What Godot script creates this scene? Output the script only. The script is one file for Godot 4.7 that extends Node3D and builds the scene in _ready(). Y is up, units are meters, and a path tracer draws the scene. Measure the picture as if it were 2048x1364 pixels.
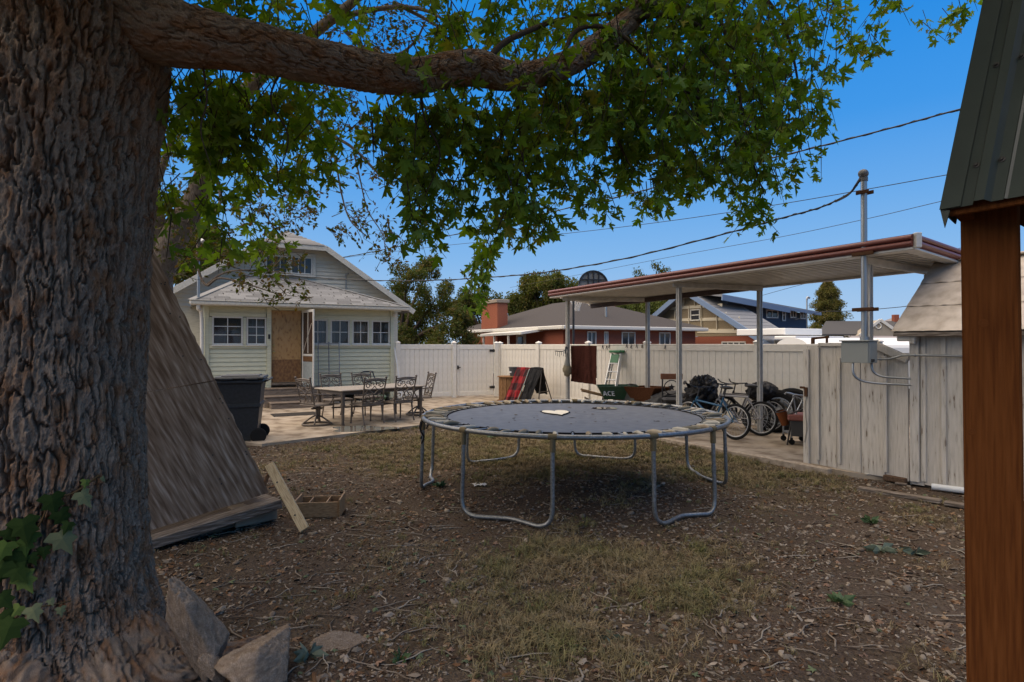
extends Node3D
# A fenced back yard seen from under an old maple: trampoline, carport, shed, bungalow.
# A pixel (px, py) of the 2048 x 1364 photograph gives a direction; depths come from the ground or from what a thing touches.
const F := 1190.0
const EYE := 1.7
var U := Vector3(0.8761, 0, -0.4821)      # along the house front, away to the side
var A := Vector3(-0.4821, 0, -0.8761)     # along the carport, away from the camera
var rng := RandomNumberGenerator.new()
var mats := {}
var taken := {}

func W(px, py, d) -> Vector3:
	return Vector3((px - 1024.0) / F * d, EYE + (690.0 - py) / F * d, -d)
func G(px, py) -> Vector3:
	return W(px, py, F * EYE / (py - 690.0))
func hit(px, py, p0: Vector3, n: Vector3) -> Vector3:
	var o := Vector3(0, EYE, 0)
	var d := Vector3((px - 1024.0) / F, (690.0 - py) / F, -1)
	return o + d * (n.dot(p0 - o) / n.dot(d))

# ---------------------------------------------------------------- mesh collector
class M:
	var v := PackedVector3Array()
	var n := PackedVector3Array()
	var c := PackedColorArray()
	var col := Color.WHITE
	func vert(p: Vector3, q: Vector3) -> void:
		v.append(p); n.append(q); c.append(col)
	func tri(p: Vector3, q: Vector3, r: Vector3) -> void:
		var k := (q - p).cross(r - p)
		if k.length_squared() < 1e-16: return
		k = k.normalized()
		vert(p, k); vert(r, k); vert(q, k)
	func quad(p, q, r, s) -> void:
		tri(p, q, r); tri(p, r, s)
	func tri_n(p, q, r, a, b, d) -> void:
		vert(p, a); vert(r, d); vert(q, b)
	func box(t: Transform3D, s: Vector3, e := 0.0) -> M:
		var h := s * 0.5
		e = min(e, min(h.x, min(h.y, h.z)) * 0.9)
		if e <= 0.0:
			for ax in 3:
				for sg in [-1.0, 1.0]:
					var w := Vector3.ZERO; w[ax] = sg * h[ax]
					var a1 := Vector3.ZERO; a1[(ax + 1) % 3] = h[(ax + 1) % 3]
					var a2 := Vector3.ZERO; a2[(ax + 2) % 3] = h[(ax + 2) % 3] * sg
					quad(t * (w - a1 - a2), t * (w + a1 - a2), t * (w + a1 + a2), t * (w - a1 + a2))
			return self
		var g := h - Vector3(e, e, e)
		for ax in 3:
			for sg in [-1.0, 1.0]:
				var w := Vector3.ZERO; w[ax] = sg * h[ax]
				var a1 := Vector3.ZERO; a1[(ax + 1) % 3] = g[(ax + 1) % 3]
				var a2 := Vector3.ZERO; a2[(ax + 2) % 3] = g[(ax + 2) % 3] * sg
				quad(t * (w - a1 - a2), t * (w + a1 - a2), t * (w + a1 + a2), t * (w - a1 + a2))
		for ax in 3:
			var b := (ax + 1) % 3
			var d := (ax + 2) % 3
			for sb in [-1.0, 1.0]:
				for sd in [-1.0, 1.0]:
					var p := Vector3.ZERO; p[b] = sb * h[b]; p[d] = sd * g[d]
					var q := Vector3.ZERO; q[b] = sb * g[b]; q[d] = sd * h[d]
					var l := Vector3.ZERO; l[ax] = g[ax] * sb * sd
					quad(t * (p - l), t * (p + l), t * (q + l), t * (q - l))
		for sx in [-1.0, 1.0]:
			for sy in [-1.0, 1.0]:
				for sz in [-1.0, 1.0]:
					var p := t * Vector3(sx * h.x, sy * g.y, sz * g.z)
					var q := t * Vector3(sx * g.x, sy * h.y, sz * g.z)
					var r := t * Vector3(sx * g.x, sy * g.y, sz * h.z)
					if sx * sy * sz > 0: tri(p, q, r)
					else: tri(p, r, q)
		return self
	func bx(p: Vector3, s: Vector3, e := 0.0) -> M:
		return box(Transform3D(Basis(), p), s, e)
	func bar(p: Vector3, q: Vector3, w: float, h: float, e := 0.0, up := Vector3.UP) -> M:
		var z := (q - p).normalized()
		if abs(z.dot(up)) > 0.99: up = Vector3.RIGHT if abs(z.x) < 0.9 else Vector3.BACK
		var x := up.cross(z).normalized()
		return box(Transform3D(Basis(x, z.cross(x), z), (p + q) * 0.5), Vector3(w, h, p.distance_to(q)), e)
	func tube(pts: Array, r, sides := 8, caps := true) -> M:
		var k := pts.size()
		var fr := []
		var side := Vector3.ZERO
		for i in k:
			var d: Vector3 = (pts[min(i + 1, k - 1)] - pts[max(i - 1, 0)]).normalized()
			if i == 0:
				side = d.cross(Vector3.UP if abs(d.y) < 0.9 else Vector3.RIGHT).normalized()
			else:
				side = (side - d * side.dot(d)).normalized()
			fr.append([side, d.cross(side)])
		for i in k - 1:
			var r0: float = r[i] if r is Array else r
			var r1: float = r[i + 1] if r is Array else r
			for j in sides:
				var a0 := TAU * j / sides
				var a1 := TAU * (j + 1) / sides
				var n00: Vector3 = fr[i][0] * cos(a0) + fr[i][1] * sin(a0)
				var n01: Vector3 = fr[i][0] * cos(a1) + fr[i][1] * sin(a1)
				var n10: Vector3 = fr[i + 1][0] * cos(a0) + fr[i + 1][1] * sin(a0)
				var n11: Vector3 = fr[i + 1][0] * cos(a1) + fr[i + 1][1] * sin(a1)
				tri_n(pts[i] + n00 * r0, pts[i] + n01 * r0, pts[i + 1] + n11 * r1, n00, n01, n11)
				tri_n(pts[i] + n00 * r0, pts[i + 1] + n11 * r1, pts[i + 1] + n10 * r1, n00, n11, n10)
		if caps:
			for e in [0, k - 1]:
				var rr: float = r[e] if r is Array else r
				for j in range(1, sides - 1):
					var q := []
					for jj in [0, j, j + 1]:
						var an: float = TAU * jj / sides
						q.append(pts[e] + (fr[e][0] * cos(an) + fr[e][1] * sin(an)) * rr)
					if e == 0: tri(q[0], q[2], q[1])
					else: tri(q[0], q[1], q[2])
		return self
	func ring(center: Vector3, ax: Vector3, ay: Vector3, rad: float, r: float, seg := 32, sides := 8, a0 := 0.0, a1 := TAU) -> M:
		var p := []
		for i in seg + 1:
			var a := a0 + (a1 - a0) * i / seg
			p.append(center + ax * cos(a) * rad + ay * sin(a) * rad)
		return tube(p, r, sides, a1 - a0 < TAU - 0.01)
	# profile of (radius, height) points turned about the local y axis of t
	func lathe(t: Transform3D, prof: Array, seg := 20) -> M:
		for i in prof.size() - 1:
			var p: Vector2 = prof[i]
			var q: Vector2 = prof[i + 1]
			var sl := Vector2(q.y - p.y, p.x - q.x).normalized()
			for j in seg:
				var a0 := TAU * j / seg
				var a1 := TAU * (j + 1) / seg
				var d0 := Vector3(cos(a0), 0, -sin(a0))
				var d1 := Vector3(cos(a1), 0, -sin(a1))
				var n0 := t.basis * (d0 * sl.x + Vector3.UP * sl.y)
				var n1 := t.basis * (d1 * sl.x + Vector3.UP * sl.y)
				var pa := t * (d0 * p.x + Vector3.UP * p.y)
				var pb := t * (d1 * p.x + Vector3.UP * p.y)
				var qa := t * (d0 * q.x + Vector3.UP * q.y)
				var qb := t * (d1 * q.x + Vector3.UP * q.y)
				if p.x > 1e-5: tri_n(pa, pb, qb, n0, n1, n1)
				if q.x > 1e-5: tri_n(pa, qb, qa, n0, n1, n0)
		return self
	# flat polygon (counter-clockwise seen from +z of t) given a thickness towards -z
	func prism(t: Transform3D, poly: Array, depth: float) -> M:
		var pk := PackedVector2Array(poly)
		var id := Geometry2D.triangulate_polygon(pk)
		for i in range(0, id.size(), 3):
			var p := pk[id[i]]
			var q := pk[id[i + 1]]
			var r := pk[id[i + 2]]
			if (q - p).cross(r - p) < 0:
				var s := q; q = r; r = s
			tri(t * Vector3(p.x, p.y, 0), t * Vector3(q.x, q.y, 0), t * Vector3(r.x, r.y, 0))
			tri(t * Vector3(p.x, p.y, -depth), t * Vector3(r.x, r.y, -depth), t * Vector3(q.x, q.y, -depth))
		for i in pk.size():
			var p := pk[i]
			var q := pk[(i + 1) % pk.size()]
			quad(t * Vector3(p.x, p.y, -depth), t * Vector3(q.x, q.y, -depth), t * Vector3(q.x, q.y, 0), t * Vector3(p.x, p.y, 0))
		return self
	# a prism between two polygons of world points (same count, same order)
	func slab(top: Array, drop: Vector3) -> M:
		var k := top.size()
		for i in range(1, k - 1):
			tri(top[0], top[i], top[i + 1])
			tri(top[0] + drop, top[i + 1] + drop, top[i] + drop)
		for i in k:
			var p: Vector3 = top[i]
			var q: Vector3 = top[(i + 1) % k]
			quad(p + drop, q + drop, q, p)
		return self
	# lumpy ball
	func lump(t: Transform3D, ns: FastNoiseLite, amp: float, la := 16, lo := 24, flat := false) -> M:
		var P := []
		for i in la + 1:
			var row := []
			for j in lo:
				var f := PI * i / la
				var a := TAU * j / lo
				var d := Vector3(sin(f) * cos(a), cos(f), sin(f) * sin(a))
				row.append(t * (d * (1.0 + amp * ns.get_noise_3dv(d * 100.0))))
			P.append(row)
		for i in la:
			for j in lo:
				var j1 := (j + 1) % lo
				if flat:
					quad(P[i][j], P[i][j1], P[i + 1][j1], P[i + 1][j])
				else:
					var nn := []
					for q in [[i, j], [i, j1], [i + 1, j1], [i + 1, j]]:
						var iu: int = max(q[0] - 1, 0)
						var id: int = min(q[0] + 1, la)
						var e1: Vector3 = P[id][q[1]] - P[iu][q[1]]
						var e2: Vector3 = P[clamp(q[0], 1, la - 1)][(q[1] + 1) % lo] - P[clamp(q[0], 1, la - 1)][(q[1] + lo - 1) % lo]
						nn.append(e2.cross(e1).normalized())
					tri_n(P[i][j], P[i][j1], P[i + 1][j1], nn[0], nn[1], nn[2])
					tri_n(P[i][j], P[i + 1][j1], P[i + 1][j], nn[0], nn[2], nn[3])
		return self
	func mesh() -> ArrayMesh:
		var a := []
		a.resize(Mesh.ARRAY_MAX)
		a[Mesh.ARRAY_VERTEX] = v
		a[Mesh.ARRAY_NORMAL] = n
		a[Mesh.ARRAY_COLOR] = c
		var m := ArrayMesh.new()
		m.add_surface_from_arrays(Mesh.PRIMITIVE_TRIANGLES, a)
		return m

# a sheet of w x h points with smooth normals
func sheet(P: PackedVector3Array, w: int, h: int, C := PackedColorArray(), wrap := false) -> ArrayMesh:
	var N := PackedVector3Array()
	N.resize(P.size())
	for j in h:
		for i in w:
			var l := i - 1
			var r := i + 1
			if wrap:
				l = w - 2 if l < 0 else l
				r = 1 if r > w - 1 else r
			else:
				l = maxi(l, 0); r = mini(r, w - 1)
			var d := maxi(j - 1, 0)
			var u := mini(j + 1, h - 1)
			N[j * w + i] = (P[j * w + r] - P[j * w + l]).cross(P[u * w + i] - P[d * w + i]).normalized()
	var I := PackedInt32Array()
	I.resize((w - 1) * (h - 1) * 6)
	var k := 0
	for j in h - 1:
		for i in w - 1:
			var a := j * w + i
			I[k] = a; I[k + 1] = a + w + 1; I[k + 2] = a + 1
			I[k + 3] = a; I[k + 4] = a + w; I[k + 5] = a + w + 1
			k += 6
	var arr := []
	arr.resize(Mesh.ARRAY_MAX)
	arr[Mesh.ARRAY_VERTEX] = P
	arr[Mesh.ARRAY_NORMAL] = N
	if C.size() == P.size(): arr[Mesh.ARRAY_COLOR] = C
	arr[Mesh.ARRAY_INDEX] = I
	var m := ArrayMesh.new()
	m.add_surface_from_arrays(Mesh.PRIMITIVE_TRIANGLES, arr)
	return m

# ---------------------------------------------------------------- nodes
func numbered(parent, called: String) -> String:
	var key := str(parent.get_instance_id()) + called
	var k: int = taken.get(key, 0)
	taken[key] = k + 1
	return called if k == 0 else "%s_%03d" % [called, k]
func put(parent, called: String, mesh, m, t := Transform3D()) -> MeshInstance3D:
	var o := MeshInstance3D.new()
	o.name = numbered(parent, called)
	o.mesh = mesh.mesh() if mesh is M else mesh
	o.material_override = m
	o.transform = t
	parent.add_child(o, true)
	return o
func tag(o, label: String, category: String, group := ""):
	o.set_meta("label", label); o.set_meta("category", category)
	if group != "": o.set_meta("group", group)
	return o
func thing(called: String, label: String, category: String, at := Vector3.ZERO, b := Basis(), group := "") -> Node3D:
	var o := Node3D.new()
	o.name = numbered(self, called)
	o.transform = Transform3D(b, at)
	add_child(o, true)
	return tag(o, label, category, group)
func setting(called: String, mesh, m) -> MeshInstance3D:
	var o := put(self, called, mesh, m)
	o.set_meta("kind", "structure")
	return o
func face(dir: Vector3) -> Basis:        # x along dir, y up, z out to the right of it
	dir.y = 0
	dir = dir.normalized()
	return Basis(dir, Vector3.UP, dir.cross(Vector3.UP))
func many(parent, called: String, mesh: Mesh, m, ts: Array, cs: Array) -> MultiMeshInstance3D:
	var mm := MultiMesh.new()
	mm.transform_format = MultiMesh.TRANSFORM_3D
	mm.use_colors = true
	mm.mesh = mesh
	mm.instance_count = ts.size()
	for i in ts.size():
		mm.set_instance_transform(i, ts[i])
		mm.set_instance_color(i, cs[i])
	var o := MultiMeshInstance3D.new()
	o.name = numbered(parent, called)
	o.multimesh = mm
	o.material_override = m
	parent.add_child(o, true)
	return o
func turned(axis_up: Vector3, spin: float) -> Basis:   # y axis along axis_up
	var y := axis_up.normalized()
	var x := y.cross(Vector3(0.3, 0.1, 0.9)).normalized()
	return Basis(x, y, x.cross(y)).rotated(y, spin)
func rv(s: float) -> Vector3:
	return Vector3(rng.randf_range(-s, s), rng.randf_range(-s, s), rng.randf_range(-s, s))
func curve(pts: Array, per := 6) -> Array:      # smooth line through points
	var out := []
	for i in pts.size() - 1:
		var p0 = pts[max(i - 1, 0)]
		var p3 = pts[min(i + 2, pts.size() - 1)]
		for k in per:
			out.append(pts[i].cubic_interpolate(pts[i + 1], p0, p3, float(k) / per))
	out.append(pts[-1])
	return out

# ---------------------------------------------------------------- materials
func lin(r, g, b) -> Color:
	return Color(r, g, b)
func plain(key: String, c: Color, rough := 0.7, metal := 0.0) -> StandardMaterial3D:
	if not mats.has(key):
		var m := StandardMaterial3D.new()
		m.albedo_color = c.linear_to_srgb()
		m.roughness = rough
		m.metallic = metal
		m.vertex_color_use_as_albedo = true
		if rough >= 0.74: m.metallic_specular = 0.12
		mats[key] = m
	return mats[key]
func noise(freq: float, oct := 4, sd := 1, kind := FastNoiseLite.TYPE_SIMPLEX_SMOOTH) -> FastNoiseLite:
	var n := FastNoiseLite.new()
	n.noise_type = kind
	n.frequency = freq
	n.fractal_octaves = oct
	n.seed = sd
	if oct <= 1: n.fractal_type = FastNoiseLite.FRACTAL_NONE
	return n
func ramp(cols: Array, offs: Array) -> Gradient:
	var g := Gradient.new()
	var cc := PackedColorArray()
	for c in cols: cc.append(c.linear_to_srgb())
	g.offsets = PackedFloat32Array(offs)
	g.colors = cc
	return g
func ntex(freq: float, cols: Array, offs: Array, sd := 1, size := 512, oct := 5) -> NoiseTexture2D:
	var t := NoiseTexture2D.new()
	t.width = size; t.height = size
	t.seamless = true
	t.seamless_blend_skirt = 0.15
	t.noise = noise(freq, oct, sd)
	t.color_ramp = ramp(cols, offs)
	return t
func htex(freq: float, sd := 1, size := 512, oct := 5) -> NoiseTexture2D:
	var t := NoiseTexture2D.new()
	t.width = size; t.height = size
	t.seamless = true
	t.noise = noise(freq, oct, sd)
	return t
# speckled or streaked surface: cols blend along offs, scale is repeats per metre on each axis, relief in centimetres
func rough_mat(key: String, cols: Array, offs: Array, scale: Vector3, rough := 0.8, freq := 0.02, relief := 0.0, metal := 0.0, world := false, oct := 5) -> StandardMaterial3D:
	if not mats.has(key):
		var m := StandardMaterial3D.new()
		m.albedo_texture = ntex(freq, cols, offs, key.hash() % 1000, 512, oct)
		m.uv1_triplanar = true
		m.uv1_world_triplanar = world
		m.uv1_scale = scale
		m.roughness = rough
		m.metallic = metal
		m.vertex_color_use_as_albedo = true
		if rough >= 0.74: m.metallic_specular = 0.12
		if relief > 0.0:
			m.heightmap_enabled = true
			m.heightmap_texture = htex(freq * 1.5, key.hash() % 777, 512, oct)
			m.heightmap_scale = relief
		mats[key] = m
	return mats[key]
func _ready() -> void:
	rng.seed = 20240611
	# camera, sky, sun, exposure
	var cam := Camera3D.new()
	cam.name = "camera"
	cam.position = Vector3(0, EYE, 0)
	cam.rotation_degrees = Vector3(0.385, 0, 0)
	cam.fov = rad_to_deg(2.0 * atan(682.0 / F))
	cam.near = 0.05
	cam.far = 6000.0
	add_child(cam)
	cam.current = true
	# clear air, paling towards the horizon; even all round
	var expo := 1.7
	var air := [[-90.0, 0.16, 0.13, 0.10], [-3.0, 0.22, 0.19, 0.16], [0.0, 0.46, 0.62, 0.82], [4.0, 0.35, 0.555, 0.83], [8.0, 0.235, 0.48, 0.835], [13.0, 0.14, 0.40, 0.83], [19.0, 0.055, 0.315, 0.81], [27.0, 0.020, 0.26, 0.78], [45.0, 0.020, 0.255, 0.75], [90.0, 0.020, 0.25, 0.73]]
	var dome := Image.create(16, 512, false, Image.FORMAT_RGBF)
	for j in 512:
		var el := 90.0 - (j + 0.5) * 180.0 / 512.0
		var k := 0
		while k < air.size() - 2 and air[k + 1][0] < el: k += 1
		var f: float = clampf((el - air[k][0]) / (air[k + 1][0] - air[k][0]), 0.0, 1.0)
		var c := Color(lerpf(air[k][1], air[k + 1][1], f), lerpf(air[k][2], air[k + 1][2], f), lerpf(air[k][3], air[k + 1][3], f)) / expo
		for i in 16: dome.set_pixel(i, j, c)
	var sky_m := PanoramaSkyMaterial.new()
	sky_m.panorama = ImageTexture.create_from_image(dome)
	var sky := Sky.new()
	sky.sky_material = sky_m
	var env := Environment.new()
	env.background_mode = Environment.BG_SKY
	env.sky = sky
	env.tonemap_mode = Environment.TONE_MAPPER_LINEAR
	env.tonemap_exposure = expo
	env.sdfgi_enabled = true
	env.ssao_enabled = true
	env.ssil_enabled = true
	var we := WorldEnvironment.new()
	we.name = "world_environment"
	we.environment = env
	add_child(we)
	var to_sun := (A * 0.22 - U * 0.48 + Vector3.UP * 1.2).normalized()
	var sun := DirectionalLight3D.new()
	sun.name = "sun"
	sun.light_energy = 1.3
	sun.light_color = Color(1.0, 0.90, 0.75)
	sun.light_angular_distance = 110.0
	sun.shadow_enabled = true
	add_child(sun)
	sun.look_at_from_position(to_sun * 50.0, Vector3.ZERO, Vector3.UP)
	# large structure
	build_ground()
	build_slabs()
	build_fences()
	build_bungalow()
	build_neighbours()
	build_carport()
	build_shed()
	build_playhouse()
	build_porch_corner()
	build_background_trees()
	build_maple()
	build_second_tree()
	# objects
	build_trampoline()
	build_patio_set()
	build_house_clutter()
	build_fence_clutter()
	build_bikes()
	build_service_mast()
	build_foreground()
	build_ground_cover()
	print("built in ", Time.get_ticks_msec(), " ms")

# ---------------------------------------------------------------- ground
var gn := noise(0.35, 4, 5)
var gn2 := noise(1.6, 3, 8)
func gh(x: float, z: float) -> float:
	var far: float = clamp((14.0 - Vector2(x, z).length()) / 4.0, 0.0, 1.0)
	return (gn.get_noise_2d(x, z) * 0.035 + gn2.get_noise_2d(x, z) * 0.012) * far - 0.012
# how grassy the ground is, 0 bare to 1
func grassy(x: float, z: float) -> float:
	var s := gn.get_noise_2d(x * 1.7 + 40.0, z * 1.7) * 0.8 - 0.08
	for b in [[0.4, -4.7, 1.3, 0.6], [0.9, -4.2, 0.8, 0.4], [-0.9, -10.6, 2.4, 0.75], [1.2, -9.9, 2.2, 0.75], [3.1, -8.0, 1.2, 0.65], [3.6, -6.6, 1.0, 0.45], [-0.3, -3.5, 0.8, 0.35], [0.2, -12.6, 1.6, 0.8], [-2.2, -9.2, 1.3, 0.45], [0.0, -9.0, 1.6, 0.4], [2.6, -9.2, 1.3, 0.5]]:
		s += b[3] * exp(-((x - b[0]) * (x - b[0]) + (z - b[1]) * (z - b[1])) / (b[2] * b[2]))
	return clamp(s, 0.0, 1.0)
func build_ground() -> void:
	var xs := []
	var x := 0.0
	var st := 0.07
	while x < 900.0:
		xs.append(x)
		if x > 7.0: st *= 1.22
		x += st
	var X := []
	for i in range(xs.size() - 1, 0, -1): X.append(-xs[i])
	X.append_array(xs)
	var Z := [900.0, 300.0, 100.0, 30.0, 8.0, 3.0, 0.0, -1.5, -2.2]
	var z := -2.4
	st = 0.06
	while z > -3500.0:
		Z.append(z)
		if z < -7.0: st = min(st * 1.012, 0.2) if z > -16.0 else st * 1.25
		z -= st
	var P := PackedVector3Array()
	var C := PackedColorArray()
	for zz in Z:
		for xx in X:
			P.append(Vector3(xx, gh(xx, zz), zz))
			var g: float = grassy(xx, zz)
			var d: float = 0.5 + 0.5 * gn2.get_noise_2d(xx * 0.5 + 9.0, zz * 0.5)
			var c := Color(0.078, 0.059, 0.045).lerp(Color(0.130, 0.103, 0.081), d)
			c = c.lerp(Color(0.15, 0.115, 0.06), g * 0.5)
			C.append(c)
	var m := rough_mat("dirt", [Color(0.45, 0.43, 0.42), Color(0.8, 0.78, 0.76), Color(1, 1, 1)], [0.0, 0.55, 1.0], Vector3(0.9, 0.9, 0.9), 0.95, 0.05, 1.5, 0.0, true, 6)
	setting("ground", sheet(P, X.size(), Z.size(), C), m)

func concrete() -> StandardMaterial3D:
	return rough_mat("concrete", [Color(0.19, 0.15, 0.11), Color(0.32, 0.265, 0.20), Color(0.40, 0.34, 0.265)], [0.2, 0.5, 0.85], Vector3(0.35, 0.35, 0.35), 0.85, 0.012, 0.25, 0.0, true, 7)
func slab_grid(root, poly: Array, o: Vector3, du: Array, da: Array) -> void:
	var pk := PackedVector2Array(poly)
	for i in du.size() - 1:
		for j in da.size() - 1:
			var cell := PackedVector2Array()
			for q in [[i, j], [i + 1, j], [i + 1, j + 1], [i, j + 1]]:
				var w: Vector3 = o + U * du[q[0]] + A * da[q[1]]
				cell.append(Vector2(w.x, w.z))
			for piece in Geometry2D.intersect_polygons(pk, cell):
				for sm in Geometry2D.offset_polygon(piece, -0.007):
					if sm.size() < 3: continue
					var t := Transform3D(Basis(Vector3.RIGHT, Vector3.BACK, Vector3.DOWN), Vector3.ZERO)
					# polygon in x, z laid flat: local x -> x, local y -> z, so local z points down
					var mm := M.new().prism(t.translated(Vector3(0, -0.09, 0)), Array(sm), 0.13)
					put(root, "concrete_slab", mm, concrete())
func build_slabs() -> void:
	var r := Node3D.new()
	r.name = "patio"
	r.set_meta("kind", "structure")
	add_child(r, true)
	slab_grid(r, [Vector2(-4.2, -10.0), Vector2(0.21, -14.55), Vector2(1.0, -21.5), Vector2(-13, -21.5), Vector2(-10, -12.5)], Vector3(-2.2, 0, -11.76), [-14, -3.1, 0, 3.0, 9], [-6, 0.9, 3.9, 7.0, 14])
	var k := Node3D.new()
	k.name = "carport_floor"
	k.set_meta("kind", "structure")
	add_child(k, true)
	slab_grid(k, [Vector2(0.24, -14.55), Vector2(4.40, -7.80), Vector2(4.9, -7.35), Vector2(8.5, -9.5), Vector2(8, -14), Vector2(1.04, -21.5)], Vector3(2.65, 0, -10.59), [-9, 9], [-9, -0.2, 3.4, 7.0, 14])
	# the pale kerb along the slab and the old timber edging that carries it on
	var kc := G(1318, 880)
	var kd := G(1660, 946)
	setting("kerb", M.new().bar(kc + Vector3(0, 0.0, 0), kd + Vector3(0, 0.0, 0), 0.09, 0.12, 0.012), rough_mat("kerbstone", [Color(0.26, 0.21, 0.16), Color(0.42, 0.36, 0.29)], [0.2, 0.8], Vector3(1, 1, 1), 0.9, 0.02, 0.4, 0.0, true))
	var e := thing("timber_edging", "weathered flat timber edging half buried before the white shed", "edging", G(1712, 978), face(G(2060, 1034) - G(1712, 978)))
	var ln := (G(2060, 1034) - G(1712, 978)).length()
	put(e, "plank", M.new().bx(Vector3(ln * 0.27, 0.015, 0), Vector3(ln * 0.52, 0.045, 0.10), 0.008), grey_wood())
	put(e, "plank", M.new().box(Transform3D(Basis(Vector3.UP, 0.02), Vector3(ln * 0.8, 0.012, 0.01)), Vector3(ln * 0.5, 0.045, 0.10), 0.008), grey_wood())
func grey_wood() -> StandardMaterial3D:
	return rough_mat("grey_wood", [Color(0.10, 0.08, 0.062), Color(0.20, 0.165, 0.135), Color(0.30, 0.26, 0.22)], [0.25, 0.55, 0.85], Vector3(0.5, 6, 6), 0.9, 0.015, 0.3)

# ---------------------------------------------------------------- vinyl fence
func vinyl() -> StandardMaterial3D:
	return rough_mat("vinyl", [Color(0.70, 0.665, 0.58), Color(0.76, 0.725, 0.64)], [0.2, 0.8], Vector3(0.7, 0.7, 0.7), 0.55, 0.02)
func fence_post(root, x: float, h: float) -> void:
	put(root, "post", M.new().bx(Vector3(x, h * 0.5, 0), Vector3(0.13, h, 0.13), 0.008), vinyl())
	var cap := M.new()
	cap.bx(Vector3(x, h + 0.012, 0), Vector3(0.15, 0.024, 0.15), 0.004)
	cap.lathe(Transform3D(Basis(Vector3.UP, PI / 4), Vector3(x, h + 0.024, 0)), [Vector2(0.10, 0), Vector2(0.0, 0.045)], 4)
	put(root, "post_cap", cap, vinyl())
func fence_panel(root, x0: float, x1: float, top: float, gap := 0.0) -> void:
	var w := x1 - x0
	put(root, "rail", M.new().bx(Vector3((x0 + x1) * 0.5, top - 0.075 - gap, 0), Vector3(w, 0.15, 0.05), 0.006), vinyl())
	put(root, "rail", M.new().bx(Vector3((x0 + x1) * 0.5, 0.13, 0), Vector3(w, 0.14, 0.05), 0.006), vinyl())
	var k: int = maxi(2, roundi(w / 0.15))
	var bw := w / k
	var h := top - gap - 0.15 - 0.2
	var mesh := M.new().bx(Vector3.ZERO, Vector3(bw - 0.007, h, 0.022), 0.004).mesh()
	for i in k:
		put(root, "board", mesh, vinyl(), Transform3D(Basis(), Vector3(x0 + bw * (i + 0.5), 0.2 + h * 0.5, rng.randf_range(-0.0015, 0.0015))))
var FENCE_C := Vector3(-0.39, 0.02, -19.4)
func build_fences() -> void:
	# beside the house: a fixed panel, then the gate, facing the camera
	var p0 := Vector3(-3.55, 0.02, -18.25)
	var c := FENCE_C
	var b := face(c - p0)
	var ln := (c - p0).length()
	var f := thing("vinyl_fence", "cream vinyl privacy fence panel beside the green house corner", "fence", p0, b)
	var gx0 := ln * 0.565
	var gx1 := ln * 0.935
	fence_post(f, 0.05, 1.74)
	fence_post(f, gx0 - 0.08, 1.74)
	fence_post(f, gx1 + 0.09, 1.73)
	fence_panel(f, 0.12, gx0 - 0.15, 1.70)
	put(f, "filler", M.new().bx(Vector3((gx1 + 0.155 + ln - 0.07) * 0.5, 0.9, 0), Vector3(maxf(ln - gx1 - 0.23, 0.04), 1.6, 0.05), 0.005), vinyl())
	var g := thing("vinyl_gate", "cream vinyl fence gate with black latch and hinges", "gate", p0 + b.x * gx0, b)
	var gw := gx1 - gx0 - 0.02
	put(g, "stile", M.new().bx(Vector3(0.05, 0.88, 0), Vector3(0.08, 1.62, 0.052), 0.006), vinyl())
	put(g, "stile", M.new().bx(Vector3(gw - 0.04, 0.88, 0), Vector3(0.08, 1.62, 0.052), 0.006), vinyl())
	fence_panel(g, 0.092, gw - 0.082, 1.69)
	var blk := plain("black_iron", Color(0.012, 0.012, 0.013), 0.5)
	for y in [0.32, 1.50]:
		put(g, "hinge", M.new().bx(Vector3(gw - 0.03, y, 0.04), Vector3(0.2, 0.075, 0.02), 0.004).bx(Vector3(gw + 0.0, y, 0.052), Vector3(0.03, 0.1, 0.02), 0.004), blk)
	put(g, "latch", M.new().bx(Vector3(0.04, 0.97, 0.045), Vector3(0.05, 0.12, 0.03), 0.006).bx(Vector3(0.075, 0.97, 0.06), Vector3(0.09, 0.03, 0.03), 0.006), blk)
	# along the far side of the carport, coming towards the camera
	var e := Vector3(6.45, 0.02, -10.5)
	var d := face(e - c)
	var L := (e - c).length()
	var s := thing("vinyl_fence", "long cream vinyl privacy fence running behind the carport", "fence", c, d)
	var xs := [0.0]
	for q in [1077.5, 1177.0, 1294.0, 1516.0]:
		xs.append((hit(q, 690, c, d.z) - c).dot(d.x))
	xs.append(L)
	for i in xs.size():
		fence_post(s, xs[i], 1.73)
		if i > 0: fence_panel(s, xs[i - 1] + 0.067, xs[i] - 0.067, 1.70)
	# a clothes line's leftover pegs hang along the rail
	for q in [[1205, 692], [1213, 693], [1218, 691], [1253, 690], [1262, 691], [1273, 690], [1284, 690], [1330, 692]]:
		var w := hit(q[0], q[1], c + d.z * 0.035, d.z)
		var o := thing("clothes_peg", "small dark peg clipped on the fence top rail", "clothes peg", w, d.rotated(Vector3.UP, 0.3), "pegs on the fence rail")
		put(o, "jaw", M.new().bar(Vector3(0, 0.03, 0), Vector3(0.025, -0.08, 0), 0.012, 0.012, 0.002), blk)
		put(o, "jaw", M.new().bar(Vector3(0.012, 0.03, 0.014), Vector3(-0.012, -0.07, 0.014), 0.012, 0.012, 0.002), blk)
# ---------------------------------------------------------------- buildings
func glass() -> StandardMaterial3D:
	if not mats.has("glass"):
		var m := plain("glass", Color(0.05, 0.055, 0.06), 0.04)
		m.transparency = BaseMaterial3D.TRANSPARENCY_ALPHA
		m.albedo_color.a = 0.35
		m.metallic_specular = 0.4
	return mats["glass"]
func far_glass() -> StandardMaterial3D:
	return plain("far_glass", Color(0.035, 0.04, 0.045), 0.08)
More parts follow.
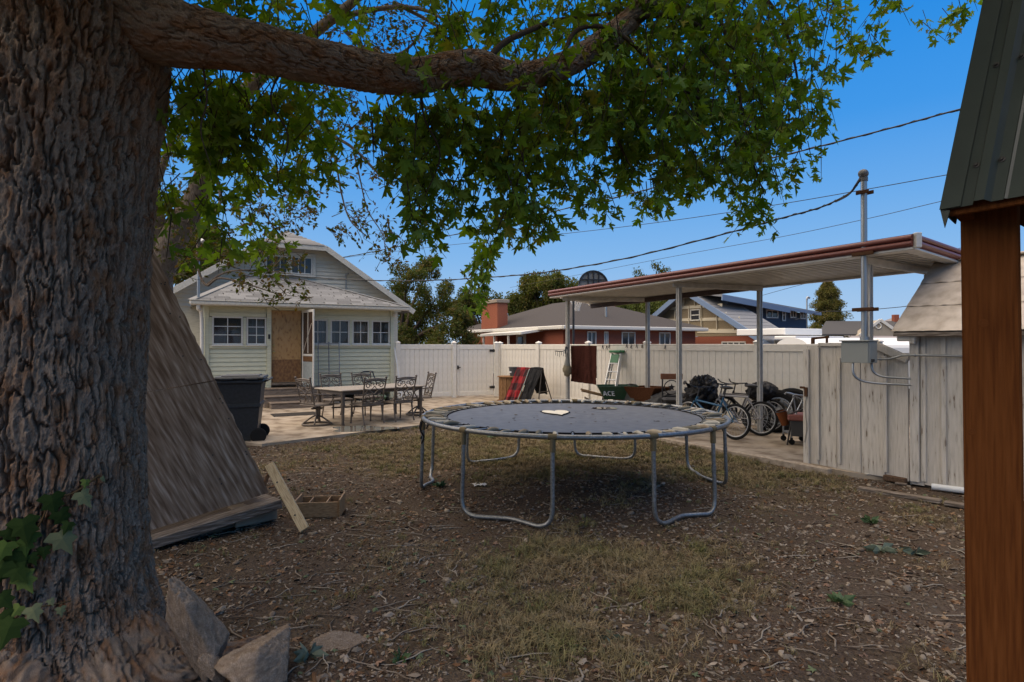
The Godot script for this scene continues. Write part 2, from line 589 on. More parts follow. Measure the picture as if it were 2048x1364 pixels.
# a sash on the plane z of root, panes set back; x, y run over the opening
func window(root, x0: float, x1: float, y0: float, y1: float, z: float, cols: int, rows: int, fm, gm, bar := 0.022, fw := 0.045) -> MeshInstance3D:
	var f := M.new()
	var xm := (x0 + x1) * 0.5
	f.bx(Vector3(xm, y1 - fw * 0.5, z), Vector3(x1 - x0, fw, 0.05), 0.004)
	f.bx(Vector3(xm, y0 + fw * 0.5, z), Vector3(x1 - x0, fw, 0.05), 0.004)
	f.bx(Vector3(x0 + fw * 0.5, (y0 + y1) * 0.5, z), Vector3(fw, y1 - y0 - 2 * fw, 0.05), 0.004)
	f.bx(Vector3(x1 - fw * 0.5, (y0 + y1) * 0.5, z), Vector3(fw, y1 - y0 - 2 * fw, 0.05), 0.004)
	var ix := x0 + fw
	var iw := x1 - x0 - 2 * fw
	var iy := y0 + fw
	var ih := y1 - y0 - 2 * fw
	for i in range(1, cols): f.bx(Vector3(ix + iw * i / cols, iy + ih * 0.5, z - 0.003), Vector3(bar, ih, 0.034))
	for j in range(1, rows):
		for i in cols:
			f.bx(Vector3(ix + iw * (i + 0.5) / cols, iy + ih * j / rows, z - 0.006), Vector3(iw / cols - bar, bar, 0.03))
	var w := put(root, "window", f, fm)
	for i in cols:
		for j in rows:
			put(w, "pane", M.new().bx(Vector3(ix + iw * (i + 0.5) / cols, iy + ih * (j + 0.5) / rows, z - 0.012 - rng.randf() * 0.002), Vector3(iw / cols - bar * 0.8, ih / rows - bar * 0.8, 0.004)), gm)
	return w

func build_bungalow() -> void:
	var sage := rough_mat("sage_paint", [Color(0.50, 0.505, 0.37), Color(0.57, 0.575, 0.43)], [0.2, 0.8], Vector3(0.3, 2.0, 2.0), 0.6, 0.02)
	var cream_side := rough_mat("cream_siding", [Color(0.46, 0.425, 0.345), Color(0.56, 0.525, 0.43), Color(0.60, 0.565, 0.47)], [0.15, 0.5, 0.9], Vector3(0.25, 3.0, 2.0), 0.7, 0.03)
	var trim := rough_mat("cream_trim", [Color(0.46, 0.44, 0.375), Color(0.56, 0.54, 0.465)], [0.2, 0.8], Vector3(0.8, 0.8, 0.8), 0.6, 0.03)
	var white := rough_mat("white_paint", [Color(0.55, 0.54, 0.49), Color(0.66, 0.65, 0.60)], [0.25, 0.75], Vector3(1.5, 1.5, 1.5), 0.6, 0.03)
	var shing := rough_mat("shingle", [Color(0.19, 0.19, 0.185), Color(0.31, 0.31, 0.30)], [0.25, 0.8], Vector3(2, 2, 2), 0.95, 0.06)
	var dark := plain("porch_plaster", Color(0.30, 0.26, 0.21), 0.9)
	var h := thing("bungalow", "sage green bungalow with clipped gable roof and enclosed back porch", "house", Vector3(-3.61, 0.0, -18.2), face(U))
	# porch wall: backing, then clapboards as pieces
	var wall := put(h, "porch_wall", M.new().bx(Vector3(-4.4, 0.96, -0.14), Vector3(1.6, 1.4, 0.1)).bx(Vector3(-1.3, 0.96, -0.14), Vector3(2.6, 1.4, 0.1)).bx(Vector3(-2.58, 2.72, -0.14), Vector3(5.16, 0.2, 0.1)).bx(Vector3(-5.12, 1.6, -1.3), Vector3(0.1, 2.6, 2.3)).bx(Vector3(-0.04, 1.5, -1.3), Vector3(0.1, 2.9, 2.3)), sage)
	var span := func(x0, x1, y0, y1, n):
		var e: float = (y1 - y0) / n
		for i in n:
			var t := Transform3D(Basis(Vector3.RIGHT, -0.20), Vector3((x0 + x1) * 0.5, y0 + e * (i + 0.5), -0.065))
			put(wall, "siding_board", M.new().box(t, Vector3(x1 - x0, e + 0.004, 0.018), 0.002), sage)
	span.call(-5.06, -3.62, 0.30, 1.60, 11)
	span.call(-2.54, -0.10, 0.30, 1.60, 11)
	span.call(-5.06, -3.62, 2.56, 2.80, 2)
	span.call(-2.54, -0.10, 2.56, 2.80, 2)
	var tr := M.new()
	tr.bx(Vector3(-5.1, 1.5, -0.05), Vector3(0.11, 2.6, 0.09), 0.006).bx(Vector3(-0.05, 1.45, -0.05), Vector3(0.11, 2.7, 0.09), 0.006)
	tr.bx(Vector3(-4.34, 1.655, -0.05), Vector3(1.4, 0.10, 0.06), 0.006).bx(Vector3(-1.32, 1.665, -0.05), Vector3(2.42, 0.10, 0.06), 0.006)
	tr.bx(Vector3(-4.34, 2.52, -0.05), Vector3(1.4, 0.10, 0.05), 0.006).bx(Vector3(-1.32, 2.50, -0.05), Vector3(2.42, 0.12, 0.05), 0.006)
	for x in [-4.175, -1.93, -1.30, -0.715]: tr.bx(Vector3(x, 2.08, -0.05), Vector3(0.075, 0.74, 0.05), 0.005)
	tr.bx(Vector3(-3.56, 1.6, -0.045), Vector3(0.12, 2.3, 0.08), 0.006).bx(Vector3(-2.60, 1.6, -0.045), Vector3(0.12, 2.3, 0.08), 0.006).bx(Vector3(-3.08, 2.735, -0.045), Vector3(0.84, 0.1, 0.08), 0.006)
	tr.bx(Vector3(-5.01, 2.08, -0.05), Vector3(0.075, 0.74, 0.05), 0.005)
	put(h, "porch_trim", tr, sage)
	# what stands behind the panes
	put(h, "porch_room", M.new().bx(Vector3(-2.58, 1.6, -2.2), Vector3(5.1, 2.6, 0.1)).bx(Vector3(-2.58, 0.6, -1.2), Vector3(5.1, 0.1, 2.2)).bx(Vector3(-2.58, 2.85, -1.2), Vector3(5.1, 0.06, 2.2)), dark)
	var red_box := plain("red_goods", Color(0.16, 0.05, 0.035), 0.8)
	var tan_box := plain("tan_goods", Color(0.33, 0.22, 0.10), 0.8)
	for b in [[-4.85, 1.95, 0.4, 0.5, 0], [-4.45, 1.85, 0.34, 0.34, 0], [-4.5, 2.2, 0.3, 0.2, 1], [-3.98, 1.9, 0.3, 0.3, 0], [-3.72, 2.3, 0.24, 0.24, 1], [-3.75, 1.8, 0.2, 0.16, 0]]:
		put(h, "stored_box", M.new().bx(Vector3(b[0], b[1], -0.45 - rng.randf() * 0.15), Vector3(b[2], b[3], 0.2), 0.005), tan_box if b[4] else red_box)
	var curtain := rough_mat("curtain", [Color(0.30, 0.31, 0.31), Color(0.42, 0.42, 0.41)], [0.3, 0.7], Vector3(4, 0.4, 1), 0.9, 0.02)
	var beige_cur := rough_mat("beige_curtain", [Color(0.30, 0.265, 0.215), Color(0.42, 0.375, 0.31)], [0.3, 0.7], Vector3(4, 0.4, 1), 0.9, 0.02)
	for b in [[-2.24, 0.52, curtain], [-1.8, 0.16, curtain], [-1.0, 0.5, beige_cur], [-0.5, 0.3, beige_cur]]:
		var P := PackedVector3Array()
		for j in 2:
			for i in 41:
				P.append(Vector3(b[0] - b[1] * 0.5 + b[1] * i / 40.0, 1.68 + j * 0.82, -0.17 + 0.018 * sin(i * 0.9 + b[0] * 9.0)))
		put(h, "curtain", sheet(P, 41, 2), b[2])
	for w in [[-4.97, -4.22, 1.705, 2.47, 2, 3], [-4.13, -3.625, 1.705, 2.46, 2, 3], [-2.52, -1.97, 1.715, 2.44, 2, 2], [-1.89, -1.34, 1.715, 2.44, 2, 2], [-1.26, -0.755, 1.715, 2.44, 2, 2], [-0.675, -0.12, 1.715, 2.44, 2, 2]]:
		var o := window(h, w[0], w[1], w[2], w[3], -0.06, w[4], w[5], white, glass(), 0.02, 0.04)
		put(o, "sill", M.new().bx(Vector3((w[0] + w[1]) * 0.5, w[2] - 0.018, -0.02), Vector3(w[1] - w[0] + 0.03, 0.034, 0.10), 0.006), white)
	# doors
	var dm := rough_mat("door_tan", [Color(0.20, 0.105, 0.04), Color(0.36, 0.215, 0.085), Color(0.40, 0.25, 0.11)], [0.12, 0.4, 0.85], Vector3(1.4, 0.8, 1.0), 0.5, 0.012)
	var door := put(h, "door", M.new().bx(Vector3(-3.1, 1.66, -0.10), Vector3(0.80, 2.02, 0.045), 0.004), dm)
	# the worn, darker kick area has an outline of its own in the photograph
	put(door, "stained_lower_board", M.new().bx(Vector3(-3.1, 0.98, -0.0755), Vector3(0.76, 0.62, 0.003)), rough_mat("door_stain", [Color(0.13, 0.06, 0.022), Color(0.24, 0.125, 0.045)], [0.25, 0.8], Vector3(1.6, 1.0, 1.0), 0.55, 0.015))
	var brass := plain("brass", Color(0.42, 0.30, 0.12), 0.3, 1.0)
	put(door, "knob", M.new().lathe(Transform3D(Basis(Vector3.RIGHT, PI / 2), Vector3(-3.43, 1.50, -0.077)), [Vector2(0.035, 0), Vector2(0.035, 0.008), Vector2(0.012, 0.01), Vector2(0.012, 0.04), Vector2(0.03, 0.05), Vector2(0.03, 0.075), Vector2(0, 0.085)], 14), brass)
	put(door, "deadbolt", M.new().lathe(Transform3D(Basis(Vector3.RIGHT, PI / 2), Vector3(-3.43, 1.68, -0.077)), [Vector2(0.032, 0), Vector2(0.03, 0.018), Vector2(0, 0.02)], 14), brass)
	put(h, "doorbell", M.new().bx(Vector3(-3.56, 1.93, 0.005), Vector3(0.05, 0.13, 0.025), 0.006), plain("black_plastic", Color(0.015, 0.015, 0.016), 0.4))
	put(h, "threshold", M.new().bx(Vector3(-3.08, 0.61, -0.04), Vector3(0.84, 0.05, 0.2), 0.006), grey_wood())
	# the screen door stands open at a right angle to the wall
	var sb := Basis(Vector3.UP, -1.37)
	var so := Vector3(-2.68, 0, 0.0)
	var scr := put(h, "screen_door", M.new().bx(Vector3(0.04, 1.62, 0), Vector3(0.07, 2.12, 0.03), 0.005).bx(Vector3(0.80, 1.62, 0), Vector3(0.07, 2.12, 0.03), 0.005).bx(Vector3(0.42, 2.645, 0), Vector3(0.69, 0.07, 0.03), 0.005).bx(Vector3(0.42, 1.42, 0), Vector3(0.69, 0.06, 0.03), 0.005).bx(Vector3(0.42, 2.05, 0), Vector3(0.03, 1.15, 0.02), 0.003).bar(Vector3(0.1, 1.5, 0.012), Vector3(0.7, 2.3, 0.012), 0.012, 0.012), white, Transform3D(sb, so))
	put(scr, "lower_panel", M.new().bx(Vector3(0.42, 0.90, 0), Vector3(0.69, 0.66, 0.022), 0.004), rough_mat("pale_blue_metal", [Color(0.28, 0.32, 0.32), Color(0.36, 0.40, 0.395)], [0.3, 0.8], Vector3(1, 1, 1), 0.5, 0.02))
	put(scr, "kick_board", M.new().bx(Vector3(0.42, 1.31, 0), Vector3(0.69, 0.15, 0.018), 0.004), rough_mat("brown_board", [Color(0.13, 0.07, 0.035), Color(0.19, 0.11, 0.06)], [0.3, 0.8], Vector3(2, 1, 2), 0.8, 0.02))
	var mesh_m := plain("insect_mesh", Color(0.075, 0.045, 0.03), 0.8)
	mesh_m.transparency = BaseMaterial3D.TRANSPARENCY_ALPHA
	mesh_m.albedo_color.a = 0.75
	put(scr, "insect_mesh", M.new().bx(Vector3(0.42, 2.03, -0.004), Vector3(0.69, 1.17, 0.002)), mesh_m)
	# steps
	var sw := rough_mat("step_wood", [Color(0.12, 0.095, 0.072), Color(0.22, 0.175, 0.135), Color(0.27, 0.22, 0.175)], [0.2, 0.5, 0.85], Vector3(0.4, 4, 4), 0.85, 0.02, 0.3)
	put(h, "step", M.new().bx(Vector3(-2.95, 0.25, 0.23), Vector3(1.55, 0.46, 0.46), 0.012).bx(Vector3(-2.95, 0.50, 0.22), Vector3(1.6, 0.04, 0.5), 0.01), sw)
	put(h, "step", M.new().bx(Vector3(-2.9, 0.17, 0.66), Vector3(1.75, 0.28, 0.38), 0.012).bx(Vector3(-2.9, 0.325, 0.66), Vector3(1.8, 0.035, 0.43), 0.01), sw)
	put(h, "step", M.new().bx(Vector3(-3.15, 0.10, 1.05), Vector3(1.0, 0.14, 0.38), 0.012).bx(Vector3(-3.15, 0.185, 1.05), Vector3(1.05, 0.03, 0.42), 0.01), sw)
	# porch roof: hipped, with its courses of tabs as pieces on the front slope
	var e0 := Vector3(-5.46, 2.84, 0.36)
	var e1 := Vector3(0.30, 2.84, 0.36)
	var t0 := Vector3(-3.9, 3.82, -2.4)
	var t1 := Vector3(-2.35, 3.82, -2.4)
	var up := Vector3(0, -0.06, 0)
	var roof := put(h, "porch_roof", M.new().slab([e0, e1, t1, t0], up).slab([e1, Vector3(0.30, 2.84, -2.4), t1], up).slab([Vector3(-5.46, 2.84, -2.4), e0, t0], up), shing)
	var sl := (t0 - e0)
	var sl_up := Vector3(0, t0.y - e0.y, t0.z - e0.z)
	var rows := 15
	var rb := Basis(Vector3.RIGHT, sl_up.normalized().cross(Vector3.LEFT), -sl_up.normalized())
	var tab := M.new().bx(Vector3.ZERO, Vector3(0.342, 0.014, sl_up.length() / rows * 1.25), 0.003).mesh()
	var tab_mats := []
	for k in 4:
		var f := 0.8 + 0.13 * k
		tab_mats.append(rough_mat("tab%d" % k, [Color(0.155, 0.155, 0.152) * f, Color(0.25, 0.25, 0.245) * f], [0.25, 0.8], Vector3(2, 2, 2), 0.95, 0.06))
	for r in rows:
		var s := (r + 0.5) / rows
		var xa := lerpf(e0.x, t0.x, s + 0.02)
		var xb := lerpf(e1.x, t1.x, s + 0.02)
		var k: int = int((xb - xa) / 0.35)
		for i in k:
			var p := e0 + sl_up * s
			p.x = xa + (xb - xa) * (i + 0.5) / k + (0.09 if r % 2 else -0.09) * (1.0 - abs(2.0 * (i + 0.5) / k - 1.0))
			p += Vector3(0, 0.016 + rng.randf() * 0.004, 0)
			put(roof, "shingle", tab, tab_mats[rng.randi() % 4], Transform3D(rb.rotated(Vector3.RIGHT, 0.045), p))
	for q in [[e1, t1], [e0, t0]]:
		put(roof, "hip_cap", M.new().bar(q[0] + Vector3(0, 0.03, 0), q[1] + Vector3(0, 0.03, 0), 0.2, 0.02, 0.005), shing)
	put(h, "gutter", M.new().bx(Vector3(-2.58, 2.785, 0.44), Vector3(5.86, 0.115, 0.12), 0.03).bx(Vector3(-2.58, 2.85, 0.39), Vector3(5.86, 0.02, 0.24), 0.004), trim)
	put(h, "soffit", M.new().bx(Vector3(-2.58, 2.79, 0.17), Vector3(5.7, 0.03, 0.4)).bx(Vector3(0.13, 2.79, -1.2), Vector3(0.28, 0.03, 2.4)), trim)
	put(h, "downspout", M.new().tube(curve([Vector3(-5.3, 2.74, 0.42), Vector3(-5.3, 2.62, 0.38), Vector3(-5.22, 2.4, 0.1), Vector3(-5.22, 0.2, 0.06)], 5), 0.045, 8), white)
	# main gable behind the porch
	var gz := -2.42
	var sl0 := 0.668
	var px := -2.6
	var py := 5.56
	var gw := put(h, "gable_wall", M.new().prism(Transform3D(Basis(), Vector3(0, 0, gz)), [Vector2(-6.1, 0.1), Vector2(0.9, 0.1), Vector2(0.9, 3.2), Vector2(-1.66, 4.9), Vector2(-3.54, 4.9), Vector2(-6.1, 3.2)], 0.15), cream_side)
	var y := 2.85
	while y < 4.86:
		var half: float = min(3.62, (py - y - 0.13) / sl0)
		var t := Transform3D(Basis(Vector3.RIGHT, -0.20), Vector3(px, y + 0.06, gz + 0.018))
		put(gw, "siding_board", M.new().box(t, Vector3(half * 2.0, 0.130, 0.018), 0.002), cream_side)
		y += 0.126
	var ww := put(h, "gable_window_trim", M.new().bx(Vector3(-2.69, 4.6, gz + 0.05), Vector3(1.62, 0.1, 0.06), 0.006).bx(Vector3(-2.69, 3.93, gz + 0.06), Vector3(1.62, 0.07, 0.09), 0.006).bx(Vector3(-3.45, 4.27, gz + 0.05), Vector3(0.1, 0.6, 0.06), 0.006).bx(Vector3(-1.93, 4.27, gz + 0.05), Vector3(0.1, 0.6, 0.06), 0.006).bx(Vector3(-2.69, 4.27, gz + 0.05), Vector3(0.07, 0.6, 0.06), 0.006), trim)
	window(h, -3.39, -2.735, 3.98, 4.54, gz + 0.055, 3, 1, white, far_glass(), 0.02, 0.035)
	window(h, -2.645, -1.985, 3.98, 4.54, gz + 0.055, 3, 1, white, far_glass(), 0.02, 0.035)
	# main roof planes
	var back := -12.0
	var fo := gz + 0.45
	var er := Vector3(1.35, py - sl0 * 3.95, 0)
	var el := Vector3(-6.55, py - sl0 * 3.95, 0)
	var cr := Vector3(-1.6, py - sl0 * 1.0, 0)
	var cl := Vector3(-3.6, py - sl0 * 1.0, 0)
	var rid := Vector3(px, py, gz - 1.2)
	var z0 := Vector3(0, 0, fo)
	var zb := Vector3(0, 0, back)
	var mr := put(h, "main_roof", M.new().slab([er + z0, er + zb, Vector3(px, py, back), rid, cr + z0], Vector3(0, -0.08, 0)).slab([el + zb, el + z0, cl + z0, rid, Vector3(px, py, back)], Vector3(0, -0.08, 0)).slab([cl + z0, cr + z0, rid], Vector3(0, -0.08, 0)), shing)
	var cs := Vector3(0, 0.02, 0)
	for k in 9:                                             # courses on the clipped end
		var f0 := (k + 0.15) / 9.0
		var l0 := (cl + z0).lerp(rid, f0)
		var r0 := (cr + z0).lerp(rid, f0)
		put(mr, "shingle_course", M.new().bar(l0.lerp(r0, 0.03) + cs * 0.4, r0.lerp(l0, 0.03) + cs * 0.4, 0.16, 0.010, 0.002, Vector3(0, 0.9, 0.42)), tab_mats[k % 4])
	var rk := put(h, "rake_board", M.new().bar(er + z0 - Vector3(0, 0.09, 0), cr + z0 - Vector3(0, 0.09, 0), 0.03, 0.17, 0.004), trim)
	put(h, "rake_board", M.new().bar(el + z0 - Vector3(0, 0.09, 0), cl + z0 - Vector3(0, 0.09, 0), 0.03, 0.17, 0.004), trim)
	put(h, "rake_board", M.new().bar(cl + z0 + Vector3(0, -0.09, 0.01), cr + z0 + Vector3(0, -0.09, 0.01), 0.03, 0.15, 0.004), trim)
	# mast, weatherhead and a capped vent on the gable
	var galv := plain("galvanised", Color(0.34, 0.35, 0.35), 0.42, 0.85)
	var mast := put(h, "service_pipe", M.new().tube([Vector3(-5.3, 2.75, 0.2), Vector3(-5.3, 4.28, 0.2)], 0.035, 10), galv)
	put(mast, "weatherhead", M.new().tube(curve([Vector3(-5.3, 4.25, 0.2), Vector3(-5.3, 4.36, 0.2), Vector3(-5.26, 4.42, 0.26), Vector3(-5.2, 4.38, 0.32)], 4), 0.055, 10), galv)
	put(h, "wall_pipe", M.new().tube([Vector3(-0.9, 3.2, gz + 0.05), Vector3(-0.9, 3.95, gz + 0.05)], 0.02, 8).tube(curve([Vector3(-0.9, 3.95, gz + 0.05), Vector3(-0.9, 4.05, gz + 0.07), Vector3(-0.84, 4.08, gz + 0.12)], 4), 0.025, 8), galv)
	var lamp := put(h, "porch_light", M.new().lathe(Transform3D(Basis(), Vector3(0.02, 2.55, 0.02)), [Vector2(0.0, 0), Vector2(0.05, 0.02), Vector2(0.06, 0.09), Vector2(0.03, 0.13), Vector2(0, 0.14)], 12), white)
func brick_m() -> StandardMaterial3D:
	return rough_mat("brick_wall", [Color(0.17, 0.055, 0.035), Color(0.26, 0.085, 0.052), Color(0.33, 0.125, 0.08)], [0.2, 0.5, 0.8], Vector3(1.2, 4.5, 1.2), 0.9, 0.06)
func build_neighbours() -> void:
	var white := plain("white_trim", Color(0.62, 0.60, 0.53), 0.5)
	var dark_roof := rough_mat("dark_roof", [Color(0.055, 0.05, 0.047), Color(0.10, 0.092, 0.087)], [0.2, 0.8], Vector3(1.2, 1.2, 1.2), 0.95, 0.08)
	# brick ranch house with a hipped roof; its near corner points at the carport
	var h := thing("ranch_house", "red brick ranch house with dark hipped roof beyond the fence", "house", Vector3(2.93, 0, -32.0), face(U))
	var wl := 13.4
	var ww := 9.4
	put(h, "brick_wall", M.new().bx(Vector3(ww * 0.5, 1.3, 0.0), Vector3(ww, 2.6, 0.25)).bx(Vector3(0.0, 1.3, -wl * 0.5 - 0.13), Vector3(0.25, 2.6, wl)), brick_m())
	var o := 0.55
	var ey := 2.74
	var ry := 4.62
	var c00 := Vector3(-o, ey, o)
	var c10 := Vector3(ww + o, ey, o)
	var c11 := Vector3(ww + o, ey, -wl - o)
	var c01 := Vector3(-o, ey, -wl - o)
	var r0 := Vector3(ww * 0.5, ry, -ww * 0.5)
	var r1 := Vector3(ww * 0.5, ry, -wl + ww * 0.5)
	var th := Vector3(0, -0.05, 0)
	put(h, "roof", M.new().slab([c00, c10, r0], th).slab([c01, c00, r0, r1], th).slab([c10, c11, r1, r0], th), dark_roof)
	put(h, "gutter", M.new().bx(Vector3(ww * 0.5, ey - 0.10, o + 0.03), Vector3(ww + 2 * o + 0.1, 0.2, 0.1), 0.03).bx(Vector3(-o - 0.03, ey - 0.10, -wl * 0.5), Vector3(0.1, 0.2, wl + 2 * o - 0.1), 0.03), white)
	put(h, "soffit", M.new().bx(Vector3(ww * 0.5, ey - 0.2, o * 0.5), Vector3(ww + 2 * o, 0.02, o)).bx(Vector3(-o * 0.5, ey - 0.2, -wl * 0.5), Vector3(o, 0.02, wl)), white)
	for q in [[1174, 1192], [1208, 1216], [1243, 1270], [1318, 1340]]:
		var pa := h.transform.affine_inverse() * hit(q[0], 690, h.position - A * 0.13, -A)
		var pb := h.transform.affine_inverse() * hit(q[1], 690, h.position - A * 0.13, -A)
		window(h, pa.x, pb.x, 0.9, 2.45, 0.15, 2, 1, white, far_glass(), 0.06, 0.06)
	# side door and window on the long wall
	for q in [[1033, 1052]]:
		var pa := h.transform.affine_inverse() * hit(q[0], 690, h.position - U * 0.14, -U)
		var pb := h.transform.affine_inverse() * hit(q[1], 690, h.position - U * 0.14, -U)
		var w := put(h, "side_door", M.new().bx(Vector3(-0.15, 1.2, (pa.z + pb.z) * 0.5), Vector3(0.06, 2.4, abs(pa.z - pb.z)), 0.01), white)
		put(w, "pane", M.new().bx(Vector3(-0.185, 1.6, (pa.z + pb.z) * 0.5), Vector3(0.012, 1.2, abs(pa.z - pb.z) * 0.55)), far_glass())
	# chimney
	var cp := h.transform.affine_inverse() * hit(962, 690, h.position - U * 0.5, -U)
	var cq := h.transform.affine_inverse() * hit(994, 690, h.position - U * 0.5, -U)
	var cz := (cp.z + cq.z) * 0.5
	var cl: float = abs(cp.z - cq.z)
	var ch := put(h, "chimney", M.new().bx(Vector3(-0.1, 2.2, cz), Vector3(0.75, 4.5, cl), 0.01), rough_mat("chimney_brick", [Color(0.20, 0.066, 0.04), Color(0.31, 0.11, 0.065), Color(0.37, 0.15, 0.095)], [0.2, 0.5, 0.8], Vector3(1.0, 5.0, 1.0), 0.9, 0.06))
	put(ch, "chimney_cap", M.new().bx(Vector3(-0.1, 4.52, cz), Vector3(0.95, 0.22, cl + 0.2), 0.03), rough_mat("cap_stone", [Color(0.26, 0.21, 0.16), Color(0.40, 0.34, 0.27)], [0.2, 0.8], Vector3(1, 1, 1), 0.9, 0.03))
	var fb := Transform3D(h.basis, h.position).affine_inverse()
	var f2 := fb * W(1216, 606, 41.0)
	put(h, "rear_chimney", M.new().bx(Vector3(f2.x, 3.9, f2.z), Vector3(0.75, 2.4, 0.7), 0.01), brick_m())
	var vp := fb * W(1212, 648, 34.8)
	put(h, "vent_pipe", M.new().tube([vp, vp + Vector3(0, 1.35, 0)], 0.07, 8).lathe(Transform3D(Basis(), vp + Vector3(0, 1.35, 0)), [Vector2(0.13, 0), Vector2(0.13, 0.07), Vector2(0, 0.12)], 10), plain("galvanised", Color.GRAY))
	var tv := fb * W(1166, 633, 34.6)
	put(h, "roof_vent", M.new().bx(tv, Vector3(0.5, 0.12, 0.4), 0.04), plain("black_plastic", Color.BLACK))
	# little lean-to porch on the long wall
	var q0 := fb * hit(958, 690, h.position - U * 1.6, -U)
	var q1 := fb * hit(1046, 690, h.position - U * 1.6, -U)
	var zc := (q0.z + q1.z) * 0.5
	var zl: float = abs(q0.z - q1.z)
	put(h, "porch_roof", M.new().slab([Vector3(-0.3, 2.56, zc - zl * 0.5), Vector3(-1.7, 2.36, zc - zl * 0.5), Vector3(-1.7, 2.42, zc + zl * 0.5), Vector3(-0.3, 2.62, zc + zl * 0.5)], Vector3(0, -0.13, 0)), white)
	for f in [0.12, 0.38, 0.7]:
		put(h, "porch_post", M.new().bx(Vector3(-1.6, 1.1, q0.z + (q1.z - q0.z) * f), Vector3(0.11, 2.35, 0.11), 0.01), white)

	# half-timbered gable house
	var stucco := rough_mat("stucco", [Color(0.20, 0.16, 0.10), Color(0.28, 0.225, 0.145)], [0.2, 0.8], Vector3(0.5, 0.5, 0.5), 0.95, 0.05)
	var timber := plain("cream_timber", Color(0.60, 0.53, 0.38), 0.6)
	var blue := plain("blue_fascia", Color(0.13, 0.19, 0.29), 0.6)
	var wing_roof := rough_mat("grey_roof", [Color(0.16, 0.165, 0.175), Color(0.29, 0.295, 0.30)], [0.25, 0.8], Vector3(1.0, 1.0, 1.0), 0.9, 0.05)
	var t := thing("half_timbered_house", "brick house with half-timbered gable and blue upper storey", "house", Vector3(14.9, 0, -34.0), face(-A))
	# local x runs along the gable wall towards the camera, z faces out
	var gwid := 12.4
	var ap := 5.45
	var ev := 2.0
	var sl := (ap - ev) / (gwid * 0.5)
	var mid := -gwid * 0.5
	put(t, "brick_wall", M.new().bx(Vector3(mid, 1.12, -0.2), Vector3(gwid - 1.2, 2.25, 0.3)).bx(Vector3(-0.75, 0.9, -4.0), Vector3(0.3, 1.8, 7.6)), brick_m())
	put(t, "gable_wall", M.new().prism(Transform3D(Basis(), Vector3(0, 0, -0.1)), [Vector2(-gwid + 0.6, 2.26), Vector2(-0.6, 2.26), Vector2(-0.6, 2.3), Vector2(mid, ap - 0.15), Vector2(-gwid + 0.6, 2.3)], 0.2), stucco)
	var loc := func(x, y): return t.transform.affine_inverse() * hit(x, y, t.position + t.basis.z * (-0.09), t.basis.z)
	var strip := func(x0, y0, x1, y1, w):
		put(t, "timber", M.new().bar(loc.call(x0, y0), loc.call(x1, y1), 0.06, w, 0.01), timber)
	strip.call(1395, 662, 1516, 662, 0.26)
	strip.call(1315, 641, 1480, 637, 0.2)
	strip.call(1340, 617, 1445, 610, 0.2)
	for q in [[1351, 620, 655], [1379, 612, 660], [1404, 611, 660], [1435, 611, 660], [1470, 640, 660], [1391, 590, 612], [1368, 595, 612]]:
		put(t, "timber", M.new().bar(loc.call(q[0], q[1]), loc.call(q[0], q[2]), 0.2, 0.055, 0.01, Vector3.RIGHT), timber)
	for q in [[1462, 625, 1470, 655], [1404, 592, 1413, 610], [1318, 636, 1328, 648]]:
		var b0: Vector3 = loc.call(q[0], q[1])
		var b1: Vector3 = loc.call(q[2], q[3])
		put(t, "bracket", M.new().tube(curve([b0 + Vector3(0, 0, 0.5), (b0 + b1) * 0.5 + Vector3(0, -0.1, 0.35), b1 + Vector3(0, 0, 0.05)], 4), 0.09, 6), timber)
	var wa: Vector3 = loc.call(1382, 642)
	var wb: Vector3 = loc.call(1401, 618)
	window(t, wa.x, wb.x, wa.y, wb.y, -0.04, 1, 2, white, far_glass(), 0.06, 0.06)
	wa = loc.call(1445, 700); wb = loc.call(1493, 683)
	window(t, wa.x, wb.x, wa.y, wb.y, -0.02, 4, 1, white, far_glass(), 0.07, 0.06)
	var ov := 0.7
	var dp := -2.3
	var A0 := Vector3(mid, ap, 0)
	var R0 := Vector3(0.5, ap - sl * (gwid * 0.5 + 0.5), 0)
	var L0 := Vector3(-gwid - 0.5, ap - sl * (gwid * 0.5 + 0.5), 0)
	var f := Vector3(0, 0, ov)
	var k := Vector3(0, 0, dp)
	var rf := put(t, "roof", M.new().slab([R0 + f, R0 + k, A0 + k, A0 + f], Vector3(0, -0.12, 0)).slab([L0 + k, L0 + f, A0 + f, A0 + k], Vector3(0, -0.12, 0)), wing_roof)
	for i in 16:
		var g0 := R0.lerp(A0, (i + 0.3) / 16.0)
		put(rf, "shingle_course", M.new().bar(g0 + f + Vector3(0, 0.01, 0), g0 + k * 0.9 + Vector3(0, 0.01, 0), 0.42, 0.02, 0.004, Vector3(sl, 1, 0).normalized()), wing_roof)
	put(t, "bargeboard", M.new().bar(R0 + f + Vector3(0.0, -0.17, 0.04), A0 + f + Vector3(0, -0.17, 0.04), 0.08, 0.34, 0.01), blue)
	put(t, "bargeboard", M.new().bar(L0 + f + Vector3(0.0, -0.17, 0.04), A0 + f + Vector3(0, -0.17, 0.04), 0.08, 0.34, 0.01), blue)
	# blue upper storey set back on the roof
	var bt := t.transform.affine_inverse()
	var d0 := bt * (W(1500, 690, 39.0))
	var dn := -A                                   # its long wall faces the camera side
	var bw := rough_mat("blue_wall", [Color(0.040, 0.062, 0.10), Color(0.058, 0.084, 0.13)], [0.2, 0.8], Vector3(0.3, 3, 0.3), 0.7, 0.05)
	var pl := W(1500, 690, 39.0)
	var up0 := bt * hit(1455, 598, pl, dn)
	var up1 := bt * hit(1614, 628, pl, dn)
	var lo1 := bt * hit(1614, 690, pl, dn)
	var lo0 := bt * hit(1455, 690, pl, dn)
	var inw := bt.basis * (A * 2.5)
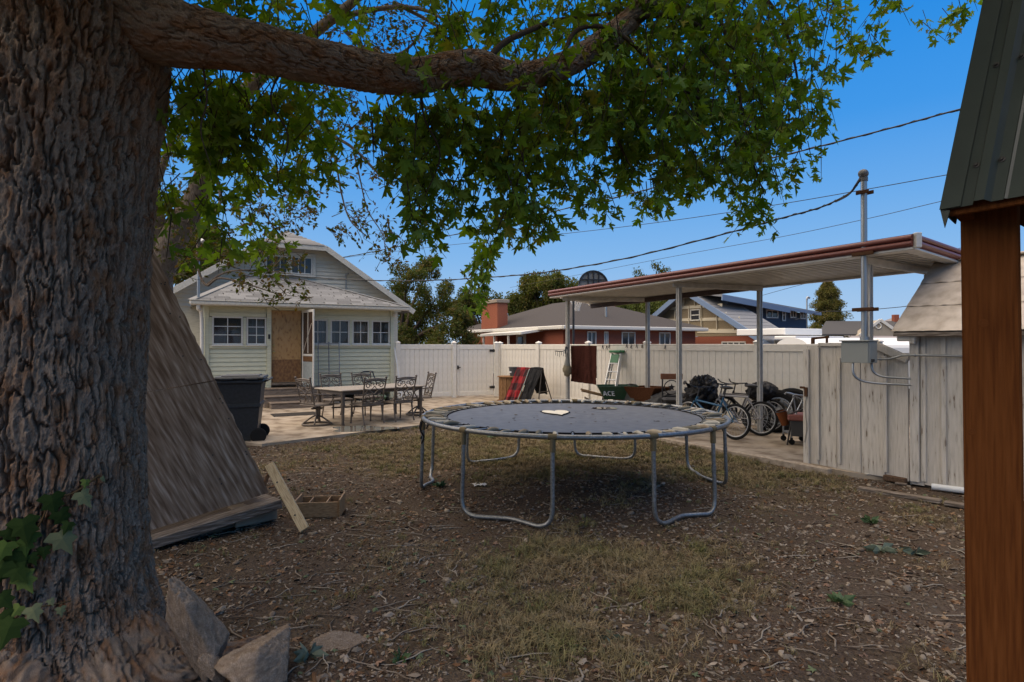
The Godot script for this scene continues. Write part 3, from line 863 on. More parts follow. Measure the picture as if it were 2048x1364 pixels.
	put(t, "upper_wall", M.new().slab([up0, up1, lo1, lo0], inw), bw)
	for q in [[1532, 620, 1556, 636, 2, 1], [1564, 618, 1571, 642, 1, 2], [1580, 617, 1592, 636, 2, 1], [1600, 620, 1612, 638, 2, 1]]:
		var p0 := bt * hit(q[0], q[3], pl + dn * 0.03, dn)
		var p1 := bt * hit(q[2], q[1], pl + dn * 0.03, dn)
		var mt := Node3D.new()
		mt.name = numbered(t, "upper_window")
		mt.transform = Transform3D(Basis(bt.basis * U, Vector3.UP, bt.basis * dn), p0)
		t.add_child(mt, true)
		var ln := (p1 - p0).dot(bt.basis * U)
		window(mt, 0, ln, 0, p1.y - p0.y, 0.02, q[4], q[5], plain("bright_white", Color(0.72, 0.72, 0.69), 0.5), far_glass(), 0.07, 0.08)
	var ra := bt * hit(1444, 588, pl + dn * 0.9, dn)
	var rb := bt * hit(1580, 614, pl + dn * 0.9, dn)
	var rc := bt * hit(1642, 624, pl + dn * 0.9, dn)
	put(t, "upper_roof", M.new().slab([ra, rc, rc + bt.basis * (A * 5.5) + Vector3(0, 0.9, 0), ra + bt.basis * (A * 5.5) + Vector3(0, 0.9, 0)], Vector3(0, -0.16, 0)), wing_roof)
	put(t, "upper_fascia", M.new().bar(ra + Vector3(0, -0.2, 0), rb + Vector3(0, -0.22, 0), 0.1, 0.36, 0.01).bar(rb + Vector3(0, -0.14, 0), rc + Vector3(0, -0.14, 0), 0.1, 0.2, 0.01), blue)
	# flat white roof in front of it
	var fr := thing("flat_roof_shelter", "low white flat-roofed patio cover beside the half-timbered house", "patio cover", W(1578, 690, 30.0) * Vector3(1, 0, 1), face(U))
	put(fr, "roof", M.new().bx(Vector3(1.2, 2.38, -1.5), Vector3(3.0, 0.34, 3.0), 0.03), plain("bright_white", Color.WHITE))
	put(fr, "lower_roof", M.new().bx(Vector3(0.9, 2.06, 0.5), Vector3(3.8, 0.16, 1.2), 0.03), plain("bright_white", Color.WHITE))
	for x in [-0.6, 2.5]:
		put(fr, "post", M.new().bx(Vector3(x, 0.95, 0.6), Vector3(0.12, 1.9, 0.12), 0.01), white)
	put(fr, "blind", M.new().bx(Vector3(0.9, 1.2, -0.4), Vector3(3.0, 1.5, 0.05)), plain("blind_grey", Color(0.10, 0.10, 0.095), 0.8))
	# white camper whose rounded top shows over the planks
	var c := thing("camper_trailer", "white camper trailer with rounded roof showing above the plank screen", "trailer", W(1618, 690, 17.0) * Vector3(1, 0, 1), face(U * 1.0 + A * -0.55))
	var prof := []
	for i in 13:
		var an := PI * i / 12.0
		prof.append(Vector2(cos(an) * 1.05, 1.62 + sin(an) * 0.30))
	prof.append(Vector2(-1.05, 0.45)); prof.append(Vector2(1.05, 0.45))
	put(c, "body", M.new().prism(Transform3D(Basis(Vector3.FORWARD, Vector3.UP, Vector3.RIGHT), Vector3(4.6, 0, -1.1)), prof, 4.6), plain("bright_white", Color.WHITE))
	for x in [1.5, 3.0]:
		put(c, "wheel", M.new().lathe(Transform3D(Basis(Vector3.RIGHT, PI / 2), Vector3(x, 0.33, -0.2)), [Vector2(0, -0.1), Vector2(0.33, -0.1), Vector2(0.33, 0.1), Vector2(0, 0.1)], 20), plain("rubber", Color(0.02, 0.02, 0.02), 0.8))
	put(c, "side_stripe", M.new().bx(Vector3(2.3, 1.45, -0.043), Vector3(4.5, 0.05, 0.012)), plain("grey_stripe", Color(0.35, 0.35, 0.34), 0.6))
	# dark-roofed house far behind and its gabled neighbour
	var dh := thing("far_house", "dark-roofed house behind the camper with a white-trimmed gable", "house", W(1640, 690, 60.0) * Vector3(1, 0, 1), face(Vector3(1, 0, 0.05)))
	var loc2 := func(x, y, zz): return dh.transform.affine_inverse() * hit(x, y, dh.position + dh.basis.z * zz, dh.basis.z)
	put(dh, "wall", M.new().bx(Vector3(7.5, 1.2, -3), Vector3(15, 2.4, 5)), plain("beige_wall", Color(0.32, 0.28, 0.22), 0.8))
	var e0: Vector3 = loc2.call(1636, 668, 0.5)
	var e1: Vector3 = loc2.call(1832, 668, 0.5)
	var g0: Vector3 = loc2.call(1652, 642, -3.0)
	var g1: Vector3 = loc2.call(1832, 642, -3.0)
	put(dh, "roof", M.new().slab([e0, e1, g1, g0], Vector3(0, -0.15, 0)), plain("slate_roof", Color(0.085, 0.083, 0.082), 0.95))
	var p: Vector3 = loc2.call(1760, 640, 1.2)
	var pa: Vector3 = loc2.call(1718, 671, 1.2)
	var pb: Vector3 = loc2.call(1804, 671, 1.2)
	var gb := put(dh, "gable", M.new().slab([pa, pb, p], Vector3(0, 0, -1.5)), plain("beige_wall", Color.WHITE))
	put(gb, "bargeboard", M.new().bar(pa + Vector3(0, 0, 0.1), p + Vector3(0, 0, 0.1), 0.1, 0.28, 0.01).bar(pb + Vector3(0, 0, 0.1), p + Vector3(0, 0.02, 0.1), 0.1, 0.28, 0.01), white)
	put(gb, "round_vent", M.new().ring(loc2.call(1757, 652, 1.24), Vector3.RIGHT, Vector3.UP, 0.26, 0.06, 18, 6), white)
	var cc: Vector3 = loc2.call(1791, 636, -3.0)
	put(dh, "chimney", M.new().bx(cc + Vector3(0, -0.1, 0), Vector3(0.5, 0.9, 0.5), 0.01), brick_m())
	# mountains
	var P := PackedVector3Array()
	var mn := noise(0.006, 5, 3)
	for j in 2:
		for i in 160:
			var x := 300.0 + i * 22.0
			var hh := 0.0
			if j == 1:
				hh = clampf((x - 1330.0) / 700.0, 0.0, 1.0) * 150.0 + mn.get_noise_1d(x) * 60.0 * clampf((x - 1250.0) / 400.0, 0.0, 1.0)
				hh = maxf(hh, 2.0)
			P.append(Vector3(x, hh, -2500.0 - j * 300.0 - absf(mn.get_noise_1d(x * 3.0)) * 100.0 * j))
	setting("mountain", sheet(P, 160, 2), plain("mountain_rock", Color(0.22, 0.20, 0.20), 1.0))
# ---------------------------------------------------------------- carport, shed, hoop
func metal_post(root, called: String, base: Vector3, top: float, m, dir: Vector3) -> void:
	var w := 0.037
	var g := []
	for s in 4:                                        # a square roll-formed section with a groove on each face
		var a := s * PI / 2
		for q in [[w, -w], [w, -0.016], [w - 0.011, -0.011], [w - 0.011, 0.011], [w, 0.016]]:
			g.append(Vector2(q[0], q[1]).rotated(a))
	var b := face(dir)
	put(root, called, M.new().prism(Transform3D(Basis(b.x, b.z * -1.0, Vector3.UP), Vector3(base.x, top, base.z)), g, top - base.y), m)
func build_carport() -> void:
	var tin := rough_mat("tin_white", [Color(0.46, 0.445, 0.41), Color(0.60, 0.585, 0.54)], [0.2, 0.7], Vector3(0.5, 0.5, 0.5), 0.38, 0.02)
	var post_m := rough_mat("post_paint", [Color(0.36, 0.345, 0.31), Color(0.49, 0.475, 0.435)], [0.25, 0.8], Vector3(2, 0.6, 2), 0.4, 0.03)
	var red := rough_mat("red_fascia", [Color(0.135, 0.036, 0.027), Color(0.185, 0.052, 0.039)], [0.2, 0.8], Vector3(0.6, 2, 0.6), 0.42, 0.03)
	var root := thing("carport", "long open carport with white ribbed metal roof and red fascia", "carport")
	var fl := Vector3(0.91, 2.86, -14.24)
	var fr := Vector3(4.716, 2.86, -6.98)
	var bl := Vector3(2.07, 2.80, -16.0)
	var br := Vector3(6.25, 2.80, -8.10)
	# ribbed sheet: the ribs run the long way
	var sh := M.new()
	var nr := 13
	for i in nr:
		var a := float(i) / nr
		var w := 1.0 / nr
		var prof := [[0.0, 0.0], [0.55, 0.0], [0.58, 0.09], [0.97, 0.09], [1.0, 0.0]]
		for k in 4:
			var t0: float = a + w * prof[k][0]
			var t1: float = a + w * prof[k + 1][0]
			var y0 := Vector3(0, prof[k][1], 0)
			var y1 := Vector3(0, prof[k + 1][1], 0)
			sh.quad(fl.lerp(bl, t0) + y0, fr.lerp(br, t0) + y0, fr.lerp(br, t1) + y1, fl.lerp(bl, t1) + y1)
	put(root, "roof_sheet", sh, tin)
	# fascia: two rolled beads over a white drip lip
	for q in [[fl, fr], [fr, br]]:
		var d: Vector3 = (q[1] - q[0]).normalized()
		var n := d.cross(Vector3.UP)
		if n.dot(q[0] - (fl + br) * 0.5) < 0: n = -n
		var f := M.new()
		for yy in [0.035, 0.105]:
			var pts := [q[0] + n * 0.03 + Vector3(0, yy, 0), q[1] + n * 0.03 + Vector3(0, yy, 0)]
			f.tube(pts, 0.031, 12)
		put(root, "fascia", f.bar(q[0] + Vector3(0, 0.07, 0), q[1] + Vector3(0, 0.07, 0), 0.03, 0.15), red)
		put(root, "drip_edge", M.new().bar(q[0] - n * 0.06 + Vector3(0, -0.022, 0), q[1] - n * 0.06 + Vector3(0, -0.022, 0), 0.15, 0.03, 0.006), tin)
	put(root, "drip_edge", M.new().bar(bl + Vector3(0, 0.01, 0), br + Vector3(0, 0.01, 0), 0.06, 0.10, 0.01), tin)
	put(root, "corner_cap", M.new().bar(fr + Vector3(0.03, -0.02, 0.02), fr + Vector3(0.03, 0.155, 0.02), 0.07, 0.07, 0.006), tin)
	var F3 := [Vector3(1.31, 0.03, -14.0), Vector3(3.02, 0.03, -10.76), Vector3(4.63, 0.03, -7.72)]
	var B3 := [Vector3(3.14, 0.03, -13.77), Vector3(4.58, 0.03, -11.0), Vector3(5.92, 0.03, -8.46)]
	for i in 3:
		metal_post(root, "post", F3[i], 2.74, post_m, A)
		metal_post(root, "post", B3[i], 2.70, post_m, A)
		var dd: Vector3 = (B3[i] - F3[i]).normalized()
		put(root, "beam", M.new().bar(F3[i] - dd * 0.12 + Vector3(0, 2.765, 0), B3[i] + dd * 0.06 + Vector3(0, 2.715, 0), 0.055, 0.10, 0.012), tin)
		put(root, "post_plate", M.new().bx(F3[i] + Vector3(0, 0.012, 0), Vector3(0.16, 0.012, 0.16), 0.003), post_m)
	# dark brown beam under the back edge of the far half
	put(root, "rear_beam", M.new().bar(Vector3(2.09, 2.72, -15.7), Vector3(4.44, 2.77, -11.16), 0.06, 0.11, 0.008), rough_mat("rust_brown", [Color(0.028, 0.014, 0.011), Color(0.06, 0.028, 0.02)], [0.2, 0.8], Vector3(1, 1, 1), 0.6, 0.03))
	# basketball hoop behind the fence: back of a fan-shaped board
	var hp := thing("basketball_hoop", "basketball hoop with grey fan-shaped backboard showing over the carport roof", "basketball hoop", W(1186, 690, 21.5) * Vector3(1, 0, 1), face(Vector3(1, 0, -0.25)))
	var fan := [Vector2(-0.55, -0.42)]
	fan.append(Vector2(0.55, -0.42))
	for i in 15:
		var a := PI * i / 14.0
		fan.append(Vector2(cos(a) * 0.55, 0.02 + sin(a) * 0.50))
	var board := plain("backboard_grey", Color(0.16, 0.165, 0.16), 0.6)
	var blk := plain("black_iron", Color.BLACK)
	var bo := Vector3(0.02, 3.86, 0.0)
	var bd := put(hp, "backboard", M.new().prism(Transform3D(Basis(), bo + Vector3(0, 0, -0.03)), fan, 0.03), board)
	var fm := M.new()
	for i in 14:
		fm.bar(bo + Vector3(fan[i + 2].x, fan[i + 2].y, 0), bo + Vector3(fan[i + 3].x, fan[i + 3].y, 0), 0.05, 0.05)
	for x in [-0.2, 0.0, 0.2]: fm.bar(bo + Vector3(x, -0.4, 0.01), bo + Vector3(x, 0.5 - absf(x) * 0.2, 0.01), 0.035, 0.04)
	for y in [-0.1, 0.2]: fm.bar(bo + Vector3(-0.52, y, 0.012), bo + Vector3(0.52, y, 0.012), 0.035, 0.04)
	put(bd, "board_frame", fm, blk)
	put(hp, "pole", M.new().tube([Vector3(-0.93, 0, 0.5), Vector3(-0.93, 3.3, 0.5)], 0.04, 10).bar(Vector3(-0.93, 3.28, 0.5), Vector3(-0.2, 3.62, 0.06), 0.05, 0.05), blk)
	var rc := bo + Vector3(-0.45, -0.46, -0.55)
	put(hp, "rim", M.new().ring(rc, Vector3.RIGHT, Vector3.BACK, 0.23, 0.010, 24, 6), plain("rim_orange", Color(0.25, 0.06, 0.02), 0.6))
	var net := M.new()
	for i in 12:
		for s in [-1, 1]:
			var pts := []
			for j in 7:
				var a: float = TAU * (i + s * j * 0.5) / 12.0
				var r: float = 0.23 - 0.11 * smoothstep(0, 5, j)
				pts.append(rc + Vector3(cos(a) * r, -0.075 * j, sin(a) * r))
			net.tube(pts, 0.008, 4, false)
	put(hp, "net", net, plain("net_white", Color(0.6, 0.6, 0.58), 0.8))

func white_boards() -> StandardMaterial3D:
	return rough_mat("old_white_boards", [Color(0.17, 0.135, 0.105), Color(0.41, 0.375, 0.325), Color(0.50, 0.465, 0.41), Color(0.57, 0.53, 0.47)], [0.13, 0.20, 0.45, 0.9], Vector3(2.0, 0.26, 2.0), 0.8, 0.02, 0.35)
func white_boards2() -> StandardMaterial3D:
	return rough_mat("old_white_boards_b", [Color(0.20, 0.16, 0.12), Color(0.44, 0.405, 0.35), Color(0.54, 0.50, 0.445)], [0.06, 0.16, 0.8], Vector3(2.8, 0.25, 2.8), 0.8, 0.025, 0.35)
func build_shed() -> void:
	# plank screen in line with the carport posts
	var c0 := Vector3(4.83, 0.0, -7.22)
	var s0 := Vector3(4.16, 0.0, -8.43)
	var b := face(c0 - s0)
	var L := (c0 - s0).length()
	var s := thing("plank_screen", "short peeling white plank screen between carport and shed", "screen", s0, b)
	var lx := func(px): return (hit(px, 800, s0, b.z) - s0).dot(b.x)
	var edges := [1614.0, 1637.0, 1674.0, 1722.0, 1770.0, 1818.0]
	for i in 5:
		var x0: float = lx.call(edges[i])
		var x1: float = minf(lx.call(edges[i + 1]), L - 0.02)
		var h: float = [1.69, 1.68, 1.68, 1.665, 1.60][i]
		var t := Transform3D(Basis(Vector3.FORWARD, rng.randf_range(-0.006, 0.006)), Vector3((x0 + x1) * 0.5, h * 0.5 + 0.02, rng.randf_range(-0.008, 0.008)))
		put(s, "plank", M.new().box(t, Vector3(x1 - x0 - 0.006, h - 0.04, 0.025), 0.004), white_boards() if i % 2 else white_boards2())
	for q in [[1637.0, 0.055, 1.66], [1680.0, 0.045, 1.52], [1772.0, 0.05, 1.55]]:
		put(s, "batten", M.new().bx(Vector3(lx.call(q[0]), q[2] * 0.5 + 0.06, 0.028), Vector3(q[1], q[2] - 0.1, 0.022), 0.004), white_boards2())
	put(s, "corner_board", M.new().bx(Vector3(0.03, 0.83, 0.03), Vector3(0.085, 1.62, 0.03), 0.005), white_boards())
	put(s, "top_rail", M.new().bx(Vector3(lx.call(1690.0), 1.705, 0.0), Vector3(0.72, 0.05, 0.09), 0.006), white_boards())
	put(s, "top_rail", M.new().bar(Vector3(lx.call(1752.0), 1.70, 0.02), Vector3(L - 0.01, 1.52, 0.02), 0.06, 0.09, 0.006), white_boards2())
	put(s, "latch", M.new().bx(Vector3(0.04, 1.04, 0.055), Vector3(0.05, 0.13, 0.02), 0.004).bx(Vector3(-0.01, 1.10, 0.06), Vector3(0.07, 0.03, 0.03), 0.004), rough_mat("rust", [Color(0.05, 0.03, 0.02), Color(0.13, 0.06, 0.03)], [0.2, 0.8], Vector3(6, 6, 6), 0.9, 0.04))
	var rod := put(s, "rusty_bracket", M.new().bar(Vector3(lx.call(1622.0), 1.79, -0.02), Vector3(lx.call(1656.0), 1.81, -0.02), 0.03, 0.03, 0.004).bx(Vector3(lx.call(1624.0), 1.755, -0.02), Vector3(0.04, 0.08, 0.04), 0.004).bx(Vector3(lx.call(1652.0), 1.77, -0.02), Vector3(0.025, 0.10, 0.03), 0.004), rough_mat("rust", [Color.BLACK], [0.0], Vector3.ONE))
	put(s, "hanging_cord", M.new().tube(curve([Vector3(0.05, 1.0, 0.06), Vector3(0.03, 0.8, 0.06), Vector3(0.05, 0.55, 0.055), Vector3(0.015, 0.33, 0.05)], 5), 0.006, 5), plain("cord_grey", Color(0.25, 0.23, 0.2), 0.8))
	# shed
	var wd := Vector3(0.6, 0, 0.8)
	var sb := face(wd)
	var h := thing("shed", "low whitewashed board shed with patched sheet metal roof", "shed", c0, sb)
	var wl := 3.6
	var H := 1.87
	put(h, "frame_wall", M.new().bx(Vector3(wl * 0.5, H * 0.5, -0.08), Vector3(wl, H, 0.06)).bx(Vector3(0.05, H * 0.5, -1.3), Vector3(0.06, H, 2.4)), plain("shed_dark", Color(0.10, 0.085, 0.07), 0.9))
	var x := 0.0
	var i := 0
	while x < wl:
		var w: float = [0.115, 0.20, 0.215, 0.19, 0.21][i % 5] if i > 0 else 0.14
		var t := Transform3D(Basis(Vector3.FORWARD, rng.randf_range(-0.004, 0.004)), Vector3(x + w * 0.5, H * 0.5 + 0.01 + rng.randf_range(-0.01, 0.012), -0.028 + rng.randf_range(-0.006, 0.006)))
		put(h, "board", M.new().box(t, Vector3(w - 0.005, H - 0.02, 0.024), 0.004), white_boards2() if i % 2 else white_boards())
		if i > 0:
			put(h, "batten", M.new().bx(Vector3(x + rng.randf_range(-0.004, 0.004), H * 0.5 + 0.02, -0.005), Vector3(0.05, H - 0.1, 0.02), 0.004), white_boards())
		x += w
		i += 1
	put(h, "corner_board", M.new().bx(Vector3(0.045, H * 0.5 + 0.02, 0.0), Vector3(0.10, H - 0.06, 0.026), 0.005), white_boards())
	put(h, "side_board", M.new().bx(Vector3(-0.012, H * 0.5, -0.16), Vector3(0.022, H, 0.24), 0.004), white_boards2())
	# metal roof: overlapping sheets in courses, edges a little wavy
	var rise := 0.95
	var run := 1.24
	var zinc := rough_mat("zinc_sheet", [Color(0.34, 0.285, 0.225), Color(0.47, 0.405, 0.33), Color(0.56, 0.49, 0.41)], [0.15, 0.5, 0.9], Vector3(0.8, 0.8, 0.8), 0.55, 0.012)
	var rn := noise(2.2, 3, 4)
	var E := Vector3(-0.14, H - 0.01, 0.17)
	var up := Vector3(0, rise, -run - 0.14)
	for r in 3:
		for c in 4:
			var P := PackedVector3Array()
			var x0: float = [-0.0, 0.62, 1.55, 2.5][c] + (0.0 if c == 0 else [0.0, 0.28, -0.12][r])
			var x1: float = [0.62, 1.55, 2.5, 3.9][c] + (0.0 if c == 3 else [0.0, 0.28, -0.12][r]) + 0.05
			for j in 9:
				for k in 15:
					var f0 := (r + j / 8.0 * 1.06) / 3.0
					var xx := lerpf(x0, x1, k / 14.0)
					var p := E + Vector3(xx, 0, 0) + up * f0
					var lift := (1.0 - j / 8.0) * 0.007 + 0.002 * (r * 4 + c) * 0.3 + rn.get_noise_2d(xx * 2.0, f0 * 6.0 + r) * 0.006
					if j == 0: lift += 0.007 * sin(xx * 34.0) * (1.0 if r > 0 else 0.25)
					P.append(p + Vector3(0, 0.8, 0.6) * lift)
			put(h, "roof_sheet", sheet(P, 15, 9), zinc)
	put(h, "ridge_cap", M.new().bar(E + up + Vector3(-0.02, 0.02, 0), E + up + Vector3(4.0, 0.02, 0), 0.16, 0.03, 0.01), zinc)
	put(h, "roof_deck", M.new().slab([E + Vector3(0.02, -0.02, 0), E + Vector3(3.9, -0.02, 0), E + up + Vector3(3.9, -0.02, 0), E + up + Vector3(0.02, -0.02, 0)], Vector3(0, -0.035, 0)).slab([E + up + Vector3(0.02, -0.02, -2.6) - Vector3(0, rise, 0), E + up + Vector3(0.02, -0.02, 0), E + up + Vector3(3.9, -0.02, 0), E + up + Vector3(3.9, -0.02, -2.6) - Vector3(0, rise, 0)], Vector3(0, -0.035, 0)), grey_wood())
	put(h, "gable_board", M.new().slab([Vector3(0.04, H, 0.0), Vector3(0.04, H, -1.4), Vector3(0.04, H + rise - 0.1, -1.3)], Vector3(0.03, 0, 0)), white_boards())
	put(h, "broken_eave", M.new().bx(Vector3(0.0, H - 0.08, 0.05), Vector3(0.2, 0.09, 0.16), 0.01).bx(Vector3(0.06, H - 0.12, 0.10), Vector3(0.06, 0.08, 0.05), 0.01), white_boards())
	# things lying along the shed foot
	var pa := G(1862, 980)
	var pb := G(2065, 1006)
	var pp := thing("white_pipe", "white plastic drain pipe lying along the shed foot", "pipe", pa + Vector3(0, 0.045, 0), face(pb - pa))
	put(pp, "tube", M.new().tube([Vector3(0, 0, 0), Vector3((pb - pa).length(), 0, 0)], 0.037, 16, false).tube([Vector3(0, 0, 0), Vector3((pb - pa).length(), 0, 0)], 0.032, 16, false), plain("pvc", Color(0.62, 0.63, 0.62), 0.35))
	var bk := thing("scrap_block", "small brown timber block lying at the foot of the plank screen", "block", G(1790, 965) + Vector3(0, 0.045, 0), face(c0 - s0))
	put(bk, "offcut", M.new().bx(Vector3(0, 0, 0), Vector3(0.26, 0.07, 0.09), 0.008), rough_mat("brown_offcut", [Color(0.07, 0.045, 0.03), Color(0.14, 0.09, 0.06)], [0.2, 0.8], Vector3(2, 5, 5), 0.9, 0.03))
	put(bk, "chip", M.new().box(Transform3D(Basis(Vector3.UP, 0.3), Vector3(0.1, -0.028, 0.07)), Vector3(0.12, 0.02, 0.05), 0.004), grey_wood())

# ---------------------------------------------------------------- plywood A-frame hut behind the maple
func build_playhouse() -> void:
	var bp := W(540, 985, 5.75)
	var d := Vector3(0.70, 0, -0.714)
	var b := face(d)
	var h := thing("plywood_hut", "weathered plywood A-frame hut leaning behind the big maple trunk", "hut", bp, b)
	var loc := func(px, py): return h.transform.affine_inverse() * hit(px, py, bp, b.z)
	var ap: Vector3 = loc.call(292, 470)
	var lo: Vector3 = loc.call(285, 1066)
	var left := Vector2(ap.x * 2.0, lo.y * ap.x * 2.0 / lo.x)
	var ply := rough_mat("plywood", [Color(0.145, 0.098, 0.066), Color(0.225, 0.160, 0.112), Color(0.30, 0.225, 0.165), Color(0.44, 0.36, 0.285)], [0.2, 0.42, 0.64, 0.86], Vector3(1.1, 0.10, 1.1), 0.85, 0.045, 0.5, 0.0, false, 7)
	ply.uv1_triplanar_sharpness = 4.0
	var sk := Basis(Vector3.BACK, 0.46)            # the grain leans with the sloping edge
	var poly := []
	var apx := Vector2(ap.x, ap.y)
	var cut := 0.47                                # two sheets meet part way up
	for piece in [[0.0, cut - 0.0015], [cut + 0.0015, 1.0]]:
		poly = []
		var ring := []
		for i in 25:                               # the outer edge is splintered
			var f: float = lerpf(piece[0], minf(piece[1], 0.97), i / 24.0)
			ring.append(Vector2.ZERO.lerp(apx, f) + Vector2(rng.randf_range(-0.012, 0.004), 0))
		for i in 13:
			ring.append(apx.lerp(left, lerpf(maxf(1.0 - piece[1], 0.03), 1.0 - piece[0], i / 12.0)))
		if piece[0] == 0.0:
			for i in 15: ring.append(left.lerp(Vector2.ZERO, (i + 1) / 16.0) + Vector2(0, rng.randf_range(-0.004, 0.005)))
		for v in ring:
			var w: Vector3 = sk.inverse() * Vector3(v.x, v.y, 0)
			poly.append(Vector2(w.x, w.y))
		put(h, "plywood_sheet", M.new().prism(Transform3D(), poly, 0.02), ply, Transform3D(sk, Vector3(0, 0, 0.003 if piece[0] > 0.0 else 0.0)))
	for i in 16:
		var f := rng.randf_range(0.04, 0.93)
		var e := Vector2.ZERO.lerp(apx, f) + Vector2(-rng.randf_range(0.03, 0.05) if i % 3 else -0.4 * (1.0 - f), 0.0)
		put(h, "nail_head", M.new().lathe(Transform3D(Basis(Vector3.RIGHT, PI / 2), Vector3(e.x, e.y, 0.002)), [Vector2(0.007, 0), Vector2(0.006, 0.003), Vector2(0, 0.004)], 7), plain("screw_black", Color(0.01, 0.01, 0.01), 0.5))
	var back := Vector3(0, 0, -1.6)
	var a3 := Vector3(ap.x, ap.y, -0.022)
	var r3 := Vector3(0.0, 0.0, -0.022)
	var l3 := Vector3(left.x, left.y, -0.022)
	put(h, "roof_panel", M.new().slab([r3, r3 + back, a3 + back, a3], Vector3(-0.02, -0.01, 0)), ply)
	put(h, "roof_panel", M.new().slab([l3 + back, l3, a3, a3 + back], Vector3(0.02, -0.01, 0)), ply)
	put(h, "frayed_corner", M.new().box(Transform3D(Basis(Vector3.FORWARD, 0.4), Vector3(-0.04, 0.10, -0.01)), Vector3(0.035, 0.20, 0.018), 0.004), rough_mat("raw_ply", [Color(0.17, 0.09, 0.05), Color(0.27, 0.16, 0.09)], [0.2, 0.8], Vector3(6, 2, 6), 0.9, 0.03))
	var k0: Vector3 = loc.call(553, 1004)
	var k1: Vector3 = loc.call(262, 1097)
	put(h, "sill_plank", M.new().bar(Vector3(k0.x, k0.y + 0.01, 0.05), Vector3(k1.x, k1.y + 0.02, 0.05), 0.16, 0.085, 0.006).bar(Vector3(k0.x + 0.03, k0.y - 0.075, -0.10), Vector3(k1.x, k1.y - 0.06, -0.10), 0.12, 0.09, 0.006), grey_wood())
	put(h, "floor", M.new().slab([Vector3(k0.x, k0.y + 0.04, -0.03), Vector3(k1.x * 2.0, k1.y * 2.0 + 0.04, -0.03), Vector3(k1.x * 2.0, k1.y * 2.0 + 0.04, -1.6), Vector3(k0.x, k0.y + 0.04, -1.6)], Vector3(0, -0.03, 0)), grey_wood())
	for q in [[-0.12, 0.09], [-2.2, 0.0]]:
		put(h, "support_block", M.new().bx(Vector3(q[0], -bp.y + 0.085, -0.10), Vector3(0.40, 0.17, 0.2), 0.01), concrete())
		put(h, "support_post", M.new().bx(Vector3(q[0] - 0.05, (-bp.y + 0.17 + k0.y - 0.12) * 0.5, -0.10), Vector3(0.12, maxf(0.04, k0.y - 0.12 + bp.y - 0.17), 0.14), 0.008), grey_wood())

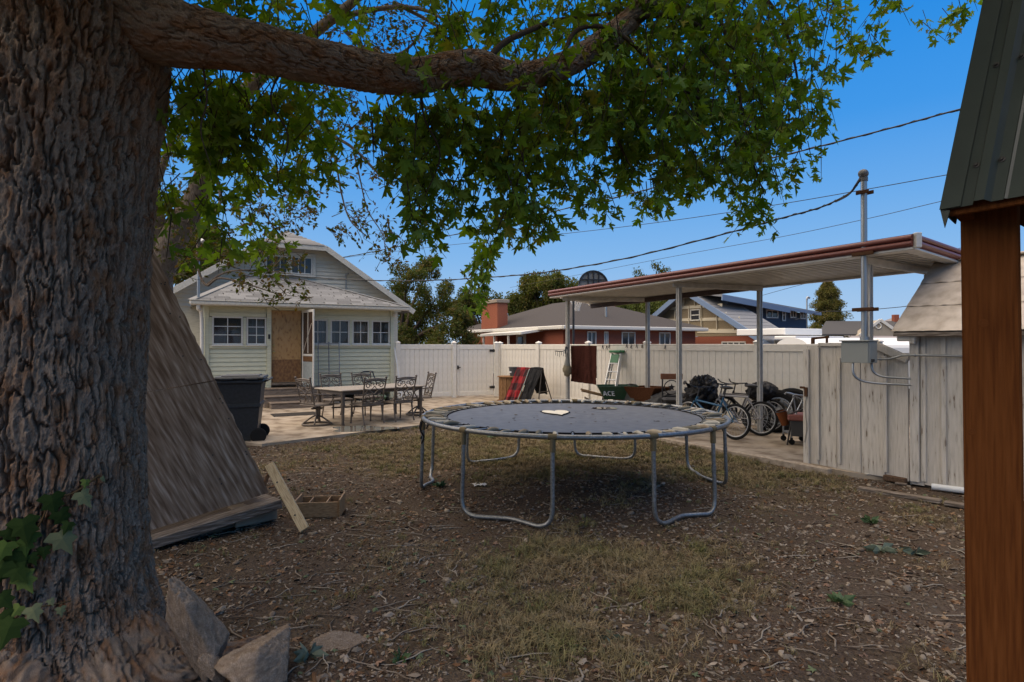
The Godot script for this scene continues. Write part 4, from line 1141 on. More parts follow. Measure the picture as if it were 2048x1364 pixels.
# ---------------------------------------------------------------- stained post and green metal roof beside the camera
func build_porch_corner() -> void:
	var p0 := Vector3(1.266, 2.097, -1.75)
	var h := thing("play_tower", "steep green metal roof on a brown stained timber post", "shelter")
	var green := rough_mat("green_steel", [Color(0.013, 0.021, 0.018), Color(0.019, 0.029, 0.025)], [0.2, 0.8], Vector3(0.8, 0.8, 0.8), 0.48, 0.02)
	var upv := (U + Vector3.UP * 2.6).normalized()
	var al := -A
	var out := upv.cross(al).normalized()
	if out.dot(Vector3(-1, 0, 1)) < 0: out = -out
	var prof := [[0.0, 0.0], [0.078, 0.0], [0.088, 0.018], [0.112, 0.018], [0.122, 0.0], [0.15, 0.0], [0.154, 0.004], [0.16, 0.0], [0.20, 0.0], [0.21, 0.018], [0.234, 0.018], [0.244, 0.0], [0.33, 0.0], [0.34, 0.018], [0.365, 0.018], [0.375, 0.0], [0.46, 0.0], [0.47, 0.018], [0.495, 0.018], [0.505, 0.0], [0.9, 0.0]]
	var sh := M.new()
	for i in prof.size() - 1:
		var a: Vector3 = p0 + al * prof[i][0] + out * prof[i][1]
		var c: Vector3 = p0 + al * prof[i + 1][0] + out * prof[i + 1][1]
		sh.quad(a, c, c + upv * 1.35, a + upv * 1.35)
		var e := -out * 0.003
		sh.quad(a + e, a + upv * 1.35 + e, c + upv * 1.35 + e, c + e)
		sh.quad(a, a + e, c + e, c)
	put(h, "roof_sheet", sh, green)
	# rake trim with a bent tongue hanging at the eave
	var rt := M.new()
	rt.slab([p0 + out * 0.006 - al * 0.004, p0 + out * 0.006 + al * 0.05, p0 + out * 0.006 + al * 0.05 + upv * 1.35, p0 + out * 0.006 - al * 0.004 + upv * 1.35], -out * 0.003)
	rt.slab([p0 - al * 0.004, p0 - al * 0.004 - out * 0.09, p0 - al * 0.004 - out * 0.09 + upv * 1.35, p0 - al * 0.004 + upv * 1.35], al * 0.003)
	rt.slab([p0 - al * 0.004, p0 + al * 0.022 - upv * 0.005, p0 + al * 0.012 - upv * 0.055 - out * 0.01], -out * 0.003)
	put(h, "rake_trim", rt, green)
	var scr := plain("screw_black", Color(0.01, 0.01, 0.01), 0.5)
	for q in [[0.068, 0.13], [0.13, 0.13], [0.068, 0.47], [0.13, 0.47], [0.255, 0.13], [0.255, 0.47]]:
		var c: Vector3 = p0 + al * q[0] + upv * q[1]
		put(h, "screw", M.new().lathe(Transform3D(turned(out, 0), c), [Vector2(0.009, 0), Vector2(0.009, 0.002), Vector2(0.005, 0.003), Vector2(0.005, 0.008), Vector2(0, 0.009)], 10), scr)
	# framing
	var stain := rough_mat("brown_stain", [Color(0.066, 0.022, 0.007), Color(0.098, 0.034, 0.010), Color(0.122, 0.045, 0.014)], [0.2, 0.5, 0.85], Vector3(6, 0.22, 6), 0.76, 0.03, 0.3)
	var pc := Vector3(1.463, 0, -1.81)
	var pf := face(Vector3(pc.z, 0, -pc.x) * -1.0)
	var tilt := Basis(Vector3.BACK, 0.008)
	put(h, "post", M.new().box(Transform3D(tilt * pf, pc + Vector3(0, 1.08, 0)), Vector3(0.138, 2.22, 0.138), 0.007), stain)
	var knot_m := rough_mat("knot_wood", [Color(0.07, 0.024, 0.008), Color(0.115, 0.042, 0.013)], [0.2, 0.8], Vector3(30, 30, 30), 0.8, 0.03)
	for q in [[-0.018, 1.765, 0.013], [-0.048, 1.44, 0.011]]:
		put(h, "knot", M.new().lathe(Transform3D(tilt * pf * Basis(Vector3.RIGHT, PI / 2), pc + tilt * pf * Vector3(q[0] - (q[1] - 1.08) * 0.0, q[1] - 1.08, 0.0695) + Vector3(0, 1.08, 0)), [Vector2(q[2], 0), Vector2(q[2] * 0.7, 0.0006), Vector2(q[2] * 0.4, 0.0002), Vector2(0, 0.0008)], 14), knot_m)
	put(h, "rafter", M.new().bar(p0 + al * 0.02 - out * 0.06 + upv * 0.012, p0 + al * 0.02 - out * 0.06 + upv * 1.3, 0.04, 0.09, 0.004, out), stain)
	put(h, "header", M.new().bar(p0 - out * 0.07 + upv * 0.05 + al * 0.03, p0 - out * 0.07 + upv * 0.05 + al * 0.9, 0.09, 0.04, 0.004), stain)
	put(h, "soffit_board", M.new().bar(p0 - out * 0.02 + upv * 0.02 + al * 0.01, p0 - out * 0.02 + upv * 0.02 + al * 0.9, 0.018, 0.06, 0.003), stain)
	put(h, "brace", M.new().bar(pc + al * 0.04 + Vector3(0.03, 2.12, 0), pc + al * 0.55 + Vector3(0.03, 1.72, 0), 0.04, 0.09, 0.005), stain)
# ---------------------------------------------------------------- trees
func leaf_mat() -> StandardMaterial3D:
	if not mats.has("leaf"):
		var m := plain("leaf", Color(1, 1, 1), 0.75)
		m.backlight_enabled = true
		m.backlight = Color(0.85, 0.9, 0.35)
		m.cull_mode = BaseMaterial3D.CULL_DISABLED
	return mats["leaf"]
# deeply cut five-lobed leaf, stalk at the origin, tip towards +y, lying in x-y and a little folded
func maple_leaf(sz: float, fold := 0.12) -> ArrayMesh:
	var m := M.new()
	var pts := [Vector2(0, 0.0), Vector2(0.10, 0.03), Vector2(0.42, -0.08), Vector2(0.24, 0.16), Vector2(0.42, 0.28), Vector2(0.62, 0.55), Vector2(0.42, 0.54), Vector2(0.17, 0.38), Vector2(0.27, 0.70), Vector2(0.13, 0.76), Vector2(0.0, 1.06)]
	var full := []
	for p in pts: full.append(p)
	for i in range(pts.size() - 2, 0, -1): full.append(Vector2(-pts[i].x, pts[i].y))
	var c := Vector3(0, 0.22, 0)
	for i in full.size():
		var p: Vector2 = full[i]
		var q: Vector2 = full[(i + 1) % full.size()]
		var a := Vector3(p.x, p.y, -absf(p.x) * fold - p.y * p.y * 0.12)
		var b := Vector3(q.x, q.y, -absf(q.x) * fold - q.y * q.y * 0.12)
		m.tri(c * sz, a * sz, b * sz)
	return m.mesh()
func small_leaf(sz: float) -> ArrayMesh:
	var m := M.new()
	var a := Vector3(0, 0, 0)
	var b := Vector3(0.28, 0.45, -0.06)
	var c := Vector3(0, 1.0, -0.1)
	var d := Vector3(-0.28, 0.45, -0.06)
	var e := Vector3(0, 0.45, 0.02)
	for q in [[a, b], [b, c], [c, d], [d, a]]: m.tri(e * sz, q[0] * sz, q[1] * sz)
	return m.mesh()
func leaf_spray(sz: float, k: int, sd: int) -> ArrayMesh:      # several leaves round a short twig
	var r := RandomNumberGenerator.new()
	r.seed = sd
	var m := M.new()
	for i in k:
		var t := Transform3D(Basis.from_euler(Vector3(r.randf_range(-1.2, 1.2), r.randf() * TAU, r.randf_range(-1.2, 1.2))).scaled(Vector3.ONE * r.randf_range(0.7, 1.2)), Vector3(r.randf_range(-1, 1), r.randf_range(-1, 1), r.randf_range(-1, 1)) * sz * 1.3)
		var q := [Vector3(0, 0, 0), Vector3(0.3, 0.5, -0.05), Vector3(0, 1, -0.1), Vector3(-0.3, 0.5, -0.05)]
		m.quad(t * (q[0] * sz), t * (q[1] * sz), t * (q[2] * sz), t * (q[3] * sz))
	return m.mesh()
func bark_plain() -> StandardMaterial3D:
	return rough_mat("bark_far", [Color(0.05, 0.038, 0.028), Color(0.11, 0.085, 0.065)], [0.25, 0.8], Vector3(1.5, 0.5, 1.5), 0.95, 0.05)
# crown given as lobes [px, py, radius in px] at about depth d
func far_tree(called: String, label: String, base: Vector3, lobes: Array, d: float, spread: float, leaf: float, n: int, cols: Array, trunk_r: float, group := "trees beyond the fence") -> void:
	var t := thing(called, label, "tree", base, Basis(), group)
	var tr := M.new()
	var top := Vector3.ZERO
	var L := []
	for l in lobes:
		var c := W(l[0], l[1], d + rng.randf_range(-spread, spread)) - base
		L.append([c, l[2] / F * d])
		top += c / lobes.size()
	var fork := Vector3(top.x * 0.5, top.y * 0.45, top.z * 0.5)
	tr.tube(curve([Vector3(0, -0.1, 0), fork * Vector3(0.3, 0.5, 0.3), fork], 5), trunk_r, 9)
	for l in L:
		var mid: Vector3 = fork.lerp(l[0], 0.5) + rv(l[1] * 0.25)
		tr.tube(curve([fork, mid, l[0]], 5), [trunk_r * 0.55, trunk_r * 0.5, trunk_r * 0.45, trunk_r * 0.4, trunk_r * 0.35, trunk_r * 0.3, trunk_r * 0.26, trunk_r * 0.22, trunk_r * 0.18, trunk_r * 0.14, trunk_r * 0.08], 6)
	put(t, "trunk", tr, bark_plain())
	var mesh := leaf_spray(leaf, 6, label.length() * 7 + n)
	var ts := []
	var cs := []
	var vol := 0.0
	for l in L: vol += l[1] * l[1]
	for l in L:
		var sub := []
		for k in 16: sub.append([l[0] + rv(1.0).normalized() * l[1] * rng.randf_range(0.35, 0.9) * Vector3(1, 0.85, 1), l[1] * rng.randf_range(0.22, 0.42)])
		for k in int(n * l[1] * l[1] / vol):
			var q = sub[rng.randi() % sub.size()]
			var dir := rv(1.0).normalized()
			var p: Vector3 = q[0] + dir * q[1] * pow(rng.randf(), 0.45)
			ts.append(Transform3D(Basis.from_euler(Vector3(rng.randf() * TAU, rng.randf() * TAU, 0)).scaled(Vector3.ONE * rng.randf_range(0.7, 1.3)), p))
			var c: Color = cols[rng.randi() % cols.size()]
			cs.append(c * rng.randf_range(0.8, 1.15))
	many(t, "crown", mesh, leaf_mat(), ts, cs).set_meta("kind", "stuff")
func build_background_trees() -> void:
	var olive := [Color(0.11, 0.12, 0.038), Color(0.13, 0.135, 0.044), Color(0.085, 0.105, 0.03), Color(0.18, 0.145, 0.055), Color(0.155, 0.165, 0.06)]
	var dark := [Color(0.085, 0.10, 0.034), Color(0.105, 0.118, 0.042), Color(0.07, 0.086, 0.028), Color(0.155, 0.12, 0.05)]
	far_tree("ash_tree", "tall olive tree standing between the bungalow and the brick chimney", Vector3(-7.6, 0, -34), [[815, 560, 44], [800, 620, 52], [860, 535, 40], [870, 600, 55], [905, 640, 45], [830, 670, 55], [890, 685, 50], [780, 600, 30], [850, 650, 50], [790, 670, 40], [922, 690, 40], [800, 690, 40]], 34.0, 2.5, 0.12, 9000, dark, 0.32)
	far_tree("ash_tree", "twiggy olive tree rising behind the brick chimney cap", Vector3(-1.0, 0, -46), [[950, 615, 34], [978, 600, 26], [925, 600, 24], [930, 650, 40], [985, 640, 30]], 46.0, 2.5, 0.15, 3200, dark, 0.3)
	far_tree("round_tree", "round sunlit olive tree behind the ranch roof ridge", Vector3(3.2, 0, -50), [[1085, 590, 50], [1050, 610, 40], [1120, 575, 36], [1060, 565, 26], [1040, 640, 40], [1130, 610, 40], [1100, 560, 22]], 50.0, 2.5, 0.17, 7500, olive, 0.35)
	var lime := [Color(0.11, 0.13, 0.045), Color(0.13, 0.145, 0.05), Color(0.09, 0.11, 0.038)]
	far_tree("pale_tree", "pale green tree between the ranch roof and half-timbered gable", Vector3(12.5, 0, -58), [[1245, 625, 30], [1275, 615, 34], [1305, 620, 34], [1335, 610, 30], [1220, 640, 26], [1290, 640, 30]], 58.0, 2.5, 0.2, 4500, lime, 0.3)
	far_tree("thin_tree", "thin tall sapling with few leaves above the carport roof", Vector3(16.0, 0, -62), [[1280, 560, 16], [1318, 535, 14], [1330, 550, 16], [1300, 575, 14], [1275, 545, 8]], 62.0, 1.5, 0.2, 240, dark, 0.08)
	far_tree("leafy_tree", "green tree crown rising behind the bungalow eave", Vector3(-13.5, 0, -24), [[395, 510, 40], [430, 495, 36], [370, 540, 40], [440, 520, 20], [340, 520, 40], [400, 470, 34]], 24.0, 1.5, 0.12, 6000, olive, 0.25)
	# conifer
	var base := Vector3(34.5, 0, -65)
	var t := thing("spruce_tree", "dense brown-green conifer beside the blue upper storey", "tree", base, Basis(), "trees beyond the fence")
	put(t, "trunk", M.new().tube([Vector3.ZERO, Vector3(0, 8.0, 0)], [0.3, 0.04], 8), bark_plain())
	var ts := []
	var cs := []
	var hgt := 8.6
	for k in 6500:
		var f := pow(rng.randf(), 0.8)
		var y := 1.0 + f * (hgt - 1.0)
		var rr := 3.0 * pow(1.0 - f, 0.46) * (0.8 + 0.25 * sin(y * 5.0 + 1.3)) + 0.1
		var a := rng.randf() * TAU
		rr *= 0.78 + 0.22 * sin(a * 5.0 + floorf(y * 1.6) * 2.1)
		var q := sqrt(rng.randf_range(0.3, 1.0)) * rr
		ts.append(Transform3D(Basis.from_euler(Vector3(rng.randf() * TAU, rng.randf() * TAU, 0)).scaled(Vector3.ONE * rng.randf_range(0.7, 1.2)), Vector3(cos(a) * q, y - q * 0.15, sin(a) * q)))
		cs.append([Color(0.13, 0.125, 0.045), Color(0.16, 0.145, 0.05), Color(0.10, 0.10, 0.036), Color(0.18, 0.14, 0.055)][rng.randi() % 4])
	many(t, "crown", leaf_spray(0.16, 7, 5), leaf_mat(), ts, cs).set_meta("kind", "stuff")

# ---------------------------------------------------------------- bark as relief
var b1 := noise(1.0, 2, 11)
var b2 := noise(1.0, 2, 23)
var b3 := noise(1.0, 4, 37)
var b4 := noise(1.0, 3, 41)
var bw := noise(1.0, 3, 13)
# a tube whose skin is split by long meandering furrows into plates with flaking layers; path and radius run along it
func bark_tube(path: Array, rad: Array, around: int, per: int, cell: Vector2, depth: float) -> ArrayMesh:
	var cen := curve(path, per)
	var P := PackedVector3Array()
	var C := PackedColorArray()
	var side := Vector3.ZERO
	var run := 0.0
	var k := cen.size()
	for i in k:
		var d: Vector3 = (cen[mini(i + 1, k - 1)] - cen[maxi(i - 1, 0)]).normalized()
		if i == 0: side = d.cross(Vector3.BACK if absf(d.y) > 0.7 else Vector3.UP).normalized()
		else:
			side = (side - d * side.dot(d)).normalized()
			run += cen[i].distance_to(cen[i - 1])
		var bi := d.cross(side)
		var fi := float(i) / (k - 1) * (rad.size() - 1)
		var i0 := mini(int(fi), rad.size() - 2)
		var r: float = cubic_interpolate(rad[i0], rad[i0 + 1], rad[maxi(i0 - 1, 0)], rad[mini(i0 + 2, rad.size() - 1)], fi - i0)
		for j in around + 1:
			var a := TAU * float(j % around) / around
			var n: Vector3 = side * cos(a) + bi * sin(a)
			var q := Vector3(cos(a) * r, run, sin(a) * r)
			var big := bw.get_noise_3dv(q * 1.6)
			var wob := Vector3(bw.get_noise_3dv(q * 5.0), bw.get_noise_3dv(q * 4.0 + Vector3(7, 3, 1)), bw.get_noise_3dv(q * 5.0 + Vector3(2, 9, 5)))
			var s := Vector3(q.x / cell.x, q.y / cell.y, q.z / cell.x) + wob * 0.36
			var n1 := b1.get_noise_3dv(s)
			var n2 := b2.get_noise_3dv(s * 2.1 + Vector3(31, 0, 0))
			var furrow := smoothstep(0.01, 0.11, absf(n1))
			var crack := smoothstep(0.0, 0.06, absf(n2))
			var fl := b3.get_noise_3dv(Vector3(q.x / cell.x * 1.7, q.y / cell.y * 2.6, q.z / cell.x * 1.7) + wob * 0.5)
			var tf := (fl + 0.8) * 3.2
			var layer := (floorf(tf) + smoothstep(0.84, 1.0, tf - floorf(tf))) / 4.0
			var strand := b4.get_noise_3dv(Vector3(q.x * 95.0, q.y * 10.0, q.z * 95.0))
			var disp := depth * (furrow * 0.72 + crack * furrow * 0.26 + (layer - 0.6) * 0.62 + strand * 0.13 - 0.75) + r * 0.05 * big
			P.append(cen[i] + n * (r + disp))
			# weathered outer layers are greyer, freshly flaked ones rust brown
			var hue := b2.get_noise_3dv(Vector3(q.x * 13.0, q.y * 4.5, q.z * 13.0) + Vector3(90, 5, 3))
			var c := Color(0.33, 0.185, 0.105).lerp(Color(0.36, 0.275, 0.205), clampf(0.65 + hue * 1.9, 0, 1))
			c = c.lerp(Color(0.29, 0.235, 0.185), clampf(b3.get_noise_3dv(q * 7.0 + Vector3(3, 60, 8)) * 2.0, 0, 1) * 0.7)
			c = c.lerp(Color(0.48, 0.37, 0.28), clampf(strand * 1.2 + b1.get_noise_3dv(q * 14.0) * 0.9 - 0.25, 0, 0.75))
			C.append(c)
	return sheet(P, around + 1, k, C, true)
func bark_mat() -> StandardMaterial3D:
	return rough_mat("bark", [Color(0.66, 0.64, 0.62), Color(1, 1, 1)], [0.25, 0.7], Vector3(7, 1.6, 7), 0.95, 0.06, 0.9)

# leaves hung in lobes; each lobe is [px, py, half width px, half height px, depth, leaves]
func build_maple() -> void:
	var base := Vector3(-2.4, -0.12, -3.0)
	var t := thing("maple_tree", "huge old maple with rough plated bark and a long horizontal limb", "tree", base)
	# trunk
	var ys := [0.0, 0.12, 0.3, 0.5, 0.75, 1.0, 1.4, 1.8, 2.3, 2.8, 3.3, 3.8, 4.4, 5.2]
	var rs := [0.74, 0.665, 0.585, 0.525, 0.492, 0.476, 0.466, 0.466, 0.482, 0.52, 0.575, 0.60, 0.55, 0.45]
	var path := []
	var pr := []
	for i in 27:
		var f := i / 2.0
		path.append(Vector3(0, lerpf(ys[int(f)], ys[mini(int(f) + 1, 13)], f - int(f)), 0))
		pr.append(lerpf(rs[int(f)], rs[mini(int(f) + 1, 13)], f - int(f)))
	put(t, "trunk", bark_tube(path, pr, 680, 26, Vector2(0.052, 0.36), 0.036), bark_mat())
	# root flare
	for q in [[0.62, 0.0, 0.95, -0.55, 0.15], [0.3, 0.55, 0.55, 1.15, 0.16], [-0.5, 0.45, -1.0, 0.9, 0.16], [0.62, 0.28, 1.05, 0.35, 0.12]]:
		put(t, "root", bark_tube([Vector3(q[0] * 0.4, 0.45, q[1] * 0.4), Vector3(q[0] * 0.85, 0.24, q[1] * 0.85), Vector3(q[0] * 1.1, 0.13, q[1] * 1.1), Vector3(q[2], 0.02, q[3])], [q[4] * 1.5, q[4] * 1.15, q[4], q[4] * 0.45], 90, 24, Vector2(0.055, 0.2), 0.026), bark_mat())
	# the horizontal limb
	var lp := [[235, 20, 2.95, 160], [330, 60, 2.95, 138], [430, 80, 2.98, 110], [520, 96, 3.05, 97], [600, 114, 3.15, 90], [690, 132, 3.3, 82], [770, 148, 3.42, 76], [835, 151, 3.55, 72], [900, 138, 3.65, 70], [956, 135, 3.75, 72], [1000, 147, 3.85, 63], [1045, 151, 3.95, 57], [1090, 142, 4.05, 54], [1140, 123, 4.15, 53], [1200, 88, 4.3, 52], [1255, 42, 4.45, 46], [1320, -20, 4.6, 42], [1420, -90, 4.8, 36], [1560, -170, 5.1, 26]]
	var cp := []
	var cr := []
	for q in lp:
		cp.append(W(q[0], q[1], q[2]) - base)
		cr.append(q[3] / F * q[2] * 0.5 - 0.008)
	put(t, "limb", bark_tube(cp, cr, 190, 26, Vector2(0.055, 0.11), 0.017), bark_mat())
	# other limbs, mostly above the frame, that carry the rest of the crown
	var lims := [
		[[Vector3(0, 3.9, 0), Vector3(-0.6, 5.2, -0.6), Vector3(-1.6, 7.0, -1.6), Vector3(-2.6, 9.2, -2.4)], [0.36, 0.27, 0.18, 0.06]],
		[[Vector3(0, 4.2, 0), Vector3(0.6, 5.8, -0.2), Vector3(1.8, 7.6, -0.6), Vector3(3.2, 9.4, -1.0)], [0.34, 0.24, 0.16, 0.06]],
		[[Vector3(0, 4.4, 0), Vector3(-0.5, 5.6, 0.9), Vector3(-1.2, 7.0, 2.2), Vector3(-1.8, 8.6, 3.4)], [0.30, 0.22, 0.14, 0.05]],
		[[Vector3(0, 4.6, 0), Vector3(0.1, 6.4, -0.9), Vector3(0.7, 7.8, -2.6), Vector3(1.2, 8.6, -4.4)], [0.28, 0.2, 0.13, 0.05]],
		[[Vector3(-0.2, 4.0, 0), Vector3(-1.6, 5.0, 0.3), Vector3(-3.2, 6.0, 0.3), Vector3(-4.8, 7.2, -0.2)], [0.28, 0.2, 0.13, 0.05]]]
	var bm := M.new()
	for l in lims: put(t, "limb", M.new().tube(curve(l[0], 6), interp(l[1], (l[0].size() - 1) * 6 + 1), 14), bark_plain())
	# small branches seen against the sky near the end of the limb
	var lw := [
		[[955, 150, 3.75, 16], [1000, 90, 3.9, 13], [1060, 58, 4.1, 11], [1130, 35, 4.4, 8], [1240, 22, 4.7, 5]],
		[[1128, 105, 4.15, 9], [1150, 62, 4.2, 9], [1190, 50, 4.2, 9], [1235, 62, 4.2, 8], [1290, 110, 4.25, 8], [1330, 165, 4.3, 7], [1390, 190, 4.4, 5], [1470, 250, 4.5, 3]],
		[[1240, 48, 4.4, 12], [1290, 30, 4.4, 11], [1350, 32, 4.5, 10], [1420, 60, 4.6, 7], [1500, 120, 4.7, 4]],
		[[1035, 180, 3.95, 7], [1038, 240, 4.0, 5], [1045, 330, 4.05, 4], [1020, 400, 4.1, 3], [990, 470, 4.1, 2]],
		[[1170, 130, 4.2, 7], [1190, 180, 4.3, 5], [1220, 250, 4.35, 4], [1260, 330, 4.4, 3]],
		[[840, 185, 3.55, 6], [850, 240, 3.6, 4], [880, 310, 3.65, 3], [850, 390, 3.7, 2]],
		[[405, 135, 3.0, 5], [412, 200, 3.0, 4], [400, 260, 3.0, 3], [420, 330, 3.0, 2]],
		[[560, 140, 3.1, 5], [540, 200, 3.2, 4], [575, 270, 3.3, 3], [560, 340, 3.4, 2]],
		[[1500, -40, 5.0, 10], [1560, 30, 5.0, 7], [1590, 120, 5.0, 5], [1600, 230, 5.0, 3], [1560, 300, 5.0, 2]],
		[[1400, -70, 4.8, 12], [1450, 60, 4.8, 8], [1480, 190, 4.8, 6], [1500, 300, 4.8, 4], [1530, 390, 4.8, 2]]]
	for l in lw:
		var pts := []
		var rr := []
		for q in l:
			pts.append(W(q[0], q[1], q[2]) - base)
			rr.append(q[3] / F * q[2] * 0.5)
		bm.tube(curve(pts, 6), interp(rr, (pts.size() - 1) * 6 + 1), 8)
	# leaves: hung along drooping twigs inside each lobe
	var lobes := [
		[345, 175, 40, 40, 3.5, 26], [400, 215, 70, 60, 3.6, 70], [480, 250, 90, 80, 3.8, 120], [560, 220, 90, 70, 4.0, 110], [640, 215, 60, 60, 4.2, 70], [420, 320, 80, 60, 4.0, 80], [520, 330, 90, 60, 4.2, 100], [600, 300, 60, 60, 4.3, 60], [360, 420, 60, 50, 3.8, 30], [460, 420, 70, 50, 4.2, 48], [340, 480, 40, 40, 3.4, 12], [500, 480, 40, 40, 4.4, 22],
		[440, 20, 60, 30, 3.6, 40], [540, 40, 70, 40, 3.9, 60], [620, 55, 50, 40, 4.2, 26], [480, -30, 120, 40, 3.8, 90],
		[790, 260, 45, 55, 4.0, 60], [850, 250, 60, 60, 4.0, 90], [830, 340, 60, 60, 4.1, 90], [900, 310, 55, 55, 4.1, 80], [880, 230, 60, 40, 3.9, 60], [760, 300, 30, 40, 4.1, 28], [850, 430, 32, 50, 4.2, 52], [905, 390, 30, 30, 4.2, 26], [845, 480, 22, 30, 4.2, 22],
		[960, 520, 26, 40, 5.6, 46], [955, 575, 20, 30, 5.6, 30],
		[900, 40, 50, 60, 4.4, 76], [960, 70, 50, 50, 4.4, 50], [910, 110, 60, 30, 4.2, 40], [1000, 30, 36, 40, 4.6, 40], [1080, 90, 60, 40, 4.6, 52], [1130, 70, 40, 50, 4.8, 40],
		[970, 250, 60, 60, 4.1, 80], [1050, 230, 60, 60, 4.2, 100], [1020, 320, 70, 60, 4.3, 120], [1100, 300, 70, 70, 4.4, 130], [1150, 220, 60, 60, 4.4, 110], [1040, 400, 55, 50, 4.4, 80], [985, 440, 45, 45, 4.5, 60], [1085, 450, 30, 40, 4.5, 40], [1150, 370, 45, 40, 4.5, 56], [1120, 180, 60, 40, 4.3, 66], [1215, 400, 14, 36, 4.6, 22],
		[1220, 150, 60, 60, 4.5, 110], [1290, 80, 70, 60, 4.6, 130], [1280, 190, 70, 60, 4.5, 140], [1230, 260, 70, 60, 4.5, 130], [1310, 280, 70, 60, 4.6, 140], [1380, 120, 80, 70, 4.8, 170], [1390, 220, 80, 70, 4.7, 180], [1400, 320, 70, 50, 4.8, 120], [1470, 160, 80, 70, 4.9, 170], [1480, 270, 70, 60, 4.9, 150], [1550, 120, 70, 70, 5.0, 140], [1570, 210, 50, 60, 5.1, 100], [1460, 60, 90, 60, 5.0, 160], [1580, 40, 70, 60, 5.2, 120], [1360, 30, 80, 50, 4.8, 140], [1260, 20, 80, 40, 4.7, 110],
		[1330, 385, 40, 30, 4.8, 46], [1250, 330, 40, 30, 4.7, 40], [1450, 350, 50, 30, 4.9, 56], [1520, 350, 40, 40, 5.0, 56], [1520, 410, 34, 36, 5.1, 46], [1565, 250, 26, 40, 5.0, 40], [1545, 300, 30, 20, 5.0, 22], [1625, 220, 18, 40, 5.2, 30], [1622, 180, 18, 30, 5.2, 20], [1600, 345, 30, 22, 5.2, 22], [1300, 395, 18, 18, 4.8, 14],
		[1660, 10, 50, 30, 5.6, 50], [1720, 40, 34, 40, 5.8, 44], [1740, 85, 26, 26, 5.8, 34], [1930, 10, 34, 26, 6.0, 36],
		[700, -40, 120, 40, 4.4, 80], [1150, -40, 150, 50, 4.9, 160], [1480, -50, 200, 60, 5.3, 240]]
	var ts := []
	var cs := []
	var greens := [Color(0.155, 0.245, 0.036), Color(0.19, 0.285, 0.044), Color(0.12, 0.195, 0.030), Color(0.25, 0.345, 0.056), Color(0.175, 0.23, 0.042), Color(0.20, 0.275, 0.075)]
	for l in lobes:
		var per := 6
		var nt: int = maxi(2, int(l[5] * 1.55 / per))
		var rx: float = l[2] / F * l[4]
		var ry: float = l[3] / F * l[4]
		for k in nt:
			# a twig that droops through the lobe
			var e := rv(1.0)
			e = e.normalized() * pow(rng.randf(), 0.4)
			var p := W(l[0], l[1], l[4]) - base + Vector3(e.x * rx, e.y * ry, e.z * (0.45 + rx))
			var dir := Vector3(rng.randf_range(-0.7, 0.7), -0.75, rng.randf_range(-0.7, 0.7)).normalized()
			var len := rng.randf_range(0.16, 0.34)
			bm.tube([p - dir * len * 0.6 + Vector3(0, 0.03, 0), p, p + dir * len * 0.5 + Vector3(0, -0.02, 0)], [0.004, 0.003, 0.0015], 4, false)
			for j in per:
				var q := p + dir * len * (float(j) / per - 0.5)
				var ad := (Vector3(rng.randf_range(-1, 1), rng.randf_range(-1.3, 0.1), rng.randf_range(-1, 1))).normalized()
				var sz := rng.randf_range(0.045, 0.118)
				# stalk
				q += ad * 0.05
				var b := turned(ad, rng.randf() * TAU) * Basis.from_scale(Vector3(sz * rng.randf_range(0.65, 1.1), sz, sz * rng.randf_range(0.5, 2.2)))
				ts.append(Transform3D(b, q))
				var c: Color = greens[rng.randi() % greens.size()]
				cs.append((c if rng.randf() > 0.07 else Color(0.26, 0.24, 0.05)) * rng.randf_range(0.7, 1.3))
	put(t, "branches", bm, rough_mat("twig_bark", [Color(0.05, 0.037, 0.027), Color(0.10, 0.075, 0.055)], [0.25, 0.8], Vector3(5, 5, 5), 0.9, 0.05))
	# the largest-showing leaves are pieces of their own, the others one mass
	var ord := range(ts.size())
	ord.sort_custom(func(a, b): return ts[a].origin.z > ts[b].origin.z)
	var lv := [maple_leaf(1.0, 0.18), maple_leaf(1.0, 0.6), maple_leaf(1.0, -0.35)]
	var lm := []
	for g in greens:
		var m: StandardMaterial3D = leaf_mat().duplicate()
		m.albedo_color = g.linear_to_srgb()
		lm.append(m)
	for k in 290:
		put(t, "leaf", lv[k % 3], lm[k % lm.size()], ts[ord[k]])
	var rest := [[], [], []]
	var rc := [[], [], []]
	for k in range(290, ord.size()):
		rest[k % 3].append(ts[ord[k]])
		rc[k % 3].append(cs[ord[k]])
	for g in 3:
		var o := many(t, "foliage", lv[g], leaf_mat(), rest[g], rc[g])
		o.set_meta("kind", "stuff")
	# crown above the frame: what shades the yard
	ts = []
	cs = []
	for k in 3800:
		var e := rv(1.0)
		while e.length() > 1.0 or e.length() < 0.35: e = rv(1.0)
		var p := Vector3(0.6, 8.2, -1.2) + e * Vector3(7.0, 3.4, 6.4)
		var w := p + base
		var lim := EYE + 0.60 * maxf(-w.z, 0.0) + 0.5
		if w.z < 0.3 and absf(w.x) < -w.z * 0.95 + 0.6 and w.y < lim: continue
		if w.y < 3.4 or w.z > -0.8: continue
		ts.append(Transform3D(Basis.from_euler(Vector3(rng.randf() * TAU, rng.randf() * TAU, 0)), p))
		cs.append(greens[rng.randi() % greens.size()])
	# low sprays on the near side, above the frame, over the play tower and the litter
	for k in 800:
		var w := Vector3(rng.randf_range(-2.4, 1.3), rng.randf_range(3.3, 5.6), rng.randf_range(-2.7, -0.7))
		if w.y < EYE + 0.62 * -w.z + 0.35: continue
		ts.append(Transform3D(Basis.from_euler(Vector3(rng.randf() * TAU, rng.randf() * TAU, 0)), w - base))
		cs.append(greens[rng.randi() % greens.size()])
	var up := many(t, "upper_crown", leaf_spray(0.15, 9, 77), leaf_mat(), ts, cs)
	up.set_meta("kind", "stuff")
